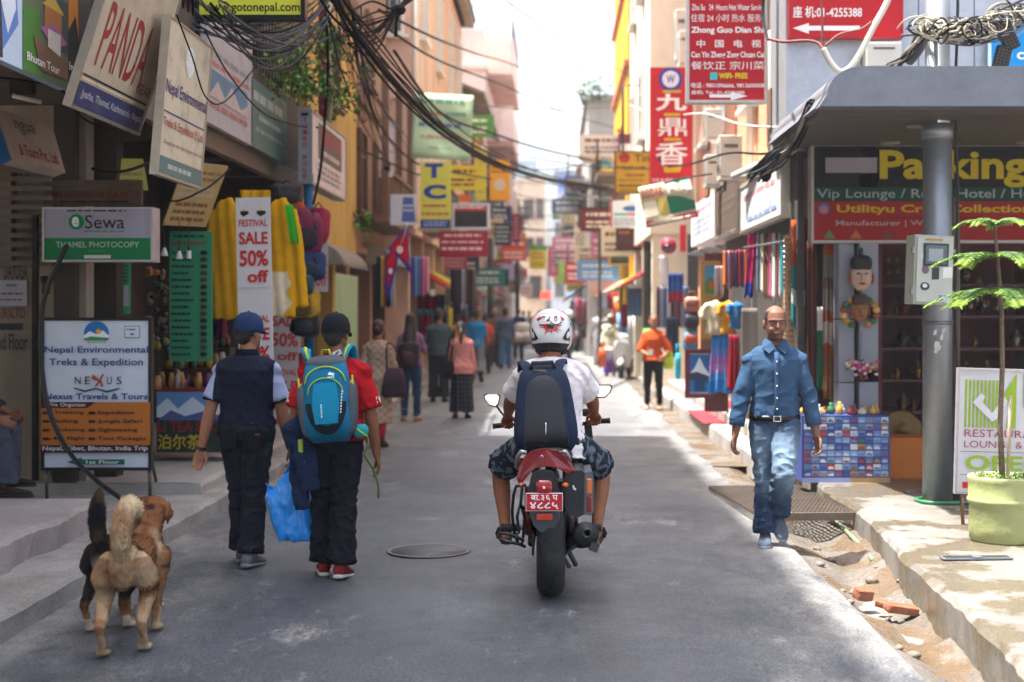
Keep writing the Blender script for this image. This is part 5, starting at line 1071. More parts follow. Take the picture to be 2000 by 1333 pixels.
    me2 = bpy.data.meshes.new('fur'); me2.from_pydata(vs, [], fc); me2.materials.append(VC); a = me2.color_attributes.new('Col', 'FLOAT_COLOR', 'POINT'); a.data.foreach_set('color', cols)
    fo_ = bpy.data.objects.new('fur', me2); COL.objects.link(fo_); fo_.parent = root
    q = MB()
    hd2 = hd
    q.ell(hp(0, .187, -.018), (.019, .014, .014), mat('#0c0a0a', .3), hy, 12, 8); q.v = [v * sc_ for v in q.v]; q.build('nose', root)
    for s in (-1, 1):
        q = MB(); q.ell(hp(s * .036, .07, .018), (.011, .011, .011), mat('#120a06', .1), hy, 10, 8); q.v = [v * sc_ for v in q.v]; q.build('eye', root)
    return root
def mixc(a, b, k): k = max(0, min(1, k)); return tuple(u * (1 - k) + v * k for u, v in zip(a, b))
tan, cream, dark_, rust = hx('#85593a'), hx('#bba684'), hx('#33211a'), hx('#694023')
def tanc(p, n):
    w = noise.noise(Vector((p.x * 9, p.y * 6, p.z * 9))); c = mixc(tan, rust, .5 + .6 * w)
    c = mixc(c, dark_, 1.6 * math.exp(-((p.x + .01) / .045) ** 2) * (.25 + noise.noise(Vector((p.x * 30, p.y * 14, p.z * 30)))) * (1 if p.z > .45 else 0))
    c = mixc(c, dark_, (noise.noise(Vector((p.x * 25, p.y * 8, p.z * 40))) - .12) * 2.2 * (p.z > .3))
    if p.y < -.2: c = mixc(c, cream, (-.2 - p.y) / .16 * (.5 - abs(p.z - .38) * 2.2) + .6 * w)
    if p.y < -.24 and p.z > .46: c = mixc(tan, cream, .72 + w * .8)
    if p.z < .26: c = mixc(c, cream, (1.2 - abs(p.x) * 3) * (.3 + .7 * (noise.noise(Vector((p.x * 30, p.y * 12, p.z * 9 + 3))) > -.05)) * .5)
    if p.z > .3 and .1 < p.y < .3: c = mixc(c, cream, .6 * math.exp(-((p.x - .09) / .03) ** 2) * math.exp(-((p.y - .2) / .04) ** 2))
    if p.z < .05: c = mixc(c, hx('#b09876'), .6)
    return c
blk0, blk1 = hx('#121214'), hx('#2a211b')
def blackc(p, n):
    w = noise.noise(Vector((p.x * 9, p.y * 6, p.z * 9))); c = mixc(blk0, blk1, .5 + w)
    if p.y < -.27 and abs(p.x) < .06 and p.z < .44: c = mixc(c, hx('#b8a78c'), (.44 - p.z) * 12 * (1 - abs(p.x) / .07))
    if p.z < .2: c = mixc(c, hx('#9a6a44'), (.2 - p.z) * 9)
    if p.z < .09: c = mixc(c, hx('#cdbfa8'), .8)
    if p.y < -.3 and p.z > .5: c = mixc(c, hx('#5a4632'), .3 + w)
    return c
dog('tan street dog with a curled bushy tail standing on the road edge', -2.14, 7.2, 8, 1.05, tanc,
    ([(0, -.33, .47), (.0, -.375, .53), (.005, -.38, .6), (.012, -.35, .67), (.028, -.30, .705), (.045, -.25, .69), (.055, -.225, .65)], [.036, .044, .05, .05, .044, .036, .02]), (.03, .40, .585), dict(hl=-.06, hr=.05, fl=.12, fr=-.03, hyaw=-22, hpitch=-4), 13000, 4, None)
dog('black street dog with an upright dark tail, behind the tan dog', -2.33, 7.66, -2, .98, blackc,
    ([(0, -.33, .47), (-.005, -.37, .53), (-.01, -.375, .62), (-.012, -.365, .70), (-.005, -.345, .765)], [.034, .042, .046, .042, .02]), (-.02, .40, .54), dict(hl=.0, hr=.1, fl=.02, fr=.1, hyaw=4), 9000, 8, None)

# ================================================================ SIGNS
RED_ = '#b5141c'; WH = '#e6e3df'; INK = '#16161a'
# ---- left, near
lsign('poster_board', 'painted tour poster board with a mountain temple on the left balcony edge', -3.17, -20, 131, -190, 108, '#8fa3b5', [
    ('r', .0, 0, .38, 1, '#b9c4d2'), ('p', [(.05, .2), (.3, .45), (.33, .7), (.12, .95), (0, .8), (0, .3)], '#5d7fb5'), ('p', [(.1, .1), (.25, .3), (.3, .6), (.2, .8), (.08, .5)], '#d5d9e0'), ('p', [(.02, .55), (.12, .6), (.14, .98), (0, 1)], '#473a39'),
    ('r', .38, 0, 1, 1, '#5f6a52'), ('p', [(.38, .55), (.6, .5), (.62, 1), (.38, 1)], '#4e7a35'), ('p', [(.6, .3), (1, .35), (1, .75), (.7, .7)], '#3f4a45'), ('r', .66, .45, .9, .62, '#b0703e'), ('p', [(.62, .46), (.78, .36), (.94, .46)], '#c9a64a'), ('p', [(.6, .64), (.8, .56), (.98, .66), (.9, .7), (.7, .7)], '#b06a8e'), ('r', .7, .62, .88, .78, '#d6cfc6'), ('p', [(.5, .72), (.98, .8), (.98, .93), (.6, .95)], '#7a5a44'),
    ('t', 'Bhutan Tour', .42, .86, .86, .92, WH, .01)], depth=.06, cat='poster board')
lsign('poster_board', 'dark tour poster board with orange painting beside the tilted beige sign', -3.17, 133, 185, -190, 166, '#1d1b1f', [('p', [(0, 0), (.75, 0), (.7, .55), (.4, .75), (.25, .6), (0, .7)], '#c2771f'), ('p', [(.3, .3), (.8, .3), (.8, .95), (.4, .9)], '#3a3538'), ('t', 'India Tour', .02, .87, .95, .915, WH, .01)], depth=.06, cat='poster board')
lsign('shop_sign', 'tilted beige sign with tall red letters and a dark blue lower band', -2.95, 135, 270, -135, 207, '#b3a48e', [
    ('t', 'PANDA', .13, .36, .80, .735, '#8f3230', .004), ('t', 'GEAR', .76, .70, .985, .765, '#8f3230', .004), ('r', .04, .80, .97, .812, '#24222a'), ('r', .04, .822, .97, .832, '#cfc4a8'), ('r', .03, .845, .97, .985, '#33365c'), ('t', 'Jyatha, Thamel, Kathmandu, Nepal', .08, .885, .95, .94, '#b9b5b5', .002)], lean=.33, depth=.04, frame='#8d8578', fw=.014, dirt=.5)
lsign('shop_sign', 'weathered cream trekking sign leaning out with purple and red lettering', -2.7, 305, 390, 30, 340, '#c4b79f', [
    ('c', .52, .2, .1, '#d9dad6', .1), ('t', 'Nepal Environmental', .05, .385, .99, .50, '#433b72', .012), ('r', .03, .585, .97, .595, '#433b72'), ('t', 'Treks & Expedition P. Ltd.', .05, .625, .97, .70, '#9c4238', .012), ('t', 'Explore the Himalaya with us', .1, .765, .95, .80, '#8c5144'), ('r', .02, .875, .99, .985, '#58706c'), ('g', .2, .9, .8, .96, '#a8b0a8', 1)], lean=.09, depth=.045, frame='#a59b8a', fw=.01, dirt=.65)
lsign('shop_sign', 'large pale sign with a faded mountain photo behind the overhead wires', -3.1, 405, 493, -10, 238, '#a9a5a6', [('g', .05, .38, .95, .46, '#8a8487', 1), ('g', .05, .47, .95, .54, '#b06a66', 1), ('r', .02, .56, .86, .78, '#5d7d95'), ('p', [(.02, .78), (.2, .63), (.35, .74), (.5, .6), (.7, .75), (.86, .68), (.86, .78)], '#b9a9a5'), ('g', .05, .8, .9, .88, '#b06a66', 1)], depth=.06, dirt=.4)
lsign('shop_sign', 'faded grey green sign next to the pale mountain sign', -3.1, 491, 560, 150, 285, '#5c746b', [('g', .05, .1, .95, .38, '#a5aca4', 1), ('g', .2, .45, .8, .6, '#a5aca4', 1), ('g', .1, .65, .9, .78, '#8f9a93', 1)], depth=.05, dirt=.4)
r = lsign('shop_sign', 'white box sign with a narrow end reading THIRD POLE in red letters', -2.7, 608, 675, 214, 358, '#c9c5c2', [('r', .18, .1, .86, .6, '#585558'), ('t', 'THIRD POLE', .22, .16, .82, .36, '#a52a2c', .02), ('g', .25, .42, .8, .56, '#b9b6b4', 1), ('g', .15, .65, .9, .9, '#8d8e98', 3)], depth=.14, frame='#8f8b86', fw=.02, dirt=.3)
q = MB(); Y0 = -2.7 * F / (608 - VX); zt, zb = at(0, 216, Y0).z, at(0, 356, Y0).z; m_ = sgn('#8d98a3'); rm = sgn('#9c2226', .1)
q.quad([(-2.83, Y0 - .006, zb), (-2.71, Y0 - .006, zb), (-2.71, Y0 - .006, zt), (-2.83, Y0 - .006, zt)], m_); q.bx(-2.81, -2.73, Y0 - .009, Y0 - .0065, zt - .06, zt - .03, sgn(INK))
for k, ch in enumerate('THIRD POLE'):
    if ch != ' ': z1 = zt - .08 - k * (zt - zb - .1) / 10; q.text(ch, -2.79, 0, -2.745, .05, 0, rm, .03, Matrix(((1, 0, 0, 0), (0, 0, 1, Y0 - .0085), (0, 1, 0, z1 - .05), (0, 0, 0, 1))))
q.build('end_lettering', r, world=True, fix=False)
csign('shop_sign', 'yellow web address sign in a black frame at the top', 383, -75, 594, 36, 11, '#c6cb3c', [('t', 'www.gotonepal.com', .07, .72, .96, .93, '#20221e', .015), ('g', .1, .1, .9, .5, '#20221e', 2)], depth=.12, frame='#1b1b1c', fw=.025)
csign('banner', 'narrow maroon vertical banner beside a beige pole above the box sign', 622, -40, 638, 232, 17, '#6b1a22', [('g', .3, .1, .7, .95, '#8d5a58', 12)], depth=.03, cat='banner')
q = MB(); a = at(644, -60, 17); b = at(644, 240, 17); q.tube([a, b], .035, mat('#b9a684', .7), 10); q.build('pole'); tag(bpy.data.objects['pole'], 'beige pole beside the narrow maroon banner', 'pole')
sign('shop_sign', 'cream angled sign under the balcony with slanted red lettering', at(24, 312, 10.3), at(128, 338, 11.0), at(60, 232, 10.75), '#a09285', [('t', '& Tours Pvt. Ltd.', .18, .62, .92, .86, '#8e2b22', .015), ('t', 'ngua', .22, .15, .6, .4, '#4b423c', .0)], depth=.1, dirt=.5)
sign('shop_sign', 'blue angled sign under the balcony at the left edge', at(-50, 296, 9.9), at(22, 313, 10.28), at(-20, 212, 10.3), '#1b5f95', [('g', .35, .5, .8, .62, '#c5d2dc', 1)], depth=.1, dirt=.2)
csign('shop_sign', 'dull brown board with dark red letters above the green and grey sign', 84, 352, 277, 402, 11.9, '#4a3f30', [('t', 'MILLENNIUM CRAFTS', .09, .42, .97, .70, '#5d1b18', .02), ('p', [(.16, .85), (.2, .78), (.2, .82), (.86, .82), (.86, .88), (.2, .88), (.2, .92)], '#191512')], depth=.04, dirt=.4)
csign('shop_sign', 'grey and green box sign for a photocopy shop', 84, 406, 298, 511, 11.6, '#8f8d9c', [
    ('g', .22, .03, .78, .09, '#3b3a44', 1), ('c', .305, .265, .07, '#0f7a45', .145), ('t', 'e', .265, .17, .33, .36, '#d7d8dc', .03), ('t', 'Sewa', .385, .14, .745, .39, '#1d1f26', .0), ('g', .38, .42, .76, .47, '#2f8a5e', 1),
    ('r', 0, .565, 1, 1, '#0f6b3d'), ('t', 'THAMEL PHOTOCOPY', .12, .635, .88, .74, '#a9b7b0', .002), ('g', .42, .79, .57, .83, '#2c8a5b', 1), ('r', .38, .885, .62, .945, '#b8bcb9')], depth=.2, frame='#a3a0a0', fw=.012, dirt=.12)
# the big standing board
ab = csign('sandwich_board', 'white and orange standing trekking board on thin metal legs', 82, 622, 295, 918, 11.62, '#c3cad6', [
    ('c', .5, .098, .115, '#2b6fb0', .078), ('p', [(.38, .118), (.44, .085), (.5, .105), (.56, .08), (.62, .118), (.6, .14), (.4, .14)], '#dfe7e6'), ('p', [(.38, .135), (.45, .12), (.62, .13), (.6, .15), (.4, .15)], '#3f8a4e'), ('c', .52, .088, .025, '#e0a437', .016), ('r', .36, .148, .64, .2, '#c3cad6'), ('g', .42, .15, .6, .165, '#5a6f86', 2),
    ('r', .76, .05, .9, .13, '#4d8d76'), ('r', .767, .055, .893, .125, '#c3cad6'), ('g', .78, .065, .88, .085, '#50545c', 1), ('c', .83, .105, .02, '#3f5f77', .006),
    ('t', 'Nepal Environmental', .03, .185, .975, .24, '#1d4276', .012), ('t', 'Treks & Expedition', .07, .265, .93, .325, '#1d4276', .012),
    ('t', 'N', .305, .385, .36, .435, INK, .0), ('t', 'E', .40, .385, .445, .435, INK, .0), ('t', 'U', .60, .385, .645, .435, INK, .0), ('t', 'S', .69, .385, .735, .435, INK, .0),
    ('p', [(.47, .37), (.5, .385), (.53, .405), (.56, .365), (.575, .37), (.55, .41), (.57, .445), (.555, .455), (.535, .425), (.5, .455), (.49, .45), (.52, .415), (.46, .4)], '#a3492f'),
    ('p', [(.3, .455), (.4, .475), (.5, .458), (.6, .478), (.7, .46), (.73, .465), (.6, .492), (.5, .468), (.4, .487), (.3, .465)], '#2b3d5c'),
    ('t', 'Nexus Travels & Tours', .03, .495, .975, .535, '#1d4276', .02), ('r', 0, .552, 1, .835, '#b0682a'), ('p', [(0, .552), (.5, .552), (.42, .592), (0, .592)], '#3b1d20'), ('t', 'We Organize:', .06, .558, .41, .588, '#d3cfd0', .01),
    *[('t', t, .12, y - .012, .12 + w, y + .018, '#2a1d18', .012) for t, y, w in (('Trekking', .62, .27), ('Rafting', .676, .22), ('Ticketing', .733, .28), ('Mt. Flight', .79, .28))],
    *[('t', t, .525, y - .012, .525 + w, y + .02, '#2a1d18', .012) for t, y, w in (('Expedition', .62, .33), ('Jungle Safari', .676, .40), ('Sightseeing', .733, .36), ('Tour Packages', .79, .44))],
    *[('p', [(x, y - .006), (x + .045, y - .006), (x + .06, y), (x + .075, y + .002), (x + .05, y + .012), (x, y + .012)], '#2a1d18') for x in (.02, .44) for y in (.62, .676, .733, .79)],
    ('r', 0, .835, 1, .885, '#3b1d20'), ('t', 'Nepal, Tibet, Bhutan, India Trip', .02, .84, .98, .878, '#d3cfd0', .01), ('p', [(.24, .945), (.38, .915), (.38, .928), (.77, .928), (.77, .962), (.38, .962), (.38, .975)], '#0e5a41'), ('t', '1st Floor', .42, .934, .72, .957, '#cfd8d4', .01)], depth=.05, frame='#1f2022', fw=.02, cat='sandwich board', dirt=.1)
lm = metal('#5d554e', .5)
for px in (90, 292):
    for d in (0.0, .28):
        q = MB(); a = at(px, 915 if d == 0 else 880, 11.64 + d * .4); g = at(px, 976, 11.66 + d); g.z = .14 if g.x > -9 else g.z; q.tube([a, Vector((a.x, 11.66 + d * 1.3, .14))], .014, lm, 8); q.build('leg', ab, world=True)
r = csign('wall_notice', 'white paper notice pasted on the left end wall', -20, 548, 52, 598, 11.96, '#8d8c95', [('g', .45, .1, .75, .3, '#5a5860', 1), ('g', .1, .45, .95, .6, '#5a4a4c', 1), ('g', .1, .7, .95, .82, '#5a4a4c', 1)], depth=.004, cat='notice')
mt = Matrix(((1, 0, 0, 0), (0, 0, 1, 11.99), (0, 1, 0, 0), (0, 0, 0, 1)))
q = MB(); bm_ = mat('#1d2430', .8); rm = mat('#5d2a26', .8)
def wt(t, x0, y0, x1, y1, m):
    a = at(x0, y1, 11.99); b = at(x1, y0, 11.99); q.text(t, a.x, a.z, b.x, b.z, 0, m, .01, mt)
wt('2nd Floor', -14, 652, 54, 684, bm_); wt('(R)LTD', 2, 602, 50, 628, rm); wt('DAYOGA', 8, 512, 54, 546, bm_); wt('TRAVELS', -20, 338, 58, 354, rm); wt('TOURS', -20, 360, 58, 378, rm)
a = at(-10, 645, 11.99); b = at(44, 632, 11.99); q.bx(a.x, b.x, 11.985, 11.992, a.z, b.z, bm_); q.build('painted_lettering', L1, world=True, fix=False)
csign('menu_board', 'tall green tea menu board with dark lines and round pictures', 331, 452, 414, 706, 13.1, '#2f7a58', [('g', .1, .02, .9, .06, '#123325', 1), ('g', .05, .075, .95, .115, '#7c2f22', 1), *[('g', .06, .15 + k * .052, .06 + [.5, .45, .55, .4, .48][k % 5], .185 + k * .052, '#123026', 1) for k in range(16)], *[('c', .82, .167 + k * .052, .085, ['#15171a', '#2a2118', '#1d1a14', '#3b2a22', '#45302e'][k % 5], .017) for k in range(16)]], depth=.03, cat='menu board', dirt=.1)
csign('notice_strip', 'narrow green and white notice strip in the dark doorway', 233, 512, 254, 614, 12.6, '#3f8f5f', [('g', .2, .05, .8, .4, '#2a4a38', 5), ('r', .1, .45, .9, .85, '#9d9aa6')], depth=.02, cat='notice')
sign('tarp', 'faded printed tarp slung as an awning over the yellow clothes', at(318, 440, 12.6), at(402, 444, 13.2), at(420, 322, 12.9), '#a88f5c', [('g', .05, .1, .95, .3, '#8d6a4a', 2), ('g', .05, .35, .9, .55, '#b3a08c', 2), ('g', .1, .6, .9, .95, '#7a4f38', 3)], depth=.01, cat='tarp', dirt=.6)
sign('tarp', 'greenish yellow tarp glowing under the balcony behind the brown board', at(215, 372, 12.3), at(290, 372, 12.6), at(250, 310, 12.5), '#a3a24e', [('g', .1, .4, .9, .8, '#7d7c40', 2)], depth=.01, cat='tarp', dirt=.3)
sale = lambda k0, n: [it for k in range(n) for it in ((('t', 'FESTIVAL', .08, k * .5 + .115 - k0, .92, k * .5 + .152 - k0, '#b52a26', .02), ('t', 'SALE', .08, k * .5 + .18 - k0, .92, k * .5 + .245 - k0, '#b52a26', .03), ('t', '50%', .08, k * .5 + .275 - k0, .92, k * .5 + .36 - k0, '#b52a26', .03), ('t', 'off', .3, k * .5 + .38 - k0, .92, k * .5 + .445 - k0, '#b52a26', .03), ('r', .05, k * .5 + .47 - k0, .95, k * .5 + .475 - k0, '#b9a8a6')))]
lamps = [('p', [(.12, .085), (.22, .1), (.38, .085), (.36, .07), (.14, .07)], '#1c1a18'), ('p', [(.6, .085), (.72, .1), (.88, .085), (.86, .07), (.62, .07)], '#1c1a18'), ('p', [(.22, .07), (.25, .045), (.28, .07)], '#d6b93a'), ('p', [(.7, .07), (.73, .045), (.76, .07)], '#d6b93a')]
csign('sale_banner', 'tall white festival sale banner hanging between the yellow shirts', 464, 386, 531, 760, 13.3, '#c4c0c2', lamps + sale(0, 2), tilt=-1.2, depth=.02, cat='banner', dirt=.1)
csign('sale_board', 'leaning white festival sale board behind the man in navy', 522, 592, 584, 836, 16.6, '#bcb6b8', [('t', 'FESTIVAL', .2, .02, .9, .07, '#b5443f', .02), ('t', 'SALE', .1, .1, .95, .19, '#b5443f', .03), ('t', '50%', .1, .24, .95, .35, '#b5443f', .03), ('t', 'off', .3, .39, .95, .46, '#b5443f', .03), ('t', 'FESTIVAL', .1, .53, .95, .58, '#b5443f', .02), ('t', 'SALE', .1, .62, .95, .71, '#b5443f', .03), ('t', '50%', .1, .76, .95, .86, '#b5443f', .03), ('t', 'off', .3, .9, .95, .97, '#b5443f', .03)], tilt=2, depth=.03, cat='sale board', dirt=.1)
csign('sale_strip', 'partly hidden sale strip behind the hanging backpacks', 613, 440, 640, 570, 17.4, '#b9b3b6', [('t', '50%', .05, .45, .95, .63, '#b5443f', .03), ('t', 'off', .1, .7, .95, .92, '#b5443f', .03)], depth=.02, cat='sale board', dirt=.1)
csign('shop_counter_mural', 'painted tea shop counter with blue mountains and red and yellow lettering', 306, 766, 446, 884, 13.6, '#28302f', [('r', 0, 0, 1, .42, '#5f86b5'), ('p', [(0, .42), (0, .25), (.15, .1), (.3, .28), (.5, .08), (.7, .26), (.85, .12), (1, .3), (1, .42)], '#c3ccd6'), ('p', [(0, .48), (.2, .3), (.4, .4), (.65, .32), (1, .42), (1, .5)], '#4a5a8a'), ('r', 0, .47, 1, .66, '#20302a'), ('t', 'LI TEA SHOP', .02, .48, .98, .66, '#8c2620', .02), ('t', '泊尔茶', .02, .7, .62, .95, '#b59a2a', .015)], depth=.4, cat='counter', dirt=.15)
# ---- left, further
r = csign('banner', 'pale green cloth banner stretched high across the left side', 806, 184, 922, 312, 27.5, '#a9c9a4', [('g', .1, .06, .9, .18, '#5f8a74', 1), ('g', .1, .25, .5, .36, '#b07a60', 1), ('g', .55, .25, .9, .36, '#6a9a80', 1), ('g', .1, .42, .9, .54, '#56789a', 1), ('g', .15, .62, .85, .7, '#b0806c', 1), ('g', .3, .8, .7, .86, '#7aa08c', 1)], cloth_=1.5, cat='banner', dirt=.15, tilt=3)
csign('shop_sign', 'yellow hanging sign with large blue letters T C', 821, 317, 880, 446, 26, '#bfc14a', [('t', 'T', .15, .02, .75, .24, '#1d3a8a', .05), ('t', 'C', .1, .34, .85, .56, '#1d3a8a', .05), ('g', .1, .63, .9, .7, '#b0544c', 1), ('g', .05, .75, .95, .82, '#b0544c', 1), ('r', 0, .87, 1, 1, '#22397c'), ('g', .1, .89, .9, .98, '#9aa6c6', 2)], depth=.12)
csign('shop_sign', 'black board with a red top strip beneath a white eave', 884, 398, 955, 448, 30, '#2a2623', [('r', 0, .02, 1, .28, '#b0303a'), ('g', .05, .06, .95, .24, '#dcc9c9', 1)], depth=.3, frame='#c9ccd2', fw=.04)
csign('shop_sign', 'maroon sign with three lines of white lettering', 858, 452, 953, 502, 29, '#8f1c30', [('g', .1, .08, .9, .26, '#d9b9bd', 1), ('g', .05, .36, .95, .5, '#d9b9bd', 1), ('g', .05, .58, .95, .8, '#d9b9bd', 1)], depth=.1, dirt=.1)
csign('shop_sign', 'small faded red sign under the maroon sign', 867, 500, 912, 526, 29.4, '#a8434c', [('g', .05, .1, .95, .9, '#c99a9a', 3)], depth=.1)
csign('shop_sign', 'white and blue rounded sign on the brown house', 762, 380, 812, 440, 25.3, '#b9c2cc', [('p', [(.5, .1), (.9, .1), (1, .9), (.45, .9)], '#4a62a0'), ('g', .5, .3, .95, .6, '#b9c2cc', 2)], depth=.1)
csign('poster', 'white poster with a coloured figure between the brown windows', 740, 300, 768, 346, 25.3, '#cfd2d6', [('p', [(.3, .2), (.6, .1), (.8, .6), (.5, .9), (.2, .7)], '#3c6fa8'), ('p', [(.2, .5), (.4, .4), (.4, .9), (.1, .9)], '#6b4a38'), ('r', .5, .4, .7, .6, '#2a8f9a')], depth=.02, cat='poster')
csign('poster', 'white poster with a magenta figure above the coloured one', 742, 240, 768, 294, 25.35, '#cfcdd6', [('p', [(.2, .1), (.6, .15), (.5, .5), (.2, .5)], '#3b2a34'), ('p', [(.4, .4), (.7, .4), (.6, .7), (.4, .7)], '#a8327c')], depth=.02, cat='poster')
csign('shop_sign', 'orange yellow hanging banner with a faded disc', 956, 312, 996, 392, 38, '#d99a1c', [('g', .1, .15, .9, .35, '#6a4a18', 2), ('c', .5, .62, .28, '#c3b9a5', .14)], depth=.06)
csign('shop_sign', 'lemon yellow tall sign behind the wires', 928, 290, 950, 392, 40, '#c9c24a', [('g', .2, .1, .8, .9, '#b5a03a', 6)], depth=.08)
csign('shop_sign', 'dark teal sign with white lines on the left row', 966, 436, 998, 480, 46, '#1d2a33', [('g', .1, .1, .9, .9, '#a8b2b6', 4)], depth=.1)
csign('shop_sign', 'tall maroon sign next to the dark teal one', 1000, 418, 1016, 474, 50, '#7d1f30', [('g', .3, .1, .7, .9, '#b98a92', 6)], depth=.1)
csign('shop_sign', 'red and orange sign with white script low over the crowd', 980, 478, 1028, 510, 52, '#c2403a', [('r', 0, .3, 1, .6, '#c96a3a'), ('g', .1, .4, .9, .9, '#e0cfc6', 2)], depth=.1)
csign('shop_sign', 'yellow sign with green heading and red words in mid street', 1034, 480, 1068, 526, 58, '#d6c02a', [('r', 0, 0, 1, .2, '#4a8a3a'), ('g', .1, .25, .9, .6, '#c23a2a', 2), ('g', .1, .68, .9, .9, '#a8701c', 2)], depth=.1)
csign('shop_sign', 'pink vertical sign right of the yellow and green one', 1070, 482, 1092, 540, 62, '#c9486a', [('g', .3, .1, .7, .9, '#e6b3c0', 6)], depth=.1)
csign('shop_sign', 'white vertical sign with dark letters, far left of the street end', 1094, 474, 1108, 506, 66, '#d5d5da', [('g', .2, .1, .8, .9, '#3a3a44', 4)], depth=.1)
csign('shop_sign', 'bright green sign above the far traffic', 1091, 514, 1120, 550, 60, '#8cc83c', [('g', .15, .3, .85, .6, '#b9dc7a', 1)], depth=.1)
csign('shop_sign', 'pale lilac sign board beside the bright green one', 1121, 504, 1154, 552, 62, '#c3c6da', [('g', .1, .2, .9, .8, '#a6a9c0', 4)], depth=.1)
csign('shop_sign', 'small yellow and green sign beneath the bright green one', 1106, 554, 1134, 570, 64, '#c6c02c', [('g', .1, .2, .9, .8, '#5a8a2a', 1)], depth=.1)
csign('shop_sign', 'dark green square sign next to the small yellow one', 1135, 554, 1152, 572, 64.5, '#1f6a55', [], depth=.1)
csign('shop_sign', 'cream framed sign high above the street', 1096, 412, 1134, 452, 70, '#cfc48a', [('r', .3, .2, .4, .9, '#a89a5a'), ('r', .6, .2, .7, .9, '#a89a5a')], depth=.2, frame='#ded8c2', fw=.15)
csign('shop_sign', 'white sign with a blue lower strip, high right of the cream one', 1134, 420, 1164, 448, 66, '#d0d6de', [('r', 0, .7, 1, 1, '#86b0cc')], depth=.1)
csign('shop_sign', 'plain golden yellow sign under the white and blue one', 1126, 448, 1164, 470, 65, '#e0b534', [('g', .1, .3, .9, .7, '#c99a2a', 1)], depth=.1)
csign('shop_sign', 'pale purple round cornered sign at the left shop row', 978, 516, 1004, 546, 54, '#a9a2c6', [('g', .2, .3, .8, .7, '#8a82aa', 2)], depth=.1)
csign('shop_sign', 'white sign with pink print near the left row crowd', 1016, 556, 1040, 580, 60, '#d6c3c6', [('g', .1, .2, .9, .8, '#c26a6a', 2)], depth=.1)
csign('shop_sign', 'white and pink sign with a tiled border at the street end', 1092, 378, 1142, 410, 84, '#c9c4cc', [('r', .1, .1, .25, .9, '#4a4a52'), ('r', .45, 0, .6, 1, '#8a2a44'), ('r', .75, .1, .9, .9, '#4a4a52')], depth=.1)
csign('shop_sign', 'grey hipped awning board far up the street', 1108, 474, 1172, 500, 72, '#b9b9be', [('p', [(0, 1), (.3, .2), (.35, 1)], '#5a4a44')], depth=.3)
lit = csign('lit_sign', 'glowing red sign far down the middle of the street', 1057, 570, 1076, 584, 70, mat('#ff3a30', .5, emit=1.8, var=.1), [('t', 'M', .3, .3, .7, .8, '#ffb3a0', .03)], depth=.1, cat='lit sign')
csign('lit_sign', 'small glowing red sign on the right row behind the scooter', 1197, 574, 1208, 584, 55, mat('#ff2a24', .5, emit=1.6, var=.1), [], depth=.1, cat='lit sign')
# ---- right
csign('shop_sign', 'wide black, green and red shop sign with large yellow parking lettering', 1585, 282, 2160, 474, 13.0, '#0d0f12', [
    ('r', .047, .137, .222, .292, '#8f8a96'), ('t', 'Parking', .231, .06, .735, .445, '#b3a012', .03), ('r', 0, .44, 1, .585, '#0f3a2e'), ('t', 'Vip Lounge / Rest / Hotel / Health Club', .018, .455, .96, .575, '#8e979b', .008),
    ('r', 0, .585, 1, 1, '#8f1016'), ('c', .042, .66, .019, '#3f6fb0', .055), ('c', .042, .665, .012, '#c26a4a', .035), ('t', 'Utilityu Craft Collection', .085, .615, .745, .72, '#b59c10', .03), ('g', .25, .735, .62, .765, '#5a2024', 1), ('t', 'Manufacturer | Wholesaler | Retailer |', .082, .775, .71, .845, '#a9999b', .008),
    *[('p', [(x, .96), (x + .012, .9), (x + .02, .87), (x + .028, .9), (x + .04, .96)], c) for x, c in ((.04, '#5a7a5a'), (.13, '#a8603a'), (.24, '#6a3a34'), (.36, '#8a5a34'))]], depth=.16, side=mat('#b9b4ae', .5), frame='#9a948f', fw=.02, dirt=.05)
RL = [('g', .1, .02, .9, .2, WH, 1), ('t', 'Zhu Su   24  Hours Hot Water Service', .06, .292, .97, .335, WH, .012), ('t', '住宿 24 小时 热水 服务', .05, .362, .93, .42, WH, .0), ('t', 'Zhong Guo Dian Shi', .05, .455, .97, .512, WH, .03), ('t', '中   国   电   视', .12, .55, .93, .605, WH, .012), ('t', 'Can Yin Zheng Zong Chuan Cai', .05, .635, .97, .69, WH, .02), ('t', '餐饮正 宗川菜', .05, .705, .97, .765, WH, .0), ('r', .29, .785, .38, .84, '#3fb3b5'), ('t', 'WIFI- FREE', .4, .79, .76, .83, '#d6c81c', .03), ('t', '电话 : 9801096666, 9813600008', .05, .86, .97, .90, WH, .01), ('t', '座机: Tel.: 01-4255388', .05, .925 - .01, .72, .955 - .01, WH, .01)]
RLa = [('p', [(.3, .968), (.55, .968), (.55, .955), (.74, .976), (.55, .998), (.55, .985), (.3, .985)], WH)]
csign('shop_sign', 'tall red hotel sign with white bilingual lines and an arrow pointing right', 1342, -70, 1497, 200, 13.7, '#b01524', [(it[0], *it[1:]) if it[0] != 't' else it for it in RL] + [('p', [(.28, .945), (.55, .945), (.55, .925), (.76, .957), (.55, .988), (.55, .968), (.28, .968)], WH)], depth=.14, frame='#b3aca8', fw=.02, dirt=.05)
csign('shop_sign', 'wide red sign with a telephone number and an arrow pointing left', 1542, -110, 1763, 74, 13.12, '#b31420', [('g', .05, .5, .95, .62, WH, 1), ('t', '座 机:01-4255388', .03, .665, .64, .79, WH, .015), ('p', [(.03, .90), (.17, .845), (.17, .875), (.62, .875), (.62, .925), (.17, .925), (.17, .96)], WH)], depth=.1, frame='#a81520', fw=.012, dirt=.05)
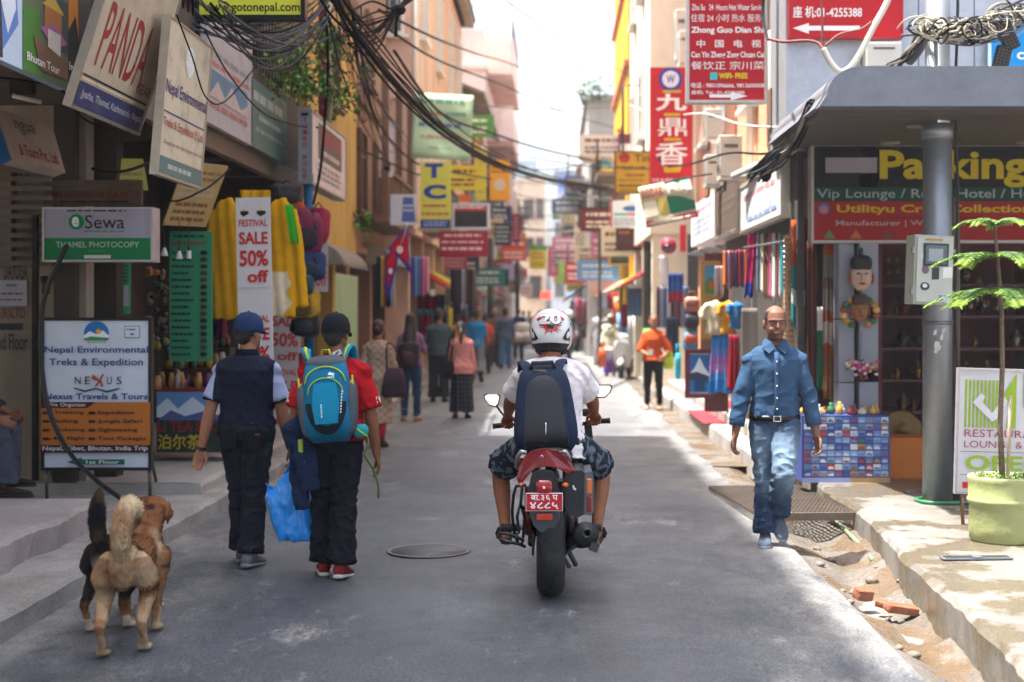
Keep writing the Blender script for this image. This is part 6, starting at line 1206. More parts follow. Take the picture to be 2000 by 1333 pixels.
csign('shop_sign', 'tall red vertical sign with three big white Chinese characters', 1270, 132, 1353, 362, 22, '#b81a26', [('c', .48, .1, .28, '#2a3a94', .1), ('c', .48, .1, .2, '#d9d9e6', .072), ('t', 'W', .38, .065, .58, .135, '#2a3a94', .02), ('r', .3, .195, .72, .215, '#c9a51c'), ('t', '九', .12, .225, .86, .37, WH, .03), ('r', .33, .39, .7, .415, '#c9a51c'), ('t', '鼎', .18, .43, .86, .585, WH, .006), ('r', .33, .60, .72, .625, '#c9a51c'), ('t', '香', .12, .635, .88, .83, WH, .012), ('p', [(.3, .845), (.74, .84), (.7, .89), (.34, .895)], '#c9a51c'), ('g', .05, .93, .95, .99, '#d9a5a5', 1)], depth=.14, dirt=.05)
csign('shop_sign', 'mustard yellow trekking shop sign with a red disc', 1201, 296, 1270, 378, 27, '#c49c17', [('c', .27, .15, .17, '#b03a1c', .13), ('g', .12, .1, .42, .18, '#7a1f14', 1), ('t', 'Tin', .55, .08, .98, .25, '#3a2a10', .01), ('g', .05, .33, .95, .45, '#6a4c12', 1), ('g', .3, .52, .9, .62, '#7a5c1a', 1), ('g', .1, .66, .9, .72, '#7a5c1a', 1), ('g', .1, .78, .9, .86, '#3a2a10', 1), ('g', .15, .9, .8, .96, '#7a5c1a', 1)], depth=.12, frame='#5a4a2a', fw=.02, dirt=.1)
sign('banner', 'tilted photo film cloth banner in red, cream and green', at(1263, 446, 20), at(1364, 424, 20), at(1252, 366, 20), '#cfc8a8', [('t', 'KODAK', .04, .05, .45, .3, '#c2502c', .02), ('r', .5, .0, 1, .78, '#1f7a5c'), ('t', 'FUJI', .53, .05, .99, .38, WH, .04), ('g', .55, .5, .95, .7, '#5aa083', 2), ('r', .03, .38, .28, .76, '#d9d4bd'), ('g', .05, .4, .26, .74, '#8a867a', 2), ('r', .3, .35, .49, .76, '#c9bb62'), ('r', 0, .85, 1, 1, '#c23a3a'), ('g', .03, .88, .97, .97, '#e6dcd8', 1)], cloth_=.5, cat='banner', dirt=.1)
rsign('shop_sign', 'white box sign with faint blue print over the scarf rack', 2.22, 1446, 1527, 312, 424, '#d9d8d6', [('c', .5, .55, .3, '#b5c3d9', .3), ('c', .5, .55, .27, '#d9d8d6', .27), ('g', .1, .2, .9, .4, '#c98f8f', 1), ('g', .2, .7, .95, .85, '#7f9ac2', 1)], depth=.45, frame='#c9c4ba', fw=.03, dirt=.15)
rsign('shop_sign', 'brown blank box sign between two white box signs', 2.22, 1397, 1443, 330, 452, '#5f5048', [('g', .1, .3, .9, .6, '#6d5d54', 2)], depth=.4, frame='#b9b4aa', fw=.05)
rsign('shop_sign', 'long white box sign with grey print, farthest of the right box signs', 2.22, 1350, 1395, 372, 462, '#d3d3d8', [('g', .1, .15, .9, .3, '#b58a94', 1), ('g', .1, .4, .9, .8, '#9aa0b5', 3)], depth=.4, dirt=.15)
csign('shop_sign', 'sky blue sign at the right edge beneath the cable boxes', 1934, 46, 2070, 164, 13.1, '#0a86c9', [('c', .22, .5, .1, '#5fb5e0', .12), ('t', 'ol', .38, .42, .58, .6, WH, .02)], depth=.06, frame='#b9d5e2', fw=.008, dirt=.05)
csign('shop_sign', 'white and red restaurant sign board under the mustard sign', 1192, 392, 1258, 444, 33, '#d3d8dc', [('r', 0, 0, .06, 1, '#b02a34'), ('c', .62, .3, .25, '#2f62a0', .1), ('r', .1, .48, .5, .56, '#4aa88a'), ('r', .5, .48, 1, .56, '#c24a54'), ('g', .1, .65, .95, .95, '#8a929a', 3)], depth=.12)
csign('shop_sign', 'dark brown and black menu sign below the white and red one', 1203, 446, 1258, 490, 33.5, '#1f1b1f', [('r', 0, 0, .62, 1, '#4a2226'), ('g', .1, .1, .5, .3, '#a8743a', 1), ('g', .68, .1, .95, .8, '#6a6a74', 4)], depth=.12)
csign('shop_sign', 'olive framed dark sign over a green board on the right', 1190, 496, 1240, 518, 38, '#1f2a26', [('g', .1, .3, .9, .7, '#5a6a5e', 1)], depth=.1, frame='#c9a53a', fw=.04)
csign('shop_sign', 'tall thin red and white sign on the far right row', 1176, 430, 1188, 520, 48, '#d3ccd3', [('r', 0, 0, .35, .6, '#c2303c'), ('g', .4, .1, .9, .95, '#8a7a94', 8)], depth=.1)
csign('shop_sign', 'small blue vertical sign behind the white scooter', 1174, 570, 1188, 604, 50, '#7fa5c9', [('g', .2, .1, .8, .9, '#dfe8f0', 4)], depth=.1)
csign('poster', 'white landscape poster on the right pole', 1227, 556, 1258, 606, 34, '#cfd0c6', [('p', [(0, 1), (.2, .6), (.6, .8), (1, .5), (1, 1)], '#9fb08a')], depth=.03, cat='poster')
csign('shop_sign', 'red vertical banner near the cloth awning on the right', 1328, 440, 1340, 492, 25, '#c21f30', [], depth=.03)
csign('shop_sign', 'pale pink hoarding on the roof of the grey concrete house', 1206, 240, 1250, 262, 50, '#c25a76', [('g', .1, .2, .9, .8, '#d99ab0', 2)], depth=.1)

# ================================================================ RIGHT-HAND STREET FURNITURE AND GOODS
rnd = random.Random(21)
galv = metal('#8b9096', .45, m=.7, dirt=.35, dirtc='#5b5d5e', streak=True)
PX, PY = at(1831, 975, 11.35).x, 11.35
pole = thing('utility_pole', 'round grey steel utility pole rising past the canopy on the right pavement', 'utility pole', (PX, PY, .15))
q = MB(); q.tube([(0, 0, 0), (0, 0, 2.95), (0, 0, 2.96), (0, 0, 7)], [.118, .112, .1, .09], galv, 28); q.build('shaft', pole)
q = MB(); q.tube([(0, 0, 2.9), (0, 0, 3.02)], .122, galv, 28); q.tube([(0, 0, 1.42), (0, 0, 1.45)], .12, metal('#6b6e70'), 28); q.build('collar', pole)
q = MB()
for k in range(7): x = -.05 + rnd.uniform(-.03, .05); z = 1.3 + rnd.uniform(-.1, .1); q.quad([(x, -.121, z), (x + .025, -.1215, z + rnd.uniform(-.02, .02)), (x + .03, -.1205, z + .05), (x + .008, -.121, z + .04)], mat('#b9b7b0', .8))
q.build('torn_sticker', pole, fix=False)
tag(MB().tube([(PX + .17, PY + .12, .14), (PX + .17, PY + .12, 2.3), (PX + .15, PY + .1, 2.6)], .045, metal('#5a4a40', .6, m=.4, dirt=.5, dirtc='#2e241d'), 12).build('pipe'), 'thin rusty pipe standing against the grey utility pole', 'pipe')
tag(MB().tube([(PX + .13 + .01 * math.sin(k), PY - .08, .6 + k * .25) for k in range(24)], .012, BLACK, 6).build('cable'), 'black cable running down the side of the utility pole', 'cable')
# meter box
a = at(1783, 594, 11.05); b = at(1862, 458, 11.05); w = b.x - a.x; h = b.z - a.z
mb_ = thing('meter_box', 'pale grey electricity meter box covered in stickers on the utility pole', 'meter box', mtx=Matrix.Translation((a.x, 11.05, a.z)) @ Matrix.Rotation(R(2), 4, 'Y') @ Matrix.Rotation(R(6), 4, 'Z'))
gm = paint('#aab0a6', dirt=.2, dirtc='#7d8078')
q = MB(); q.bx(0, w, 0, .2, 0, h, gm); q.build('case', mb_, bev=.008)
q = MB(); q.bx(.012, w - .012, -.022, 0, .015, h - .015, gm); dr = q.build('door', mb_, bev=.006)
q = MB(); q.bx(.06, w - .05, -.032, -.022, h * .55, h * .88, mat('#2b3134', .6)); fr = q.build('window', dr, bev=.02)
q = MB(); q.bx(.078, w - .068, -.036, -.032, h * .585, h * .85, mat('#5d6a70', .08, var=.3, scale=5)); q.bx(.1, w - .1, -.039, -.036, h * .62, h * .8, mat('#8a9598', .3)); q.build('glass', fr)
q = MB(); q.bx(.07, w - .1, -.026, -.022, h - .045, h - .03, mat('#a07a35', .5)); q.build('brass_strip', dr)
for (x, z, sx, sz, c, kind) in ((.1, .4, .035, .04, '#c9cfd2', 'c'), (.2, .41, .018, .045, '#3f7a86', 'q'), (.1, .29, .03, .034, '#6a5060', 'c'), (.2, .26, .03, .05, '#2a2a2d', 'q'), (.2, .285, .02, .015, '#c3c5c2', 'q'), (.32, .27, .038, .045, '#d3d5d2', 'q'), (.32, .285, .028, .018, '#1c1c1f', 'q'), (.1, .15, .038, .032, '#252a38', 'c'), (.1, .155, .02, .016, '#c9ccd2', 'c')):
    z = z * h / .58; x *= .82; q = MB(); y = -.0235 - .001 * rnd.random()
    if kind == 'c': q.quad([(x + sx * math.cos(t * .3), y, z + sz * math.sin(t * .3)) for t in range(21)], mat(c, .4))
    else: q.quad([(x - sx, y, z - sz), (x + sx, y, z - sz + .005), (x + sx, y, z + sz), (x - sx, y, z + sz - .004)], mat(c, .4))
    q.build('sticker', dr, fix=False)
q = MB(); q.quad([(w * .6, -.0235, h * .07), (w * .88, -.0235, h * .07), (w * .88, -.0235, h * .16), (w * .6, -.0235, h * .16)], mat('#b9bcd9', .4)); q.text('SHRI', w * .62, h * .09, w * .86, h * .145, 0, mat('#3a3f9a', .4), .03, Matrix(((1, 0, 0, 0), (0, 0, 1, -.0245), (0, 1, 0, 0), (0, 0, 0, 1)))); q.build('sticker', dr, fix=False)
q = MB()
for z in (.1, h - .12): q.box((-.008, .02, z), (.016, .03, .05), metal('#8d8f8d')); q.box((w + .008, .02, z), (.016, .03, .03), metal('#8d8f8d'))
q.build('hinge', mb_)
# plant pot and norfolk pine
ptX, ptY = 2.99, 9.45
pot = thing('plant_pot', 'large pale green cylindrical planter on the right pavement', 'plant pot', (ptX, ptY, .152))
pg = mat('#959c68', .55, var=.1, scale=4, bump=.5, bscale=9, dirt=.3, dirtc='#7d8a50')
q = MB(); q.lathe([(.215, 0), (.232, .02), (.236, .1), (.232, .24), (.245, .262), (.25, .275), (.245, .288), (.238, .3), (.24, .40), (.246, .425), (.24, .435), (.215, .435), (.21, .40), (.0, .39)], pg, 44); q.build('planter', pot)
q = MB()
for k in range(420):
    a = rnd.uniform(0, 6.28); r_ = .2 * math.sqrt(rnd.random()); p = Vector((r_ * math.cos(a), r_ * math.sin(a), .40 + rnd.uniform(0, .05))); d = Vector((rnd.uniform(-1, 1), rnd.uniform(-1, 1), rnd.uniform(0, .8))).normalized() * .018; t = d.cross(ZA).normalized() * .008
    q.quad([p - d * .5, p + t, p + d * .6, p - t], mat(['#4a6b25', '#5d8030', '#37521c'][k % 3], .6))
q.build('ground_cover', pot, fix=False)
pine = thing('norfolk_pine', 'young tiered norfolk pine growing in the pale green planter', 'pine tree', (ptX - .02, ptY, .57))
bark = mat('#6b5a48', .85, var=.3, scale=30, bump=.5, bscale=60)
q = MB(); q.tube([(0, 0, -.02), (-.012, .01, .35), (0, 0, .75), (-.005, 0, 1.1), (-.03, 0, 1.45), (-.055, .01, 1.72)], [.021, .018, .017, .015, .013, .008], bark, 10); q.build('trunk', pine)
q = MB(); q.tube([(.03, -.02, -.02), (.035, -.03, .3), (.05, -.02, .55)], .012, mat('#a89a86', .8), 8); q.build('stake', pine)
g0, g1, g2 = mat('#33501e', .55, var=.2, scale=9), mat('#4d7026', .5, var=.2, scale=9), mat('#7d9f30', .5, var=.25, scale=9)
def frond(q, base, az, L, rise, droop):
    d = Vector((math.cos(az), math.sin(az), 0)); pts = []
    for k in range(13): t = k / 12; pts.append(base + d * (L * t) + ZA * (rise * math.sin(t * 2.0) - droop * t * t))
    q.tube(pts, [.007 - .0045 * k / 12 for k in range(13)], g0, 6)
    lat = ZA.cross(d)
    for k in range(2, 56):
        t = k / 55; p = pts[min(int(t * 12), 11)].lerp(pts[min(int(t * 12) + 1, 12)], t * 12 - int(t * 12)); ln = (.13 * math.sin(min(1, t * 1.5 + .15) * math.pi * .62) * (1 - .55 * t) + .02) * (L / .5)
        for s in (-1, 1):
            v = (lat * s + d * .65 + ZA * rnd.uniform(-.15, .12)).normalized(); e = p + v * ln * rnd.uniform(.85, 1.1) - ZA * ln * .22; m_ = g2 if t > .82 else (g1 if rnd.random() < .55 else g0)
            mid = p.lerp(e, .72); q.tube([p, p.lerp(e, .5) + ZA * .008, mid], [.0032, .0042, .0036], m_, 5, flat=.6); q.tube([mid, e], [.0036, .0015], g2 if rnd.random() < .75 else m_, 5, flat=.55)
for (z, L, n, off, rise) in ((1.28, .47, 7, .2, .02), (1.50, .40, 6, .7, .05), (1.70, .27, 5, .1, .07)):
    q = MB()
    for k in range(n): frond(q, Vector((-.02 - .03 * (z > 1.4), 0, z - .02)), off + k * 2 * math.pi / n, L * rnd.uniform(.9, 1.05), rise, L * .3)
    q.build('branch_tier', pine, fix=False)
# restaurant board
V_ = '#8fae2c'
rb = csign('standing_sign', 'white and green standing restaurant board behind the planter reading OPEN', 1868, 722, 2052, 966, 10.15, '#cfcfd4', [
    *[('r', .08 + k * .041, .09, .102 + k * .041, .47, V_) for k in range(9)], ('p', [(.16, .27), (.25, .19), (.29, .22), (.27, .27), (.37, .35), (.55, .16), (.6, .17), (.42, .40), (.37, .42)], '#cfcfd4'), ('p', [(.49, .2), (.62, .03), (.62, .47), (.52, .47), (.56, .3)], V_), ('r', .7, .03, 1, .3, V_),
    ('t', 'RESTAURANT', .08, .485, 1.0, .545, '#a0384a', -.002), ('t', 'LOUNGE & BAR', .08, .575, 1.02 - .05, .63, '#a0384a', -.002), ('r', .04, .66, 1, .665, '#8a5a68'), ('t', 'OPEN', .1, .69, .95, .81, V_, .02), ('r', .04, .845, 1, .85, '#8a5a68'), ('r', .07, .905, .2, .955, '#c42a22')], tilt=1.5, depth=.03, frame='#b9b4b8', fw=.012, cat='standing sign', dirt=.05)
for px in (1878, 2040): q = MB(); a = at(px, 960, 10.17); q.tube([a, (a.x + .01, 10.17, .15)], .013, metal('#7a5a45', .6, m=.3), 8); q.build('leg', rb, world=True)
# grate, hoses, bricks, manhole, drain cover
gr = thing('drain_grate', 'rusty steel ramp grate bridging the gutter beside the man in blue', 'drain grate', (1.93, 12.2, .03))
q = MB(); gmx = metal('#6f6258', .6, m=.5, dirt=.5, dirtc='#43362c')
for k in range(26): q.box((-.42 + k * .0336, 0, .03), (.008, 2.2, .03), gmx)
for k in range(23): q.box((0, -1.1 + k * .1, .033), (.84, .02, .03), gmx)
q.box((0, -1.12, .02), (.86, .04, .06), gmx); q.build('bars', gr); gr.rotation_euler = (R(-1.5), 0, R(4))
def hose(label, pts, r, c, n=8, name='hose', cat='hose', group=None):
    P_ = [Vector(p) for p in pts]; out = []
    for i in range(len(P_) - 1):
        p0, p1, p2, p3 = P_[max(i - 1, 0)], P_[i], P_[i + 1], P_[min(i + 2, len(P_) - 1)]
        for k in range(n):
            t = k / n; out.append(.5 * ((2 * p1) + (p2 - p0) * t + (2 * p0 - 5 * p1 + 4 * p2 - p3) * t * t + (3 * p1 - p0 - 3 * p2 + p3) * t ** 3))
    out.append(P_[-1]); m = mat(c, .5, var=.15, scale=12) if isinstance(c, str) else c
    return tag(MB().tube(out, r, m, 8, rnd=True).build(name, fix=False), label, cat, group)
def gnd(px, py, z=0): Y = (CH - z) * F / (py - HY); return at(px, py, Y)
hose('muddy green garden hose lying in the right gutter', [gnd(1665, 990, .03), gnd(1640, 998, .02), gnd(1615, 1008, .0), gnd(1640, 1025, -.02), gnd(1665, 1050, -.04), gnd(1690, 1075, -.06), gnd(1704, 1094, -.06)], .017, '#6d7a62')
hose('green hose coiled round the foot of the utility pole', [(PX + .5, PY - .05, .17), (PX + .1, PY - .17, .17), (PX - .12, PY - .12, .17), (PX - .15, PY + .08, .17), (PX, PY + .16, .17)], .014, '#2f7a4c')
brk = mat('#8a4f36', .9, var=.3, scale=12, bump=.6, bscale=30, dirt=.4, dirtc='#9a8c7c')
for lb, px, py, z, rz, sc3 in (('broken red brick lying on its end in the gutter', 1686, 1168, -.05, 20, (.11, .09, .07)), ('flat orange brick half buried in the gutter', 1760, 1196, -.08, 8, (.2, .09, .05)), ('small brick fragment between two bricks in the gutter', 1722, 1186, -.08, -30, (.07, .06, .04))):
    p = gnd(px, py, z); q = MB(); q.ell((0, 0, 0), tuple(v / 2 for v in sc3), brk, None, 20, 12, .3, .3)
    for v in q.v: v *= 1 + .12 * noise.noise(v * 40)
    o = q.build('brick'); o.location = p + Vector((0, 0, .02)); o.rotation_euler = (.1, .15, R(rz)); tag(o, lb, 'brick')
st_m = mat('#6f675d', .9, var=.25, scale=8, bump=.6, bscale=25)
for k in range(22):
    x = rnd.uniform(1.75, 2.25); y = rnd.uniform(6.2, 10.6); s3 = rnd.uniform(.012, .05) * (1.3 if k < 8 else .8)
    q = MB(); q.ell((0, 0, 0), (s3, s3 * rnd.uniform(.6, 1), s3 * .6), st_m, None, 10, 7)
    for v in q.v: v *= 1 + .3 * noise.noise(v * 30 + Vector((k, 0, 0)))
    o = q.build('stone'); o.location = (x, y, gut((x - 1.35) / 2.4, (y - 3.5) / 12)[2] + s3 * .25); o.rotation_euler = (0, 0, k); tag(o, 'loose grey stone lying in the right gutter', 'stone', 'loose stones in the gutter')
mp_ = gnd(838, 1081); mh = thing('manhole_cover', 'round worn manhole cover in the road left of the motorcycle', 'manhole cover', (mp_.x, mp_.y, .019))
mm = metal('#6f6e6b', .7, m=.4, dirt=.4, dirtc='#86837c')
q = MB(); q.lathe([(.266, -.004), (.266, .001), (.01, .0015)], ASPH, 40); q.build('lid', mh)
q = MB(); q.lathe([(.29, 0), (.285, .004), (.27, .004), (.265, 0)], mm, 44); q.build('ring', mh)
dp = at(1890, 1088, 9.0); dc = thing('drain_cover', 'thin broken metal drain cover lying on the right pavement near the planter', 'drain cover', (dp.x, 8.75, .156), R(4))
q = MB(); q.bx(-.24, .2, -.04, .04, 0, .012, galv); q.bx(-.22, .18, -.03, .03, .012, .016, metal('#55585a')); q.bx(-.05, .0, -.045, .045, .012, .02, galv); q.build('plate', dc, bev=.003)
# postcard stand with goods on top
r = csign('postcard_stand', 'low postcard stand with rows of blue postcards on the right pavement', 1566, 812, 1738, 943, 12.7, '#3f4a86', [], depth=.35, cat='postcard stand', dirt=0)
w = (1738 - 1566) * 12.7 / F; h = (943 - 812) * 12.7 / F
CC = ['#4f6fb5', '#7d9fd0', '#c3cfe0', '#3d4f8f', '#6a86b8', '#8f4a52', '#b03a36', '#3f7a6a', '#d0d3da', '#5a5f9a', '#9fb5d6', '#a8804a']
for j in range(9):
    for i in range(11):
        x = .02 + i * (w - .03) / 11; z = .055 + j * (h - .06) / 9; c = rnd.choice(CC[:5] if rnd.random() < .7 else CC); q = MB()
        cw, ch_ = .064, .05; y = .006 + .002 * rnd.random(); mt_ = Matrix.Translation((x, z, y)); q.bx(0, cw, 0, ch_, -.003, .0, mat(c, .3), mt_)
        q.quad([(.006, .006, .0008), (cw - .006, .004, .0008), (cw - .008, ch_ * rnd.uniform(.3, .6), .0008), (cw * .4, ch_ * rnd.uniform(.4, .8), .0008), (.006, ch_ * .4, .0008)], mat(rnd.choice(CC), .3), mt_)
        q.build('postcard', r, fix=False)
q = MB(); q.quad([(0, 0, .009), (w * .55, 0, .009), (w * .55, .045, .009), (0, .045, .009)], mat('#8f9fd0', .5)); q.quad([(w * .55, 0, .009), (w, 0, .009), (w, .045, .009), (w * .55, .045, .009)], mat('#b08a56', .5)); q.build('lower_strip', r, fix=False)
for k in range(14):
    p = at(1575 + k * 11 + rnd.uniform(-2, 2), 812, 12.75); c = rnd.choice(['#b08a3a', '#d6cfc0', '#8a4a2a', '#3a6a4a', '#c9a04a', '#7a2a2a']); q = MB(); r_ = rnd.uniform(.025, .05); hh = rnd.uniform(.05, .12)
    q.lathe([(r_ * .6, 0), (r_, hh * .3), (r_ * .8, hh * .6), (r_ * .4, hh * .8), (r_ * .5, hh)], mat(c, .35, var=.3, scale=20), 14, Matrix.Translation((p.x, 12.76 + rnd.uniform(0, .22), p.z)))
    tag(q.build('ornament'), 'small carved ornament standing on top of the postcard stand', 'ornament', 'ornaments on the postcard stand')
tag(MB().bx(2.98, 3.7, 13.0, 13.4, .15, .52, mat('#c26a1c', .7, dirt=.3)).build('low_wall'), 'low orange painted wall beside the postcard stand', 'wall')
# masks, garland, gong, brass ware
def mask(label, px, py, Y, s_, face, hat):
    p = at(px, py, Y); r = thing('mask', label, 'mask', p); q = MB(); fm = mat(face, .5, var=.15, scale=30); q.ell((0, 0, 0), (.085 * s_, .05 * s_, .12 * s_), fm, None, 18, 14); q.ell((0, -.05 * s_, -.01), (.016 * s_, .025 * s_, .035 * s_), fm, None, 10, 8)
    for s in (-1, 1): q.ell((s * .09 * s_, 0, -.02), (.014 * s_, .02, .045 * s_), mat('#8a3a2a', .5), None, 8, 8)
    q.build('face', r)
    for s in (-1, 1): e = MB(); e.ell((s * .032 * s_, -.045 * s_, .02 * s_), (.018 * s_, .008, .007 * s_), mat('#1a1210', .4), None, 10, 6); e.build('eye', r)
    e = MB(); e.ell((0, -.045 * s_, -.06 * s_), (.03 * s_, .01, .01 * s_), mat('#8f2a22', .4), None, 10, 6); e.build('mouth', r)
    e = MB(); e.ell((0, 0, .1 * s_), (.088 * s_, .055 * s_, .07 * s_), mat(hat, .5, var=.3, scale=40, bump=.5), None, 18, 10, .8, .8); e.ell((0, 0, .19 * s_), (.018 * s_, .018 * s_, .04 * s_), mat(hat, .5), None, 10, 8); e.build('crown', r); return r
mask('white painted wooden face mask with a tall black hat on the shop column', 1682, 540, 12.9, 1.15, '#b59a86', '#141216')
r = mask('gilded many armed deity mask hanging below the white mask', 1680, 606, 12.9, .9, '#8a5a30', '#3a2a18')
for k in range(14): a = R(-60 + 300 * k / 13); e = MB(); e.ell((.15 * math.cos(a), .01, .13 * math.sin(a) - .02), (.035, .02, .03), mat(['#a8742c', '#2f5a3a', '#8a3a22', '#c9a060'][k % 4], .4), None, 10, 8); e.build('ornament', r)
gl = thing('garland', 'pink and white flower garland with tassels on the shop column', 'garland', at(1682, 712, 12.88))
for k in range(46): e = MB(); e.ell((rnd.uniform(-.15, .15), rnd.uniform(-.03, .03), rnd.gauss(0, .035) - abs(rnd.gauss(0, .03))), (.018, .014, .016), mat(rnd.choice(['#c23a7a', '#d68aa8', '#d6cfc6', '#b0306a', '#c9a04a', '#3a6a5a']), .7), None, 8, 6); e.build('flower', gl)
q = MB(); q.tube([(0, 0, -.02), (.0, 0, -.14)], [.012, .02], mat('#6a3a3a', .8), 8); q.tube([(-.01, 0, .02), (0, 0, .3)], .003, BLACK, 5); q.build('tassel', gl)
gp = at(1760, 840, 13.5); q = MB(); q.lathe([(.19, 0), (.2, .012), (.17, .02), (.13, .012), (.05, .02), (.03, .035), (.005, .036)], metal('#5a4425', .4, m=.8), 40, Matrix.Rotation(R(82), 4, 'X')); o = q.build('gong'); o.location = gp; tag(o, 'round dark brass gong leaning in the shop entrance', 'gong')
brass = metal('#8a6a2c', .35, m=.9)
for k in range(44):
    lv = (.58, .93, 1.28, 1.63, 1.98)[k % 5]; x = rnd.uniform(3.2, 5.2); y = rnd.uniform(15.65, 15.95); hh = rnd.uniform(.08, .24); r_ = hh * rnd.uniform(.25, .45); c = rnd.choice(['#8a6a2c', '#6a5030', '#3a3034', '#7a7468', '#5a2a22'])
    q = MB(); q.lathe([(r_ * .7, 0), (r_ * .75, hh * .06), (r_ * .3, hh * .14), (r_, hh * .42), (r_ * .85, hh * .6), (r_ * .3, hh * .78), (r_ * .42, hh * .86), (r_ * .1, hh)], metal(c, .3, m=.85), 16, Matrix.Translation((x, y, lv + .002))); tag(q.build('brass_vessel'), 'small dark brass vessel standing on the dim red shop shelves', 'brass vessel', 'brass vessels on the shop shelves')
for k, (px, py) in enumerate(((1735, 512), (1752, 512), (1736, 536), (1753, 534), (1890, 540), (1912, 552))):
    p = at(px, py, 13.6); q = MB(); q.lathe([(.022, 0), (.02, .01), (.012, .035), (.004, .045)], brass, 14, Matrix.Translation(p)); q.tube([p + Vector((0, 0, .04)), p + Vector((0, 0, .25))], .002, BLACK, 4); tag(q.build('bell'), 'small brass bell hanging in the shop doorway', 'bell', 'bells hanging in the shop doorway')
for k in range(30):
    px, py = 1870 + rnd.uniform(0, 130), 578 + rnd.uniform(0, 26); p = at(px, py, 14.6); q = MB(); q.ell(p, (.012, .012, rnd.uniform(.015, .035)), metal(rnd.choice(['#9a9aa0', '#8a6a3a', '#6a2a2a']), .3), None, 8, 6); q.tube([p, p + Vector((0, 0, .3))], .0015, BLACK, 4); tag(q.build('pendant'), 'tiny pendant hanging in a row behind the pine', 'pendant', 'pendants in the shop window')
# cloth goods ----------------------------------------------------
def hang(label, x0, y0, x1, y1, Y, cols, name='scarf', cat='scarf', group=None, folds=3., amp=.03, flare=0., yaw=0, skew=0, rows=False, jag=.02):
    a, b = at(x0, y0, Y), at(x1, y1, Y); w, h = b.x - a.x, a.z - b.z; rr = random.Random(label); ph = rr.uniform(0, 6); q = MB(); n = len(cols); ms = [cloth(c) for c in cols]; nu = max(n * 3, 12)
    def fn(i, j):
        t = 1 - j; x = (i - .5) * w * (1 + flare * t) + skew * w * t; return (x, amp * (.25 + t) * math.sin(i * folds * 6.28 + ph + t * 1.2), -h * t + jag * t * math.sin(i * 9 + ph))
    q.grid(fn, nu, 14, ms[0]); q.mats = ms
    for k in range(len(q.f)):
        u = (k % nu) / nu if not rows else 1 - (k // nu) / 14; q.mi[k] = min(int(u * n), n - 1)
    o = q.build(name, solid=.006, fix=False); o.location = ((a.x + b.x) / 2, Y, a.z); o.rotation_euler = (0, 0, R(yaw)); return tag(o, label, cat, group)
def garment(label, px, py, Y, h, c, sleeve=.5, w=None, name='shirt', cat='clothing', group=None, yaw=0, col=None):
    w = w or h * .62; q = MB(); m = cloth(c); st = [(Vector((0, 0, -h * t)), w / 2 * k, .045 * kk, XA, YA) for t, k, kk in ((0, .3, .4), (.06, .62, .7), (.16, .8, .9), (.5, .78, 1), (.85, .85, 1.1), (1, .9, 1))]; q.loft(st, m, 18)
    for s in (-1, 1): q.tube([(s * w * .3, 0, -h * .1), (s * w * .48, 0, -h * (.14 + .15 * sleeve)), (s * w * (.5 + .1 * sleeve), 0, -h * (.2 + .55 * sleeve))], [.06, .055, .06], m, 10, flat=.6)
    o = q.remesh(name, None, .018, 1, disp=lambda p, n: .012 * math.sin(p.x * 60 + p.z * 5) * .6 + .01 * noise.noise(p * 9), col=col, mats=[VC] if col else None); o.location = at(px, py, Y); o.rotation_euler = (0, 0, R(yaw)); return tag(o, label, cat, group)
rk = thing('clothes_rail', 'chrome clothes rail carrying the colourful scarves', 'clothes rail', (2.25, 14.2, 0)); q = MB(); q.tube([(2.28, 14.0, 2.37), (2.2, 16.6, 2.42)], .012, metal('#9a9a9c', .3), 8)
q.build('bar', rk, world=True)
for y in (14.1, 16.4): q = MB(); q.tube([(2.27, y, .3), (2.27, y, 2.4)], .014, metal('#9a9a9c', .3), 8); q.build('leg', rk, world=True)
for lb, x0, x1, y1, cols, sk, Y in (('bright pink scarf with a blue hem on the scarf rail', 1462, 1480, 580, ['#c9216a', '#d42a78', '#c9216a', '#d42a78', '#2a4ab0'], -.5, 16.3), ('pale blue and white patterned scarf on the rail', 1478, 1488, 570, ['#cdd3da', '#6a8ac0', '#d6d8dc'], 0, 16.0), ('cream scarf on the rail beside the brown one', 1486, 1495, 576, ['#d6cdb5', '#c9bfa0'], 0, 15.7), ('reddish brown scarf on the rail', 1494, 1502, 582, ['#7a3a22', '#8a4a2e'], 0, 15.5), ('rose pink scarf on the rail', 1501, 1509, 586, ['#d46a90', '#c94a7a'], 0, 15.2), ('wide plain white scarf on the rail', 1508, 1520, 588, ['#d9d6d0', '#e0ddd8', '#cfccc6'], 0, 14.9), ('white scarf with red patches on the rail', 1518, 1527, 584, ['#c93a4a', '#e0d6d2', '#c93a4a'], 0, 14.6), ('teal scarf at the near end of the rail', 1525, 1536, 580, ['#0f8a96', '#17a0aa', '#0c7884'], 0, 14.3)):
    hang(lb, x0, 456, x1, y1, Y, cols, group=None, skew=sk, rows='blue hem' in lb, folds=1.5, amp=.025)
hang('orange patterned hanging that turns teal at the bottom, by the wooden blind', 1546, 430, 1572, 640, 13.6, ['#b5481c', '#c2561f', '#a8421c', '#2a7a7c', '#b9c3c0', '#2f7f80'], 'wall_hanging', 'wall hanging', rows=True, amp=.015)
hang('dark maroon patterned hanging beside the shop column', 1576, 470, 1600, 760, 13.5, ['#4a2422', '#5a3028', '#3a1c1c'], 'wall_hanging', 'wall hanging', amp=.015)
hang('patchwork hanging of orange, grey and brown squares', 1608, 478, 1634, 780, 13.4, ['#a8481f', '#6a6a62', '#5a4a44', '#6a6258', '#7a3a2c', '#a09284', '#8a4020', '#7a4a30', '#8a5a3a'], 'wall_hanging', 'wall hanging', rows=True, amp=.012)
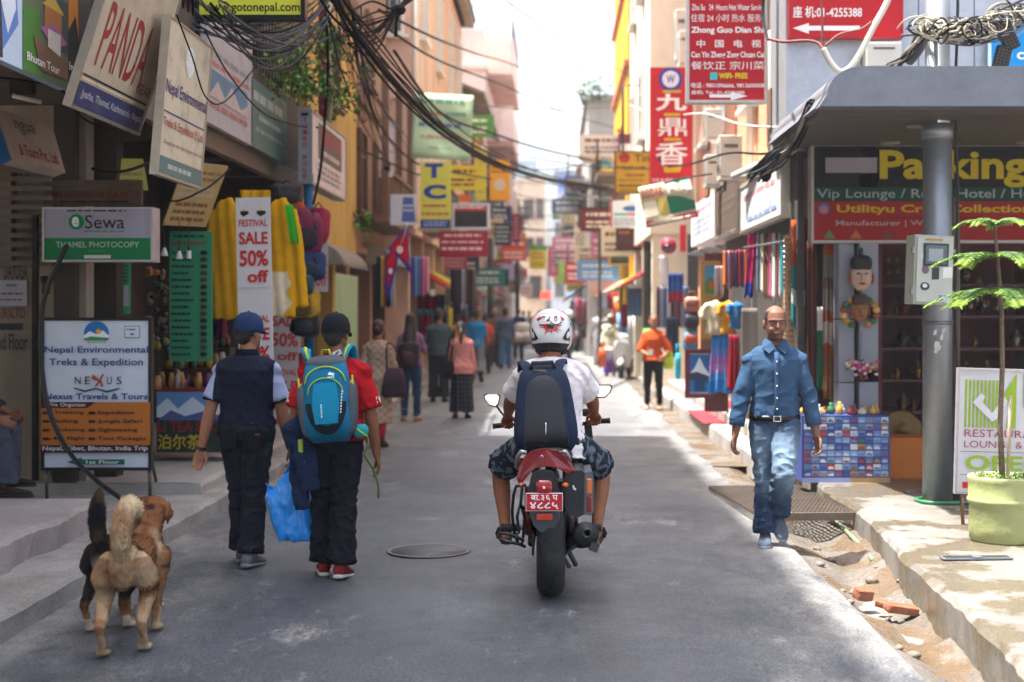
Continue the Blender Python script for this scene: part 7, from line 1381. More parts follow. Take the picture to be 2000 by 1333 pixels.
hang('green and white cloth strip hanging near the patchwork', 1596, 600, 1606, 760, 13.45, ['#cfc8bc', '#1f6a4c', '#1f6a4c'], 'wall_hanging', 'wall hanging', rows=True, amp=.02)
q = MB(); 
for k in range(40): z0 = .35 + k * .052; q.bx(2.24, 2.30, 13.72, 14.0, z0, z0 + .042, mat('#a8835a', .7))
tag(q.build('wooden_blind'), 'slatted wooden blind at the corner of the scarf shop', 'blind')
hang('kurta printed in orange, purple and yellow', 1412, 490, 1440, 562, 17.6, ['#c2662a', '#4a2f7a', '#d6a83a', '#5a3a8a', '#c96a3a', '#2a2440', '#d68a3a'], 'kurta', 'clothing', amp=.03)
hang('purple and orange kurta behind the printed one', 1438, 488, 1456, 560, 17.0, ['#3a2060', '#c2461c', '#5a2a7a', '#d68a2a'], 'kurta', 'clothing', amp=.03)
hang('grey pink tunic hanging left of the printed kurta', 1396, 520, 1412, 580, 18.2, ['#b5a0a2', '#9a7a86', '#c3b0ae'], 'kurta', 'clothing', amp=.03)
garment('cream jacket on a hanger in front of the framed pictures', 1394, 588, 17.8, .42, '#c9bda0', .6)
garment('golden yellow jacket hanging next to the cream jacket', 1420, 588, 17.3, .40, '#c98a1f', .4, w=.2)
garment('blue and orange child jacket beside the golden one', 1436, 590, 16.9, .32, '#2f6a9a', .4, w=.16)
hang('tie dyed dress fading from blue to pink', 1390, 655, 1426, 768, 17.8, ['#2a7ac2', '#3f8ad0', '#6a8ad0', '#a87ac0', '#b58ac9', '#5a9ad6', '#2f86cc'], 'dress', 'clothing', rows=True, amp=.05, flare=.4)
hang('dark red dress behind the tie dyed one', 1424, 655, 1444, 765, 17.2, ['#8a1424', '#a01c2c', '#7a1020'], 'dress', 'clothing', amp=.04, flare=.3)
hang('grey felt carpet standing against the shop front', 1448, 602, 1492, 722, 16.2, ['#6d655f', '#7a716a', '#68605a'], 'carpet', 'carpet', amp=.006, folds=.5)
def framed(label, x0, y0, x1, y1, Y, items, fc='#5a2a24', bg='#c3cbd0'): return csign('framed_picture', label, x0, y0, x1, y1, Y, bg, items, depth=.04, frame=paint(fc), fw=.045, cat='framed picture', dirt=0)
framed('framed snow mountain print standing on the step', 1340, 684, 1392, 776, 18.3, [('r', .12, .1, .88, .9, '#2f6fae'), ('p', [(.15, .5), (.35, .35), (.5, .15), (.68, .36), (.88, .52), (.88, .55), (.15, .55)], '#dbe3ea'), ('p', [(.12, .5), (.4, .46), (.88, .56), (.88, .7), (.12, .62)], '#3a4258'), ('r', .3, .66, .7, .88, '#1f4a7a')], fc='#6a1c2c')
framed('gold framed landscape hanging at the top of the dark red panel', 1370, 512, 1406, 582, 19.0, [('r', .1, .1, .9, .9, '#4a9ac0'), ('p', [(.1, .6), (.5, .4), (.9, .65), (.9, .9), (.1, .9)], '#5a8a3a'), ('r', .4, .55, .7, .75, '#c26a3a')], fc='#a8803a')
framed('gold framed meadow painting under the landscape', 1370, 586, 1404, 660, 19.0, [('r', .1, .1, .9, .9, '#5a9a5a'), ('p', [(.1, .3), (.5, .2), (.9, .4), (.9, .1), (.1, .1)], '#8ab5cc'), ('c', .5, .6, .2, '#c2963a', .1)], fc='#a8803a')
framed('brown framed picture partly covered by jackets', 1370, 664, 1400, 710, 19.0, [('r', .12, .12, .88, .88, '#7a6a54')], fc='#7a5a34')
tag(MB().bx(2.0, 2.32, 19.05, 19.12, .33, 2.45, mat('#4a1418', .5)).build('partition_wall'), 'dark red partition behind the framed pictures', 'partition')
def bag(label, x0, y0, x1, y1, Y, c, flap=None, name='bag'):
    a, b = at(x0, y1, Y), at(x1, y0, Y); w, h = b.x - a.x, b.z - a.z; r = thing(name, label, 'bag', ((a.x + b.x) / 2, Y, a.z)); m = mat(c, .6, var=.2, scale=12, bump=.2)
    q = MB(); q.ell((0, 0, h / 2), (w / 2, .07, h / 2), m, None, 18, 12, .5, .5); q.build('body', r)
    q = MB(); q.tube([(-w * .3, 0, h * .95), (-w * .2, 0, h * 1.35), (w * .2, 0, h * 1.35), (w * .3, 0, h * .95)], .008, m, 6); q.build('strap', r)
    q = MB(); q.ell((0, -.05, h * .62), (w * .45, .03, h * .25), mat(flap or c, .6, var=.2, scale=20), None, 14, 8, .5, .5); q.build('flap', r); return r
bag('pinkish leather shoulder bag with an embossed round motif', 1336, 580, 1366, 610, 20, '#b5806a', '#a06a58'); bag('dark navy leather bag under the pinkish one', 1336, 612, 1366, 642, 20, '#2a2a38', '#3a3a4a'); bag('turquoise bag with a red trimmed flap', 1334, 648, 1364, 688, 20, '#1f8aa8', '#b5543a'); bag('lime yellow holdall standing on the step', 1296, 690, 1316, 722, 24.5, '#a8c21f', '#b9d03a'); bag('turquoise suitcase standing beside the lime holdall', 1318, 690, 1330, 742, 23, '#1f9ab0', '#188a9c', 'suitcase')
hang('dark navy jacket on a stand behind the woman in orange', 1300, 620, 1326, 700, 26, ['#1c2436', '#141a28'], 'jacket', 'clothing', amp=.03); hang('blue and red jacket hanging under the awning', 1305, 535, 1335, 590, 24, ['#1c3a7a', '#234a8a', '#8a1c2c'], 'jacket', 'clothing', rows=True, amp=.03)
hang('white shirt hanging at the awning corner', 1288, 500, 1304, 560, 25, ['#d3d3d6', '#c6c6cc'], 'shirt', 'clothing', amp=.02, skew=.3)
for k in range(9): hang('long dark garment in the row inside the right shops', 1282 + k * 7, 560, 1290 + k * 7, 640, 27 - k * .1, [['#5a2a3a', '#8a8aa0', '#3a5a7a', '#c3b5b0', '#2a2a3a', '#7a4a4a'][k % 6]], 'garment', 'clothing', 'garments inside the right shops', amp=.02)
for lb, px, py, s_ in (('red striped helmet hung above the right awning', 1306, 480, .16),):
    q = MB(); q.ell(at(px, py, 25), (.14, .14, .15), mat('#8a2440', .4), None, 18, 12); q.ell(at(px, py, 25) + Vector((-.02, -.1, -.02)), (.09, .06, .05), mat('#23222a', .2), None, 14, 8); tag(q.build('helmet'), lb, 'helmet')
def awning(label, p0, p1, prof, m, ribs=0):
    """sheet swept from p0 to p1 over a profile of (out, z) offsets"""
    p0, p1 = Vector(p0), Vector(p1); d = (p1 - p0).normalized(); n = d.cross(ZA)
    r = thing('awning', label, 'awning', p0); q = MB()
    q.grid(lambda i, j: p0.lerp(p1, i) + n * prof[round(j * (len(prof) - 1))][0] + ZA * (prof[round(j * (len(prof) - 1))][1] + .01 * math.sin(i * 25)), 14, len(prof) - 1, m); q.build('canvas', r, world=True, solid=.012, fix=False)
    q = MB()
    for k in range(3): a = p0.lerp(p1, .02 + .48 * k); q.tube([a + n * prof[0][0] + ZA * prof[0][1], a + n * prof[-1][0] + ZA * (prof[-1][1] - .02)], .012, metal('#6a6a6a'), 6)
    q.build('arm', r, world=True); return r
aw = cloth('#8a877e', dirt=.5, dirtc='#6a665c')
awning('grey slanting tin awning over the clothes on the right', (2.5, 27, 2.75), (2.5, 22.5, 2.75), [(0, 0), (-.25, -.05), (-.5, -.16), (-.62, -.28)], metal('#8d8f92', .5, m=.3))
for lb, x, y0, y1, z in (('red doormat on the lower step of the carpet shop', 2.4, 18.6, 21.2, .337), ('red mat on the upper step nearer the man in blue', 2.42, 15.9, 17.8, .337)):
    q = MB(); q.bx(x, x + .7, y0, y1, z, z + .015, cloth('#b0343c', dirt=.3)); tag(q.build('mat', bev=.006), lb, 'mat')
q = MB(); q.bx(1.98, 2.34, 19.0, 21.5, .172, .186, cloth('#a8323a', dirt=.3)); tag(q.build('mat', bev=.005), 'long red mat on the pavement step beside the framed print', 'mat')
# air conditioners
def aircon(label, x0, y0, x1, y1, Y, yaw=0):
    a, b = at(x0, y1, Y), at(x1, y0, Y); w, h = b.x - a.x, b.z - a.z; r = thing('air_conditioner', label, 'air conditioner', (a.x, Y, a.z), R(yaw)); m = paint('#c3c0b6', dirt=.4, dirtc='#8a8474'); d = .34
    q = MB(); q.bx(0, w, 0, d, 0, h, m); q.build('case', r, bev=.012)
    q = MB(); q.bx(w * .2, w * .8, -.004, 0, h * .72, h * .8, mat('#55564f', .6)); q.bx(w * .08, w * .92, -.004, 0, h * .06, h * .1, mat('#8a887e', .6)); q.build('vent', r)
    q = MB(); q.bx(-.0035, 0, d * .1, d * .9, h * .15, h * .85, mat('#77766e', .5))
    for k in range(9): q.bx(-.008, -.0035, d * .08, d * .92, h * (.16 + k * .076), h * (.18 + k * .076), m)
    q.build('grille', r)
    q = MB(); q.tube([(w * .3, d * .5, 0), (w * .3, d * .5, -.1), (w * .3, d + .2, -.1)], .018, metal('#5a5a58'), 6); q.build('bracket', r); return r
aircon('upper left air conditioner below the tall red hotel sign', 1378, 212, 1410, 274, 19.5); aircon('largest air conditioner on the orange wall', 1406, 264, 1450, 352, 17); aircon('lowest air conditioner on the orange wall, by the white pipe', 1378, 302, 1408, 366, 19); aircon('air conditioner on the cream wall left of the tall red sign', 1320, 18, 1342, 116, 26); aircon('white air conditioner on the grey cladding below the arrow sign', 1692, 82, 1762, 134, 13.0); aircon('lower air conditioner beside the cream wall corner', 1326, 60, 1350, 130, 24)
q = MB(); q.tube([at(1440, 345, 16.5), at(1490, 332, 15.5), at(1475, 338, 15.8)], .045, paint('#cfccc2', dirt=.3), 10); q.tube([at(1435, 345, 16.6), at(1480, 325, 15.6)], .05, paint('#cfccc2', dirt=.3), 10); tag(q.build('drain_pipe'), 'fat white drain pipe above the white box sign', 'drain pipe')
q = MB(); q.tube([at(1507, 60, 14.28), at(1507, 300, 14.28)], .035, paint('#c9c2b2', dirt=.4), 10); tag(q.build('drain_pipe'), 'beige vertical drain pipe beside the grey cladding', 'drain pipe')
b_ = at(1502, 175, 14.2); q = MB(); q.bx(b_.x, b_.x + .2, 14.1, 14.27, b_.z - .4, b_.z, paint('#7a6050', dirt=.4)); q.bx(b_.x + .06, b_.x + .14, 14.095, 14.1, b_.z - .1, b_.z - .06, DARK); tag(q.build('fuse_box', bev=.01), 'brown metal fuse box beside the grey cladding', 'fuse box')
# far pole with lamp globes
fp = thing('utility_pole', 'dark street pole with a green painted band on the right of the street', 'utility pole', (at(1266, 690, 31).x, 31, 0)); q = MB(); q.tube([(0, 0, 0), (0, 0, 6.5)], [.11, .09], mat('#3f352c', .8, var=.3), 14); q.build('shaft', fp)
q = MB(); q.tube([(0, 0, .95), (0, 0, 1.3)], .115, mat('#3fa84a', .6), 14); q.build('painted_band', fp)
q = MB(); q.tube([(0, 0, 5.0), (-.5, 0, 5.05), (-.6, 0, 5.0)], .03, metal('#3a3a3a'), 6); q.tube([(-.55, 0, 5), (-.55, 0, 6.6), (0, 0, 6.6)], .03, metal('#3a3a3a'), 6); q.build('bracket', fp)
lp = thing('street_lamp', 'white globe street lamp on a thin post over the far street', 'street lamp', (at(1172, 640, 42).x, 42, 0)); q = MB(); q.tube([(0, 0, 0), (0, 0, 6.3), (-.3, 0, 6.35)], .05, metal('#55565a'), 8); q.build('post', lp)
q = MB(); q.ell((-.3, 0, 6.3), (.38, .38, .25), mat('#ddd8cf', .3), None, 18, 12); q.ell((.35, 0, 6.25), (.22, .25, .14), mat('#ddd8cf', .3), None, 14, 8); q.build('globe', lp)

# ================================================================ LEFT-HAND GOODS
yel = '#c9950f'
for lb, x0, x1, sk in (('big yellow jacket hanging left of the sale banner', 416, 470, -.1), ('big yellow jacket with a pale underside right of the sale banner', 524, 572, .15)):
    garment(lb, (x0 + x1) / 2, 388, 13.75 + sk, 1.16, yel, 1.3, w=.36, name='jacket', col=lambda p, n, f=x0 > 500: hx('#cfc3a6') if f and p.z < -.72 and abs(p.x + .02) < .1 + .1 * noise.noise(p * 7) else hx(yel))
hang('yellow shirt stretched behind the top of the sale banner', 468, 372, 528, 420, 13.9, [yel, '#b8860c'], 'shirt', 'clothing', amp=.03)
hang('bright green cloth strip beside the right yellow jacket', 556, 400, 572, 474, 13.75, ['#3fae2a', '#4ab834'], 'cloth_strip', 'clothing', amp=.02, skew=.8)
hang('purple bag cloth hanging under the left yellow jacket', 408, 570, 442, 664, 14.0, ['#3a0f3c', '#4a1450', '#6a2a3a'], 'shawl', 'clothing', amp=.04)
def rucksack(label, px, py, Y, w, h, c, c2, rz=0):
    r = thing('backpack', label, 'backpack', at(px, py, Y), R(rz)); q = MB(); q.ell((0, 0, 0), (w / 2, w * .34, h / 2), mat(c, .7, var=.25, scale=9, bump=.4, bscale=30), None, 20, 14, .6, .6); q.v = [v * (1 + .22 * noise.noise(v * 9 + Vector((px, py, 0)))) for v in q.v]; q.build('bag', r)
    q = MB(); q.ell((0, -w * .3, -h * .12), (w * .34, w * .14, h * .26), mat(c2, .7, var=.2, scale=9), None, 16, 10, .7, .7); q.build('front_pocket', r)
    for s in (-1, 1): q = MB(); q.tube([(s * w * .2, -w * .2, h * .46), (s * w * .28, -w * .36, h * .1), (s * w * .3, -w * .32, -h * .3)], .014, BLACK, 6, flat=.4); q.build('strap', r)
    q = MB(); q.tube([(-.05, 0, h * .48), (0, 0, h * .62), (.05, 0, h * .48)], .009, BLACK, 6); q.build('handle', r)
rucksack('magenta and black trekking backpack hanging in the shop front', 598, 456, 15.2, .36, .46, '#6a0c38', '#1c151c', 10); rucksack('bright pink backpack edge behind the magenta one', 622, 440, 15.6, .24, .4, '#8a1238', '#7a1034', -20)
rucksack('blue trekking backpack hanging under the magenta one', 600, 520, 15.2, .38, .36, '#0f2c56', '#0c1f3e', 8); rucksack('teal and dark backpack between the blue and yellow ones', 588, 556, 15.1, .3, .22, '#0f4442', '#15252c', 5); rucksack('yellow backpack hanging lowest in the bundle', 592, 594, 15.2, .36, .34, '#9a7a0e', '#5a4a10', -6); rucksack('black backpack at the foot of the hanging bundle', 596, 632, 15.2, .3, .3, '#15161a', '#20242a', 0)
rucksack('orange and black rucksack at the top of the bundle', 574, 418, 15.3, .3, .24, '#8a3414', '#1c1614', 0); rucksack('grey black rucksack under the awning beam', 560, 382, 15.3, .34, .26, '#2a2428', '#1a171a', 12)
tag(MB().tube([at(603, 340, 15.8), at(604, 760, 15.8)], .055, mat('#16527a', .6, var=.2), 12).build('post'), 'blue painted post beside the hanging backpacks', 'post')
tag(MB().tube([at(590, 690, 16.0), at(592, 800, 16.0)], .04, mat('#a8202a', .6), 12).build('post'), 'short red post below the hanging backpacks', 'post')
# tea shop goods
r9 = random.Random(99)
q = MB(); q.bx(-3.95, -3.35, 13.6, 14.2, .9, .93, mat('#7a1a1c', .6)); q.bx(-3.95, -3.35, 14.25, 14.6, .9, 1.1, mat('#3a1c16', .6)); q.bx(-3.95, -3.35, 14.62, 14.9, .9, 1.3, mat('#2a1814', .6)); tag(q.build('shop_shelf'), 'stepped red display shelf above the tea shop mural', 'shelf')
for k in range(54):
    row = k % 3; x = r9.uniform(-3.93, -3.38); y, z = ((13.62 + r9.uniform(0, .5), .932), (14.3 + r9.uniform(0, .22), 1.102), (14.66 + r9.uniform(0, .2), 1.302))[row]; hh = r9.uniform(.07, .18); r_ = r9.uniform(.025, .045); c = r9.choice(['#8a6a2a', '#b08a3a', '#5a2a22', '#3a5a3a', '#8a8a86', '#6a4a7a', '#a8743a', '#2a2a30'])
    q = MB(); q.lathe([(r_, 0), (r_, hh * .75), (r_ * .7, hh * .82), (r_ * .75, hh)], mat(c, .25, var=.2, scale=30), 12, Matrix.Translation((x, y, z))); tag(q.build('jar'), 'small tea jar on the stepped red display shelf', 'jar', 'tea jars on the display shelf')
for k in range(40):
    px, py = r9.uniform(288, 328), r9.uniform(520, 700); p = at(px, py, 13.4 + r9.uniform(0, .3)); q = MB(); q.ell(p, (r9.uniform(.02, .045), .03, r9.uniform(.02, .05)), mat(r9.choice(['#8a6a2a', '#3a2a1a', '#a8743a', '#5a4a2a', '#1f3a2a', '#6a6a66']), .35, var=.3, scale=30), None, 10, 8); tag(q.build('trinket'), 'small hanging trinket in the dim shop entrance', 'trinket', 'trinkets in the shop entrance')
for k, (px, py) in enumerate(((321, 494), (350, 500), (369, 498))):
    p = at(px, py, 12.6); b = thing('light_bulb', ('unlit cone shaped lamp hanging nearest the photocopy sign', 'unlit pear shaped bulb between two hanging lamps', 'unlit spiral bulb hanging before the green menu board')[k], 'light bulb', p); q = MB()
    if k < 2: q.lathe([(.03, -.03), (.034, -.02), (.014, .04), (.01, .05)], mat('#b9b9b2', .2), 16)
    else:
        for t in range(5): q.lathe([(.018, -.035 + t * .014), (.024, -.028 + t * .014), (.018, -.021 + t * .014)], mat('#c9c9c2', .2), 14)
    q.build('glass', b); q = MB(); q.tube([(0, 0, .03), (0, 0, .07)], .013, BLACK, 8); q.tube([(0, 0, .07), (0, 0, .32)], .0035, BLACK, 5); q.build('cord', b)
dw = thing('shop_door', 'dark wooden doors of the shop behind the standing board', 'door', (-3.9, 12.9, .14)); q = MB()
a, b = at(155, 620, 12.75), at(235, 500, 12.75)
for x0, x1 in ((a.x, a.x + .05), (a.x + .1, a.x + .2), (a.x + .22, a.x + .36)): q.bx(x0, x1, 12.75, 12.8, .14, 2.6, mat('#2e1710', .5, var=.25, scale=3))
q.build('panel', dw, world=True)
csign('display_poster', 'small display of orange, purple and green packets left of the doors', 90, 520, 146, 616, 12.7, '#b09a7a', [('p', [(0, .15), (.3, .1), (.45, .5), (.4, .65), (0, .6)], '#33325c'), ('p', [(0, .4), (.4, .42), (.35, .7), (.1, .68)], '#a8681f'), ('p', [(.05, .65), (.5, .6), (.45, .72), (.05, .75)], '#5aae3a'), ('p', [(.5, .05), (1, 0), (1, .9), (.6, .7)], '#c9971c'), ('r', 0, .78, .9, 1, '#5a5a5c')], depth=.02, cat='display', dirt=.05)
hose('thick black cable drooping from the photocopy sign down past the standing board to the pavement', [at(130, 482, 11.3), at(100, 545, 11.35), at(82, 610, 11.4), at(82, 720, 11.4), at(100, 815, 11.35), at(140, 890, 11.2), at(190, 940, 10.9), at(238, 976, 10.6), at(255, 1000, 10.3)], .02, '#16181a', name='cable', cat='cable')
tag(MB().tube([at(86, 540, 11.5), at(90, 575, 11.5)], .035, BLACK, 8).build('cable_clip'), 'black tape wrapped round the drooping cable', 'cable clip')
csign('wall_sign', 'dark weathered plate on the column beside the end wall', 62, 420, 72, 940, 11.7, '#1d1814', [], depth=.05, cat='post')
bx = at(45, 178, 9.6); fl = thing('floodlight', 'rusty floodlight with a tube hanging under the left balcony', 'floodlight', bx); q = MB(); q.box((0, 0, .02), (.16, .08, .09), metal('#2c2622', .6)); q.build('housing', fl, bev=.01); q = MB(); q.tube([(-.05, -.05, -.04), (.13, -.02, -.08)], .016, mat('#a8a094', .4), 10); q.build('tube', fl)
# awnings and mid-street things
def barrel(label, X, Y0, Y1, z, r_, c):
    rt_ = thing('rolled_awning', label, 'awning', (X, Y0, z)); q = MB(); m = cloth(c, dirt=.4, dirtc='#5a564e')
    q.grid(lambda i, j: (r_ * 2.0 * math.sin(j * math.pi * .5) - .02, (Y1 - Y0) * i, r_ * math.cos(j * math.pi * .62) + .01 * math.sin(i * 30)), 20, 10, m); q.build('canvas', rt_, solid=.02, fix=False)
    q = MB(); q.prism([(0, -r_ * .4)] + [(r_ * 2.0 * math.sin(t * math.pi * .05) - .02, r_ * math.cos(t * math.pi * .062)) for t in range(11)], 0, .01, m, Matrix(((1, 0, 0, 0), (0, 0, 1, 0), (0, 1, 0, 0), (0, 0, 0, 1)))); q.build('end_panel', rt_)
    q = MB(); q.tube([(r_ * 1.9, 0, -r_ * .35), (r_ * 1.9, Y1 - Y0, -r_ * .35)], .02, metal('#7a7a78'), 8); q.build('bar', rt_)
barrel('rounded grey awning over the rolled shutters of the yellow house', -3.45, 20.0, 22.6, 2.42, .24, '#7d7a6f'); barrel('rounded pale awning beyond the flag, nearer of two', -3.5, 26.2, 28.4, 2.65, .26, '#8d8a80'); barrel('rounded pale awning beyond the flag, farther of two', -3.5, 28.6, 31.5, 2.7, .26, '#96938a')
for k, (px, y1) in enumerate(((806, 575), (813, 580), (820, 578), (828, 580), (834, 574))): hang(('striped purple shawl at the near end of the shawl row', 'sky blue striped shawl in the row', 'blue and grey striped shawl in the row', 'pink striped shawl in the row', 'pale rose shawl at the far end of the row')[k], px - 4, 502, px + 4, y1, 23.2, [['#5a3a7a', '#7a5a9a', '#4a2a5a'], ['#4a8ac0', '#7ab0d6', '#3a6a9a'], ['#4a5a8a', '#8a8aa0', '#3a4a7a'], ['#b04a7a', '#d68aa8', '#8a3a5a'], ['#c98aa0', '#b5607c', '#d6a8b5']][k], 'shawl', 'shawl', amp=.02)
for k in range(7): hang('dark garment hanging at the left shop front beyond the grey man', 880 + k * 7, 525, 888 + k * 7, 590 + (k * 13) % 24, 30 + k * .4, [['#16161c', '#22222c'], ['#3a2430'], ['#1c2a3a'], ['#c3c0c6', '#8a8a94'], ['#4a1f24'], ['#20242c'], ['#7a6a5a']][k], 'garment', 'clothing', 'garments at the far left shop', amp=.04)
for k in range(4): hang('long cloth hanging in the shop behind the flag', 735 + k * 9, 500, 744 + k * 9, 600, 22.8, [['#1f3a34'], ['#c9a86a', '#8a5a2a'], ['#1a1a20'], ['#9a9aa2']][k], 'garment', 'clothing', 'cloths behind the flag', amp=.03)
tag(MB().bx(-3.62, -3.56, 22.9, 25.6, .24, 2.3, mat('#8fb08a', .6, dirt=.3)).build('painted_wall'), 'pale green painted wall behind the shawls', 'wall')
# flag
fg = thing('flag', 'red pennant flag with a blue border and white emblems on a slanting pole', 'flag', at(760, 560, 19.5)); a = at(756, 560, 19.5); b = at(797, 436, 19.2)
q = MB(); q.tube([a, b], .012, metal('#8a8a8c'), 8); q.build('flagpole', fg, world=True)
def tri(mb, pts, m, off): 
    vs = [at(x, y, 19.3 + off ) for x, y in pts]; mb.add(vs, [tuple(range(len(vs)))], m)
blu_ = cloth('#2a3a9a'); rdm = cloth('#c21c24'); q = MB()
tri(q, [(797, 438), (800, 520), (803, 536), (776, 500), (758, 486)], blu_, 0); tri(q, [(770, 470), (778, 505), (757, 590), (752, 560), (756, 505)], blu_, .004); q.build('border', fg, world=True, solid=.004, fix=False)
q = MB(); tri(q, [(795, 448), (797, 518), (775, 494), (763, 482)], rdm, -.012); tri(q, [(769, 482), (774, 505), (757, 566), (756, 510)], rdm, -.01); q.build('field', fg, world=True, solid=.004, fix=False)
q = MB(); c_ = at(781, 488, 19.27); q.quad([c_ + Vector((.045 * math.cos(t * .52), -.01, .055 * math.sin(t * .52))) for t in range(12)], cloth('#d9d0d0')); c_ = at(763, 530, 19.28); q.quad([c_ + Vector((.03 * math.cos(t * .52), -.01, .04 * math.sin(t * .52))) for t in range(12)], cloth('#d9d0d0')); q.build('emblem', fg, world=True, fix=False)
# vines on the balcony
vn = thing('vine', 'leafy green vine trailing over the left balcony rail', 'vine', (-3.1, 15, 4)); q = MB(); qs = MB(); lf = [mat(c, .5, var=.25, scale=15) for c in ('#3a6a1f', '#4f8a2a', '#274a16', '#6a9a3a')]
for k in range(34):
    x0, y0 = r9.uniform(500, 680), r9.uniform(40, 190); Y = r9.uniform(14.6, 17.2); pts = [at(x0, y0, Y)]
    for j in range(5): x0 += r9.uniform(-16, 22); y0 += r9.uniform(-4, 20); pts.append(at(x0, y0, Y + r9.uniform(-.2, .2)))
    qs.tube(pts, .006, mat('#4a3a24', .8), 5)
    for j in range(46):
        i = r9.randrange(len(pts) - 1); p = pts[i].lerp(pts[i + 1], r9.random()) + Vector((r9.gauss(0, .07), r9.gauss(0, .07), r9.gauss(0, .05))); d = Vector((r9.uniform(-1, 1), r9.uniform(-1, 1), r9.uniform(-1, .3))).normalized() * r9.uniform(.035, .065); t = d.cross(Vector((r9.random(), r9.random(), r9.random()))).normalized() * d.length * .42
        q.quad([p, p + d * .45 + t, p + d, p + d * .45 - t], r9.choice(lf))
qs.build('stem', vn, world=True); q.build('leaves', vn, world=True, fix=False)
def shrub(label, px, py, Y, w, h, n):
    o = thing('shrub', label, 'shrub', at(px, py, Y)); q = MB(); s = MB()
    for k in range(9): s.tube([(r9.uniform(-w, w) * .2, 0, 0), (r9.uniform(-w, w) * .7, r9.uniform(-.3, .3), h * r9.uniform(.5, 1))], .015, mat('#4a3a24', .8), 5)
    s.build('stem', o)
    for k in range(n):
        p = Vector((r9.gauss(0, w * .4), r9.gauss(0, w * .3), abs(r9.gauss(h * .5, h * .3)))); d = Vector((r9.uniform(-1, 1), r9.uniform(-1, 1), r9.uniform(-.6, .8))).normalized() * .16; t = d.cross(ZA + Vector((.1, .2, 0))).normalized() * .06; q.quad([p, p + d * .5 + t, p + d, p + d * .5 - t], r9.choice(lf))
    q.build('leaves', o, fix=False)
shrub('potted bushes on the roof edge of the grey concrete house', 1165, 196, 51.8, .9, .8, 160); shrub('sprig of leaves poking out left of the grey concrete house', 1140, 206, 52.4, .4, .6, 70); shrub('small plant on the ledge by the brown house windows', 712, 452, 24.2, .25, .3, 60)

# ================================================================ THE CROWD
def px2(px, Y): return (px - VX) * Y / F
WALK = dict(lean=3, legL=(14, 1, 2, -4), legR=(-8, 1, -18, 14), armL=(-10, 10, 2, 5), armR=(10, 10, 18, 5)); WALK2 = dict(lean=3, legL=(-8, 1, -18, 14), legR=(14, 1, 2, -4), armL=(10, 10, 18, 5), armR=(-10, 10, 2, 5)); STAND = dict(lean=1, legL=(2, 2, -2, 0), legR=(-1, 2, -3, 0))
def kurta_check(p, n): return mixc(hx('#b09a86'), hx('#8f7663'), .5 + .5 * math.sin(p.x * 60) * math.sin(p.z * 60))
P = person('woman in long beige kurta and red leggings with a dark shoulder bag', px2(738, 17.6), 17.6, -6, 1.58, '#80543a', WALK, top=dict(c='#b09a86', sleeve=1.2, hem=-.05, infl=.02, col=kurta_check), bot=dict(kind='skirt', c='#b09a86', zb=.32, rx=.19, ry=.16, name='kurta', col=kurta_check), hair=('bun', '#3a1c14'), fem=1, wide=1.1, vox=.011, seed=31)
for s in (-1, 1): hp, kn, an = P.legs[s]; q = MB(); q.tube([kn.lerp(an, .2), kn.lerp(an, .6), an], [.06, .05, .042], cloth('#a01c2c'), 10); P.S(q, 'legging')
bg_ = thing('handbag', 'dark mauve shoulder bag of the woman in the beige kurta', 'handbag', (px2(770, 17.45), 17.45, .62)); q = MB(); q.loft([(Vector((0, 0, z)), w, d, XA, YA) for z, w, d in ((0, .13, .05), (.05, .16, .07), (.25, .13, .06), (.36, .1, .03))], cloth('#3f2f38'), 20, e=.6); q.build('body', bg_); q = MB(); q.tube([(-.09, 0, .34), (-.1, .03, .6), (-.08, .05, .68), (.02, .03, .6), (.08, 0, .34)], .012, cloth('#3f2f38'), 6); q.build('strap', bg_)
P = person('woman with long black hair, blue jeans and a dark backpack', px2(802, 21.6), 21.6, 0, 1.66, '#8a5c40', dict(STAND, armR=(30, 12, 120, -8)), top=dict(c='#7a5a7c', sleeve=.8, hem=-.02), bot=dict(kind='trousers', c='#24405c', infl=.006, hem=.05), shoe=('#a07a50', '#7a5a3a'), hair=('long', '#0d0b0d'), fem=1, vox=.012, seed=32)
rucksack('dark maroon backpack worn by the woman with long black hair', 798, 694, 21.35, .32, .4, '#241a1e', '#3a2228')
P = person('man in grey green pullover and dark trousers with folded arms', px2(857, 26.3), 26.3, 0, 1.74, '#7d5238', dict(STAND, armL=(20, 22, 60, -20), armR=(20, 22, 60, -20)), top=dict(c='#3f4c50', sleeve=1.8, hem=-.04, infl=.024), bot=dict(kind='trousers', c='#25272a', infl=.024, hem=.1), hair=('short', '#15110f'), vox=.012, wide=1.12, seed=33)
P = person('woman in pink cardigan and long dark checked skirt', px2(901, 22.2), 22.2, 0, 1.53, '#80543a', dict(STAND), top=dict(c='#c07f78', sleeve=1.75, hem=-.1, infl=.024), bot=dict(kind='skirt', c='#1d2026', zb=.13, rx=.2, ry=.16, col=lambda p, n: mixc(hx('#17191f'), hx('#4a5058'), .8 * max(math.sin(p.x * 90) > .86, math.sin(p.z * 80) > .88))), hair=('pony', '#15100e'), fem=1, wide=1.12, vox=.012, seed=34)
bg_ = thing('handbag', 'black shoulder bag of the woman in the pink cardigan', 'handbag', (px2(876, 22.1), 22.1, .62)); q = MB(); q.ell((0, 0, .16), (.09, .1, .16), cloth('#1a1c22'), None, 16, 10, .6, .6); q.build('body', bg_); q = MB(); q.tube([(-.03, 0, .3), (.03, -.08, .62), (.1, -.04, .78), (.07, .05, .6), (.03, 0, .3)], .016, cloth('#1a1c22'), 6, flat=.4); q.build('strap', bg_)
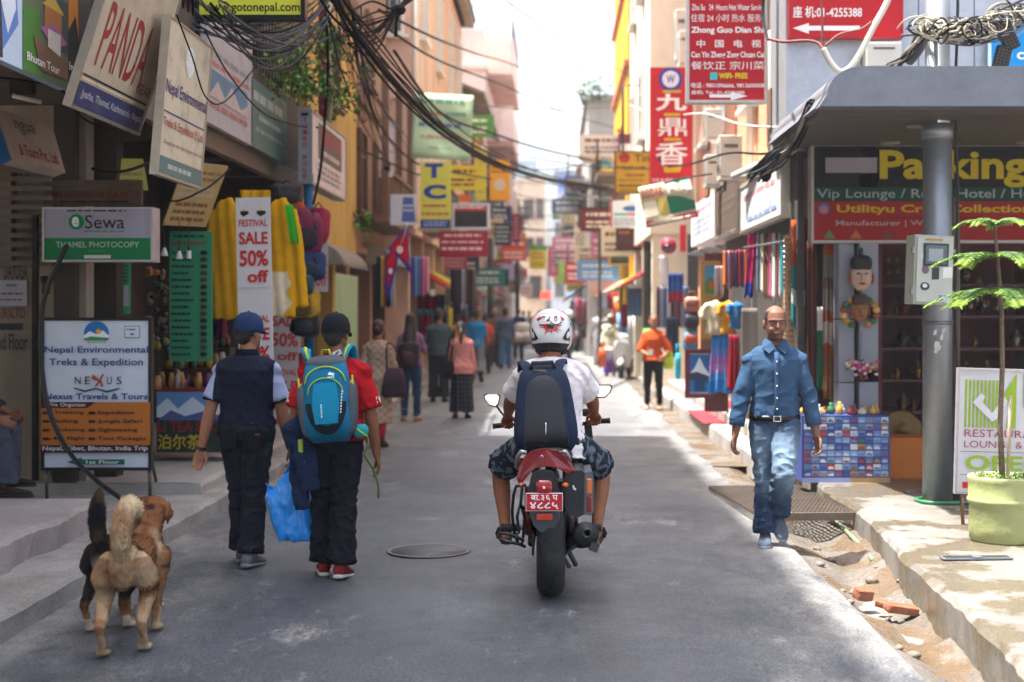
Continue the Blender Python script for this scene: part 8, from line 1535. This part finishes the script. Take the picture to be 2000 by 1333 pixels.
q = MB(); q.tube([P.tor((-.07, -.04, .56)), P.tor((0, -.085, .53)), P.tor((.07, -.04, .56))], .022, cloth('#c9a82a'), 8, flat=.5); P.S(q, 'scarf')
person('man in bright blue T-shirt and grey trousers walking away', px2(930, 33), 33, 4, 1.74, '#7d5238', dict(WALK, legR=(-20, 1, -50, 40)), top=dict(c='#1572a8', sleeve=.75, hem=-.06, infl=.024), bot=dict(kind='trousers', c='#6d7076', infl=.024, hem=.09), vox=.013, wide=1.1, seed=35)
person('man in orange shirt half hidden beyond the blue T-shirt', px2(947, 38), 38, 0, 1.62, '#7d5238', WALK2, top=dict(c='#c2481c', sleeve=.8), bot=dict(kind='trousers', c='#3a3a40'), vox=.015, seed=36)
person('man in blue checked shirt and jeans walking away in mid street', px2(987, 41.5), 41.5, 0, 1.78, '#7d5238', WALK2, top=dict(c='#44506e', sleeve=1.6, hem=-.08, infl=.026, col=lambda p, n: mixc(hx('#3a4664'), hx('#6a7590'), .6 * (math.sin(p.x * 70) > .5) + .3 * (math.sin(p.z * 70) > .5))), bot=dict(kind='trousers', c='#3f6a94', infl=.024, hem=.09), vox=.014, wide=1.12, seed=37)
person('man in brown shirt beside the blue checked shirt, wearing a pinkish cap', px2(966, 43), 43, 0, 1.76, '#7d5238', WALK, top=dict(c='#6a5442', sleeve=1.7, hem=-.1, infl=.026), bot=dict(kind='trousers', c='#3a3238', infl=.03, hem=.1), hair=('short', '#a87a7c'), vox=.014, wide=1.1, seed=38)
person('person in yellow and pink clothes by the left garments', px2(892, 36), 36, 20, 1.6, '#7d5238', STAND, top=dict(c='#c98a3a', sleeve=1.2), bot=dict(kind='skirt', c='#a84a6a', zb=.1), hair=('bun', '#201814'), fem=1, vox=.015, seed=39)
person('man in dark navy jacket ahead of the handcart', px2(1012, 49), 49, 0, 1.8, '#6d4a34', STAND, top=dict(c='#1c2c4c', sleeve=1.7, infl=.03), bot=dict(kind='trousers', c='#22242a'), vox=.016, wide=1.15, seed=40)
person('woman in white headscarf and long cream shawl walking with a phone', px2(1192, 36.7), 36.7, 176, 1.6, '#80543a', dict(WALK, armL=(30, 10, 100, -10), hpitch=18), top=dict(c='#d9d3b5', sleeve=1.5, hem=-.16, infl=.06, flare=.04), bot=dict(kind='skirt', c='#b9a8d0', zb=.1, rx=.17, ry=.14, col=lambda p, n: mixc(hx('#c3bcd6'), hx('#6a3aa0'), (.55 - p.z) * 6)), hair=('bun', '#d6d0c0'), fem=1, vox=.013, seed=41)
ob = thing('carrier_bag', 'orange carrier bag held by the woman in the white headscarf', 'bag', (px2(1176, 36.5), 36.5, .25)); q = MB(); q.loft([(Vector((0, 0, z)), w, .05, XA, YA) for z, w in ((0, .1), (.3, .11), (.48, .06))], mat('#d9581c', .5), 14, e=.6); q.build('body', ob); q = MB(); q.tube([(0, 0, .46), (0, 0, .62)], .014, mat('#d9581c', .5), 6); q.build('handle', ob)
person('man in pale grey kurta behind the woman in the headscarf', px2(1172, 44), 44, 170, 1.78, '#80543a', WALK2, top=dict(c='#a9a6a8', sleeve=1.8, hem=-.3, infl=.03), bot=dict(kind='trousers', c='#8d8a8c', infl=.03, hem=.1), vox=.015, seed=42)
person('woman in purple top near the white scooter', px2(1214, 46), 46, 150, 1.62, '#80543a', STAND, top=dict(c='#6a3a8a', sleeve=1.2), bot=dict(kind='trousers', c='#2a2430'), hair=('long', '#181214'), fem=1, vox=.015, seed=43)
P = person('woman in rust orange top and black trousers holding a phone', px2(1276, 24.4), 24.4, 172, 1.63, '#9a6a4c', dict(lean=0, legL=(3, 3, -2, 0), legR=(-2, 3, -5, 3), armR=(12, 16, 75, -35), armL=(-8, 26, 60, -20), hyaw=18, hpitch=0), top=dict(c='#b8481c', sleeve=1.05, hem=-.02, infl=.024, sfl=.03), bot=dict(kind='trousers', c='#141418', infl=.008, hem=.055), shoe=('#b08a72', '#5a3a2a', .6), hair=('bun', '#1a1210'), fem=1, vox=.010, seed=44, face=1)
q = MB(); q.box(P.arms[1][2] * P.s + Vector((-.06, .06, .03)), (.08, .015, .14), mat('#15161a', .2), Matrix.Rotation(R(40), 3, 'X')); o = thing('phone', 'black phone in the hand of the woman in the orange top', 'phone', P.root.location, P.root.rotation_euler.z); q.build('case', o, bev=.004)
person('person sitting at the far left edge in grey trousers', -4.55, 10.7, -82, 1.68, '#80543a', dict(lean=6, hipz=.52, legL=(84, 6, -4, 0), legR=(78, 10, 6, 0), armL=(30, 8, 62, -14), armR=(26, 10, 60, -10)), top=dict(c='#2c3038', sleeve=1.7), bot=dict(kind='trousers', c='#3c414c', infl=.026, hem=.1), shoe=('#2c241e', '#1c1814'), vox=.010, z0=.33, seed=45)
tag(MB().box((-4.62, 10.7, .55), (.4, .4, .42), mat('#4a4038', .8, dirt=.4)).build('stool', bev=.02), 'low block seat under the sitting person at the left edge', 'seat')
for lb, px, Y, c, b in (('distant pedestrian in a dark coat right of the van', 1146, 62, '#23262e', '#1c1c20'), ('distant pedestrian in pale blue, beside the dark coat', 1136, 66, '#9ab5c9', '#3a3f4a'), ('distant pedestrian in white shirt on the far left', 1022, 66, '#c9c6c0', '#3a3a40'), ('distant pedestrian in an ochre top in the middle of the street', 1033, 72, '#a87a3a', '#2a2a30'), ('distant pedestrian in red beneath the glowing sign', 1064, 76, '#a82a2a', '#2a2a30'), ('distant man in grey at the left row of shops', 921, 44, '#5a5f66', '#2a2c30'), ('distant man in teal shirt by the left row', 908, 48, '#1f5a6a', '#2a2c30')):
    person(lb, px2(px, Y), Y, 0 if px < 1070 else 175, 1.7, '#7d5238', WALK if px % 2 else WALK2, top=dict(c=c, sleeve=1.4, infl=.028), bot=dict(kind='trousers', c=b, infl=.026), vox=.02, wide=1.1, seed=px)
# ---- vehicles down the street
def wheel2(r, par, y, R_=.24, w=.1, name='wheel'):
    q = MB(); ax = Matrix.Translation((0, y, R_)) @ Matrix.Rotation(R(90), 4, 'Y'); q.lathe([(R_ * .6, -w / 2), (R_ * .92, -w / 2), (R_, 0), (R_ * .92, w / 2), (R_ * .6, w / 2)], rub, 28, ax); o = q.build(name, par); q = MB(); q.lathe([(R_ * .62, -w * .35), (R_ * .1, -w * .4), (R_ * .1, w * .4), (R_ * .62, w * .35)], dkst, 24, ax); q.build('rim', o); return o
def scooter(label, px, Y, rz, c):
    r = thing('scooter', label, 'scooter', (px2(px, Y), Y, .0), R(rz)); m = mat(c, .25, var=.04, coat=.6); wheel2(r, r, .62); wheel2(r, r, -.62)
    q = MB(); q.ell((0, -.45, .58), (.2, .42, .24), m, None, 20, 12, .8, .8); q.bx(-.16, .16, -.1, .4, .27, .33, m); q.build('body', r); q = MB(); q.ell((0, .5, .62), (.22, .09, .38), m, Matrix.Rotation(R(-14), 3, 'X'), 18, 12, .7, .7); q.build('front_shield', r)
    q = MB(); q.ell((0, .64, .42), (.09, .22, .08), m, Matrix.Rotation(R(-20), 3, 'X'), 14, 8); q.build('front_fender', r); q = MB(); q.ell((0, .48, 1.02), (.17, .12, .11), m, None, 16, 10); q.tube([(-.34, .4, 1.06), (0, .48, 1.04), (.34, .4, 1.06)], .018, blk, 8); q.build('handlebar', r)
    q = MB(); q.ell((0, .58, 1.0), (.08, .05, .06), mat('#c9d0d4', .1), None, 12, 8); q.build('headlight', r); q = MB(); q.ell((0, -.35, .82), (.17, .4, .07), mat('#1c1a1a', .6), None, 16, 8, .7, .7); q.build('seat', r)
    for s in (-1, 1): q = MB(); q.tube([(s * .25, .42, 1.06), (s * .32, .42, 1.2)], .008, blk, 6); q.ell((s * .33, .42, 1.25), (.06, .02, .045), blk, None, 10, 6); q.build('mirror', r)
    q = MB(); q.tube([(-.06, .62, .3), (-.06, .5, .9)], .02, dkst, 8); q.build('fork', r); return r
scooter('white scooter parked facing the camera on the right', 1221, 35.9, 168, '#d3d0cc'); scooter('dark grey scooter parked behind the white one', 1206, 41, 175, '#3a3d42')
for lb, px, Y, rz in (('distant motorcycle ridden by the man with the blue helmet', 1056, 52, 0), ('distant dark motorcycle oncoming on the right of the van', 1112, 50, 180)):
    c = copy_tree(bike); c.location = (px2(px, Y), Y, 0); c.rotation_euler = (0, 0, R(rz)); c['label'] = lb
RIDE = dict(lean=9, hipz=.865, hips=.1, legL=(60, 28, -27, -6), legR=(60, 28, -27, -6), shin_out=-6, armL=(50, 14, 75, -6), armR=(50, 14, 75, -6))
P = person('rider in grey jacket and blue helmet on a distant motorcycle', px2(1056, 52.3), 52.33, 0, 1.72, '#7d5238', RIDE, top=dict(c='#4a5560', sleeve=1.8, infl=.035), bot=dict(kind='trousers', c='#2a2c34'), hair=('none', '#000'), vox=.016, wide=1.15, seed=60)
q = MB(); q.ell(P.hc((0, 0, .13)) * P.s, (.14, .16, .15), mat('#1f4a9a', .25), None, 18, 12); q.build('helmet', P.root)
P = person('rider in dark clothes and pale helmet on the oncoming motorcycle', px2(1112, 49.7), 49.67, 180, 1.72, '#7d5238', RIDE, top=dict(c='#1f2a2a', sleeve=1.8, infl=.035), bot=dict(kind='trousers', c='#1c1e24'), hair=('none', '#000'), vox=.016, wide=1.15, seed=61)
q = MB(); q.ell(P.hc((0, 0, .13)) * P.s, (.14, .16, .15), mat('#c3c6c4', .25), None, 18, 12); q.build('helmet', P.root)
ct = thing('handcart', 'two wheeled handcart loaded with pale sacks in mid street', 'handcart', (px2(1020, 46), 46, 0)); wheel2(ct, ct, 0, .34, .08)
q = MB(); q.bx(-.45, .45, -.7, .8, .62, .68, WOOD); q.tube([(-.35, .8, .64), (-.3, 1.6, .9)], .025, WOOD, 8); q.tube([(.35, .8, .64), (.3, 1.6, .9)], .025, WOOD, 8); q.build('platform', ct)
for k, (x, y, z) in enumerate(((-.2, -.3, .84), (.22, -.3, .84), (-.2, .3, .84), (.2, .3, .84), (0, -.05, 1.14), (.02, .3, 1.12))):
    q = MB(); q.ell((0, 0, 0), (.26, .34, .17), cloth('#c9bfb5'), None, 16, 10, .6, .6); o = q.build('sack'); o.location = (px2(1020, 46) + x, 46 + y, z); tag(o, 'pale sack piled on the handcart', 'sack', 'sacks on the handcart')
vn2 = thing('van', 'white and ochre minivan with a roof rack coming down the street', 'van', (px2(1098, 60), 60, 0)); wm_ = mat('#cfcfca', .3, coat=.4)
q = MB(); q.loft([(Vector((0, 0, z)), w, l, XA, YA) for z, w, l in ((.3, .66, 1.5), (.5, .74, 1.6), (.95, .74, 1.6), (1.05, .72, 1.5))], wm_, 28, e=.35); q.loft([(Vector((0, .15, z)), w, l, XA, YA) for z, w, l in ((1.0, .71, 1.4), (1.45, .63, 1.2), (1.55, .58, 1.1))], mat('#c9a04a', .4), 28, e=.35); q.build('body', vn2)
q = MB(); q.add([(-.58, -1.2, 1.06), (.58, -1.2, 1.06), (.52, -1.03, 1.46), (-.52, -1.03, 1.46)], [(0, 1, 2, 3)], GLASS); q.v = [v + Vector((0, -.07, 0)) for v in q.v]; q.build('windscreen', vn2, solid=.02, fix=False)
for s in (-1, 1):
    q = MB(); q.ell((s * .55, -1.58, .72), (.1, .05, .09), mat('#e6e6e0', .1), None, 14, 8); q.build('headlight', vn2); q = MB(); q.ell((s * .84, -1.1, 1.1), (.07, .03, .09), blk, None, 10, 6); q.build('mirror', vn2)
    for y in (-1, 1.1): q = MB(); q.lathe([(.15, -.08), (.3, -.08), (.3, .08), (.15, .08)], rub, 24, Matrix.Translation((s * .62, y, .3)) @ Matrix.Rotation(R(90), 4, 'Y')); q.build('wheel', vn2)
q = MB(); q.bx(-.7, .7, -1.68, -1.58, .35, .5, mat('#6a6c6e', .5)); q.bx(-.25, .25, -1.7, -1.685, .52, .62, mat('#a81c24', .4)); q.build('bumper', vn2)
q = MB()
for x in (-.5, .5): q.tube([(x, -.9, 1.66), (x, 1.2, 1.66)], .02, metal('#c9c9c9'), 6)
for k in range(5): q.tube([(-.5, -.9 + k * .52, 1.66), (.5, -.9 + k * .52, 1.66)], .02, metal('#c9c9c9'), 6)
for x in (-.5, .5):
    for y in (-.8, 1.1): q.tube([(x, y, 1.5), (x, y, 1.66)], .02, metal('#c9c9c9'), 6)
q.build('roof_rack', vn2)

# ================================================================ OVERHEAD CABLES
wr = random.Random(44); wb = mat('#0d0d0e', .8, var=.2, spec=.2); wg = mat('#47474c', .7, var=.2, spec=.2); wl = mat('#a39a86', .6, var=.3, scale=20)
def spline(P_, n=9):
    out = []
    for i in range(len(P_) - 1):
        p0, p1, p2, p3 = P_[max(i - 1, 0)], P_[i], P_[i + 1], P_[min(i + 2, len(P_) - 1)]
        for k in range(n): t = k / n; out.append(.5 * ((2 * p1) + (p2 - p0) * t + (2 * p0 - 5 * p1 + 4 * p2 - p3) * t * t + (3 * p1 - p0 - 3 * p2 + p3) * t ** 3))
    return out + [P_[-1]]
def cable(label, pts, r, m, group=None, n=9): return tag(MB().tube(spline([Vector(p) for p in pts], n), r, m, 6).build('cable', fix=False), label, 'cable', group)
# thick bundle sagging from the upper left across to the far right
base = [(600, -120, 10), (660, -10, 11), (720, 70, 12), (800, 165, 14.5), (880, 242, 18), (960, 296, 23), (1050, 336, 30), (1140, 360, 38), (1230, 372, 46)]
for k in range(11):
    o = Vector((wr.gauss(0, .03), 0, wr.gauss(0, .035))); sg = wr.uniform(-.02, .12); pts = []
    for i, b in enumerate(base): t = i / (len(base) - 1); pts.append(at(*b) + o * (1.0 + .6 * math.sin(i * 1.7 + k)) * (1 + .6 * t) - ZA * sg * math.sin(math.pi * t) * 2)
    cable('black cable in the thick bundle sagging across the street', pts, wr.uniform(.008, .016), wb, 'cables of the thick sagging bundle')
for lb, pts, r, m in (
    ('lone black cable curving from the salmon house to the far right', [(770, 100, 18), (860, 220, 22), (960, 260, 27), (1060, 292, 33), (1180, 318, 40)], .022, wb),
    ('black cable from the thick bundle down to the brown house', [(690, 30, 12), (705, 150, 16), (745, 250, 21), (800, 310, 25), (850, 330, 28), (960, 350, 34)], .018, wb),
    ('cable crossing from the salmon wall to the pink balconies', [(740, 20, 16), (850, 75, 22), (930, 105, 30), (1010, 130, 40), (1150, 190, 50)], .018, wb),
    ('second cable crossing the salmon wall below the first', [(745, 48, 16), (860, 120, 22), (990, 170, 32), (1100, 220, 42), (1200, 250, 50)], .016, wb),
    ('thin wire high across the white sky', [(960, -20, 22), (1060, 52, 26), (1150, 102, 29), (1232, 150, 31)], .012, wg),
    ('thin wire low across the white sky', [(900, 200, 30), (1000, 212, 34), (1100, 214, 38), (1230, 208, 44)], .014, wg),
    ('pale wire from the tall red sign to the black tangle', [(1230, 205, 29), (1290, 228, 25), (1370, 222, 20), (1450, 244, 16), (1550, 250, 12.5)], .012, mat('#bdbbb4', .5)),
    ('black cable looping from the far street to the black tangle', [(1000, 300, 40), (1120, 322, 32), (1240, 330, 26), (1340, 322, 20), (1420, 300, 16), (1500, 300, 13.5), (1560, 270, 12)], .014, wb),
    ('grey cable hung under the mustard sign and the cloth banner', [(1060, 350, 40), (1180, 392, 32), (1260, 362, 26), (1390, 340, 18)], .012, wg),
    ('black cable falling past the white box sign on the left', [(632, -40, 14), (641, 120, 14.5), (634, 240, 15), (626, 330, 15.2), (612, 400, 15.3)], .014, wb),
    ('wire slanting over the faded mountain sign', [(400, 60, 10.5), (450, 150, 11.5), (520, 225, 13), (600, 250, 15)], .007, wb),
    ('wire crossing the cream trekking sign', [(345, 30, 9.3), (375, 110, 9.6), (402, 190, 10), (440, 198, 11), (500, 130, 12)], .006, wb),
    ('wire drooping under the tilted beige sign', [(0, 152, 9), (60, 160, 9.4), (120, 176, 9.8), (160, 230, 10.2), (230, 262, 10.6)], .007, wb),
    ('heavy black cable under the balcony by the brown board', [(180, 330, 11), (230, 336, 11.2), (275, 325, 11.4), (330, 300, 11.8)], .014, wb),
    ('black cable from the balcony over the printed tarp', [(318, 300, 12), (330, 390, 12.2), (400, 370, 12.4), (450, 330, 12.8)], .009, wb),
    ('cable along the brown house front to the grey panels', [(700, 290, 23), (760, 318, 25), (830, 345, 28), (900, 352, 33)], .016, wb),
    ('straight cable at the right edge above the blue sign', [(1760, 70, 12), (1850, 60, 11.6), (1930, 30, 11.2), (2040, -20, 11)], .012, wg)):
    cable(lb, [at(*p) for p in pts], r, m)
# looping wires at the upper left
for k in range(24):
    x0, x1 = wr.uniform(370, 440), wr.uniform(600, 680); y0, y1 = wr.uniform(-10, 60), wr.uniform(-30, 60); s_ = wr.uniform(30, 110); Y0, Y1 = wr.uniform(10, 11), wr.uniform(12, 14)
    cable('loose wire looping between the yellow sign and the thick bundle', [at(x0 + (x1 - x0) * t, y0 + (y1 - y0) * t + s_ * 4 * t * (1 - t) * (.8 + .4 * t), Y0 + (Y1 - Y0) * t) for t in (0, .15, .35, .55, .75, .9, 1)], wr.uniform(.005, .011), wg if k % 3 else wb, 'loose wires at the upper left')
for k in range(15):
    x0, y0 = wr.uniform(640, 720), wr.uniform(-40, 60); x1, y1 = wr.uniform(690, 800), wr.uniform(200, 330)
    cable('dark wire hanging from the thick bundle in front of the brown house', [at(x0, y0, 12), at(x0 + (x1 - x0) * .25 + wr.uniform(-8, 8), y0 + (y1 - y0) * .4, 15), at(x0 + (x1 - x0) * .6, y0 + (y1 - y0) * .75, 19), at(x1, y1, 23)], wr.uniform(.005, .01), wb if k % 2 else wg, 'wires hanging before the brown house')
for k in range(14):
    y0 = wr.uniform(-30, 30); cable('black wire fanning from the knot in front of the salmon window', [at(690 + wr.uniform(-20, 10), y0 + 60, 12), at(730 + wr.uniform(-10, 10), y0 + 50 + wr.uniform(-20, 30), 12.6), at(778, 20 + wr.uniform(-4, 4), 13), at(820 + wr.uniform(-10, 30), -30, 13.5)], wr.uniform(.006, .01), wb, 'wires round the knot before the salmon window')
tag(MB().ell(at(778, 20, 13), (.07, .06, .05), wb, None, 14, 10).tube([at(778, 22, 13), at(774, 45, 13), at(773, 72, 13)], [.02, .012, .018], wb, 8).build('cable_knot'), 'black tape knot where the wires cross before the salmon window', 'cable knot')
# coils round the utility pole on the right
tg = thing('cable_tangle', 'pale tangled coil of cable hanging from the utility pole to the right edge', 'cable tangle', at(1880, 60, 11.2))
for nm, mm_, n_ in (('pale_strands', wl, 64), ('grey_strands', wg, 44), ('dark_strands', wb, 30)):
    q = MB()
    for k in range(n_):
        t = wr.random(); cx, cy = 1810 + 185 * t, 50 + 22 * math.sin(t * 3.6) - 18 * t; c = at(cx, cy, 11.2 + wr.uniform(-.12, .12)); rx, rz_ = wr.uniform(.05, .22), wr.uniform(.025, .1); a0 = wr.uniform(0, 6.28); ln = wr.uniform(2.5, 7); tw = wr.uniform(-.6, .6)
        q.tube(spline([c + Vector((rx * math.cos(a0 + ln * i / 7) + tw * .03 * i, .07 * math.sin(a0 * 2 + i), rz_ * math.sin(a0 + ln * i / 7) + wr.uniform(-.012, .012))) for i in range(8)], 4), wr.uniform(.004, .0075), mm_, 5)
    q.build(nm, tg, world=True, fix=False)
for lb, px, py, rz in (('black cable junction box hanging over the blue sign, upper', 1968, 72, -24), ('black cable junction box hanging over the blue sign, lower', 1956, 118, 14)):
    jb = thing('junction_box', lb, 'junction box', at(px, py, 11.15)); q = MB(); rt2 = Matrix.Rotation(R(rz), 3, 'Y'); q.box((0, 0, 0), (.12, .07, .22), mat('#1c1c1e', .6), rt2); q.build('case', jb, bev=.012); q = MB()
    for i in range(4):
        for j in range(7): q.box(rt2 @ Vector((-.042 + i * .028, -.037, -.08 + j * .026)), (.014, .006, .014), mat('#3f3a34', .6), rt2)
    q.build('terminals', jb)
q = MB()
for k in range(16): q.tube(spline([at(1745 + wr.uniform(-15, 15), 128 + wr.uniform(-4, 8), 11.8), at(1770 + wr.uniform(-8, 8), 112 + wr.uniform(-8, 8), 11.6), at(1795, 80 + wr.uniform(-10, 10), 11.4), at(1820, 50 + wr.uniform(-8, 8), 11.25)], 5), wr.uniform(.006, .011), wl if k % 2 else wb, 5)
tag(q.build('cable_tangle', fix=False), 'frayed cable bundle rising from the canopy roof to the utility pole', 'cable tangle')
q = MB(); q.tube(spline([at(1830, 20, 11.3), at(1805, 60, 11.5), at(1790, 95, 11.7), at(1772, 118, 11.8)], 6), .06, mat('#3a3b3e', .7, var=.3), 10); tag(q.build('cable_wrap'), 'dark wrapped cable trunk leaning against the utility pole', 'cable')
q = MB()
for k in range(34):
    t0 = wr.uniform(0, .3); a = at(1470 + wr.uniform(-12, 25), 342 + wr.uniform(-14, 14), 14.0); m1 = at(1515 + wr.uniform(-14, 14), 312 + wr.uniform(-16, 16), 12.8); m2 = at(1550 + wr.uniform(-10, 10), 275 + wr.uniform(-14, 14), 12.0); b = at(1585 + wr.uniform(-8, 6), 205 + wr.uniform(-12, 12), 11.2); q.tube(spline([a, m1, m2, b], 5), wr.uniform(.006, .013), (wb, wb, wg, wl)[k % 4], 5)
tag(q.build('cable_tangle', fix=False), 'black and grey cable tangle climbing the left end of the canopy', 'cable tangle')
q = MB(); q.ell(at(1496, 340, 13.4), (.055, .05, .08), wb, None, 14, 10); tag(q.build('cable_closure'), 'black bulb shaped cable closure below the tangle', 'cable closure')
rd = mat('#7a3a34', .7, var=.3, scale=14); wc = mat('#c9c4b4', .5, var=.15)
cable('thick beige cable sagging in front of the red arrow sign', [at(*p) for p in ((1760, -60, 11.6), (1730, 10, 11.6), (1705, 55, 11.6), (1682, 100, 11.6), (1660, 132, 11.6), (1640, 140, 11.6), (1622, 122, 11.6), (1608, 95, 11.6))], .026, wc)
cable('rust red branching cable in front of the grey cladding', [at(*p) for p in ((1500, 76, 11.9), (1530, 82, 11.8), (1575, 80, 11.7), (1598, 85, 11.65), (1610, 100, 11.6), (1618, 116, 11.6))], .014, rd); cable('reddish cable rising to the right over the red arrow sign', [at(*p) for p in ((1612, 90, 11.6), (1640, 68, 11.6), (1680, 58, 11.6), (1702, 44, 11.6))], .012, rd); cable('dark cable rising straight up over the red arrow sign', [at(*p) for p in ((1606, 90, 11.62), (1606, 40, 11.62), (1602, -30, 11.62))], .01, rd)
cable('black cable looping down beside the tall red hotel sign', [at(*p) for p in ((1494, -40, 12.6), (1490, 30, 12.6), (1498, 70, 12.3), (1502, 78, 11.9))], .014, wb)

# ================================================================ FAR ROWS: signs, awnings, balconies, garments
fr = random.Random(17)
HUE = [('crimson', '#a8222c'), ('lemon', '#c9b82f'), ('white', '#d3d3d0'), ('navy', '#26335c'), ('orange', '#c96a22'), ('sky blue', '#6a9ac6'), ('leaf green', '#4f9440'), ('pink', '#c9708c'), ('black', '#1e1e22'), ('maroon', '#6a1c2a'), ('cream', '#cfc4a2'), ('teal', '#1f7a7c')]
SH = [('tall narrow', .45, 1.3), ('square', .8, .75), ('wide', 1.3, .6)]
for side, xs in (('left', -1), ('right', 1)):
    cmb = [(h, s) for s in SH for h in HUE]; fr.shuffle(cmb)
    for k, ((hn, hc_), (sn, w, h)) in enumerate(cmb):
        Y = 34 + k * 1.75; x = (-3.0 if side == 'left' else (1.95 if Y < 50 else 1.15)); z = fr.uniform(2.5, 4.2) if k % 3 else fr.uniform(4.4, 6.5)
        x0 = x if side == 'left' else x - w; ink = WH if hn not in ('white', 'lemon', 'cream') else '#7a2a2a'
        sign('shop_sign', f'distant {sn} {hn} sign jutting from the {side} row', (x0, Y, z), (x0 + w, Y, z), (x0, Y, z + h), hc_, [('g', .12, .12, .88, .4, ink, 1), ('g', .12, .5, .88, .88, ink, 2 if h < 1 else 4)], depth=.1, dirt=.25)
    for k, (hn, hc_) in enumerate(HUE):
        Y = 31 + k * 4.6; x = -3.3 if side == 'left' else (2.3 if Y < 50 else 1.3); q = MB(); d = .9
        q.grid(lambda i, j: (x - xs * d * j, Y + 2.6 * i, 2.75 - .55 * j + .03 * math.sin(i * 20)), 12, 3, cloth(hc_, dirt=.4)); o = thing('awning', f'{hn} cloth awning over a far shop in the {side} row', 'awning', (x, Y, 2.4)); q.build('canvas', o, world=True, solid=.02, fix=False)
        q = MB(); q.tube([(x - xs * d, Y, 2.2), (x - xs * d, Y + 2.6, 2.2)], .025, metal('#77777a'), 6); q.build('bar', o, world=True)
    for k in range(44):
        Y = 31 + fr.uniform(0, 48); x = (-3.15 if side == 'left' else (2.2 if Y < 50 else 1.25)) - xs * fr.uniform(0, .35); q = MB(); w = fr.uniform(.25, .55); h = fr.uniform(.5, 1.1); zt = fr.uniform(1.5, 2.3); ph = fr.random() * 6
        q.grid(lambda i, j: (x + (i - .5) * w, Y + .05 * math.sin(i * 14 + ph), zt - h * (1 - j)), 10, 3, cloth(fr.choice(HUE)[1])); tag(q.build('garment', solid=.01, fix=False), f'garment hanging out along the far {side} shop row', 'clothing', f'garments along the far {side} row')
for lb, root, x, s, Ys, zs in (('', L5, -3.1, 1, (47, 51, 55), (4.6,)), ('', L7, -2.7, 1, (76, 81, 86), (3.4, 6.6)), ('', R4, 1.2, -1, (53, 58), (3.3, 6.5)), ('', R5, 1.1, -1, (66, 72, 78), (3.2, 5.6)), ('', R3, 1.86, -1, (38, 42), (5.3,)), ('', L4, -3.05, 1, (31.5, 39.5), (3.42,))):
    for Y in Ys:
        for z in zs:
            q = MB(); a, b = sorted((x, x + s * .75)); q.bx(a, b, Y, Y + 2.6, z, z + .12, wall_m('#8f8377'))
            for k in range(13): q.tube([(x + s * .72, Y + .05 + k * .2, z + .12), (x + s * .72, Y + .05 + k * .2, z + .95)], .018, metal('#4a4644'), 5)
            q.tube([(x + s * .72, Y, z + .95), (x + s * .72, Y + 2.6, z + .95)], .03, metal('#4a4644'), 6); q.build('balcony', root, world=True)
for k in range(9):
    Y = 44 + k * 6; xl, xr = -2.9, 1.4 if Y > 50 else 1.9; z = fr.uniform(4.5, 7.5); pts = [Vector((xl + (xr - xl) * t, Y + 6 * t * (k % 2), z - 2.2 * t * (1 - t))) for t in (0, .2, .4, .6, .8, 1)]
    cable('thin cable strung across the far end of the street', pts, .02, wb, 'cables across the far street')
for k, (px, Y) in enumerate(((1247, 40), (1206, 58), (958, 50), (1010, 70))):
    x = px2(px, Y); o = thing('utility_pole', ('dark concrete pole nearest the green banded pole', 'slim dark pole in front of the grey concrete house', 'dark pole in the left row beyond the black board', 'farthest dark pole on the left')[k], 'utility pole', (x, Y, 0)); q = MB(); q.tube([(0, 0, 0), (0, 0, 7.2)], [.13, .09], mat('#4a443e', .8, var=.3), 10); q.build('shaft', o); q = MB()
    for z in (6.2, 6.7): q.bx(-.6, .6, -.05, .05, z, z + .1, mat('#3a3530', .8))
    q.build('crossarm', o); q = MB()
    for j in range(20): c = Vector((fr.gauss(0, .2), fr.gauss(0, .1), 5.9 + fr.gauss(0, .25))); q.tube([c + Vector((.25 * math.cos(a), .1 * math.sin(2 * a), .16 * math.sin(a))) for a in (0, 1, 2, 3, 4, 5)], .02, wb, 5)
    q.build('cable_coil', o)

# ---------------------------------------------------------------- the dusty air
q = MB(); q.bx(-60, 60, -8, 190, -1.2, 40, DARK)
hz = q.build('haze'); hz['kind'] = 'stuff'
hm = bpy.data.materials.new('haze'); hm.use_nodes = True; N = hm.node_tree.nodes
N.remove(N['Principled BSDF']); pv = N.new('ShaderNodeVolumePrincipled'); pv.inputs['Color'].default_value = (.92, .94, 1, 1)
pv.inputs['Density'].default_value = .00125; pv.inputs['Anisotropy'].default_value = .2
hm.node_tree.links.new(pv.outputs[0], N['Material Output'].inputs['Volume'])
hz.data.materials.clear(); hz.data.materials.append(hm)
bpy.data.scenes.remove(TMP)
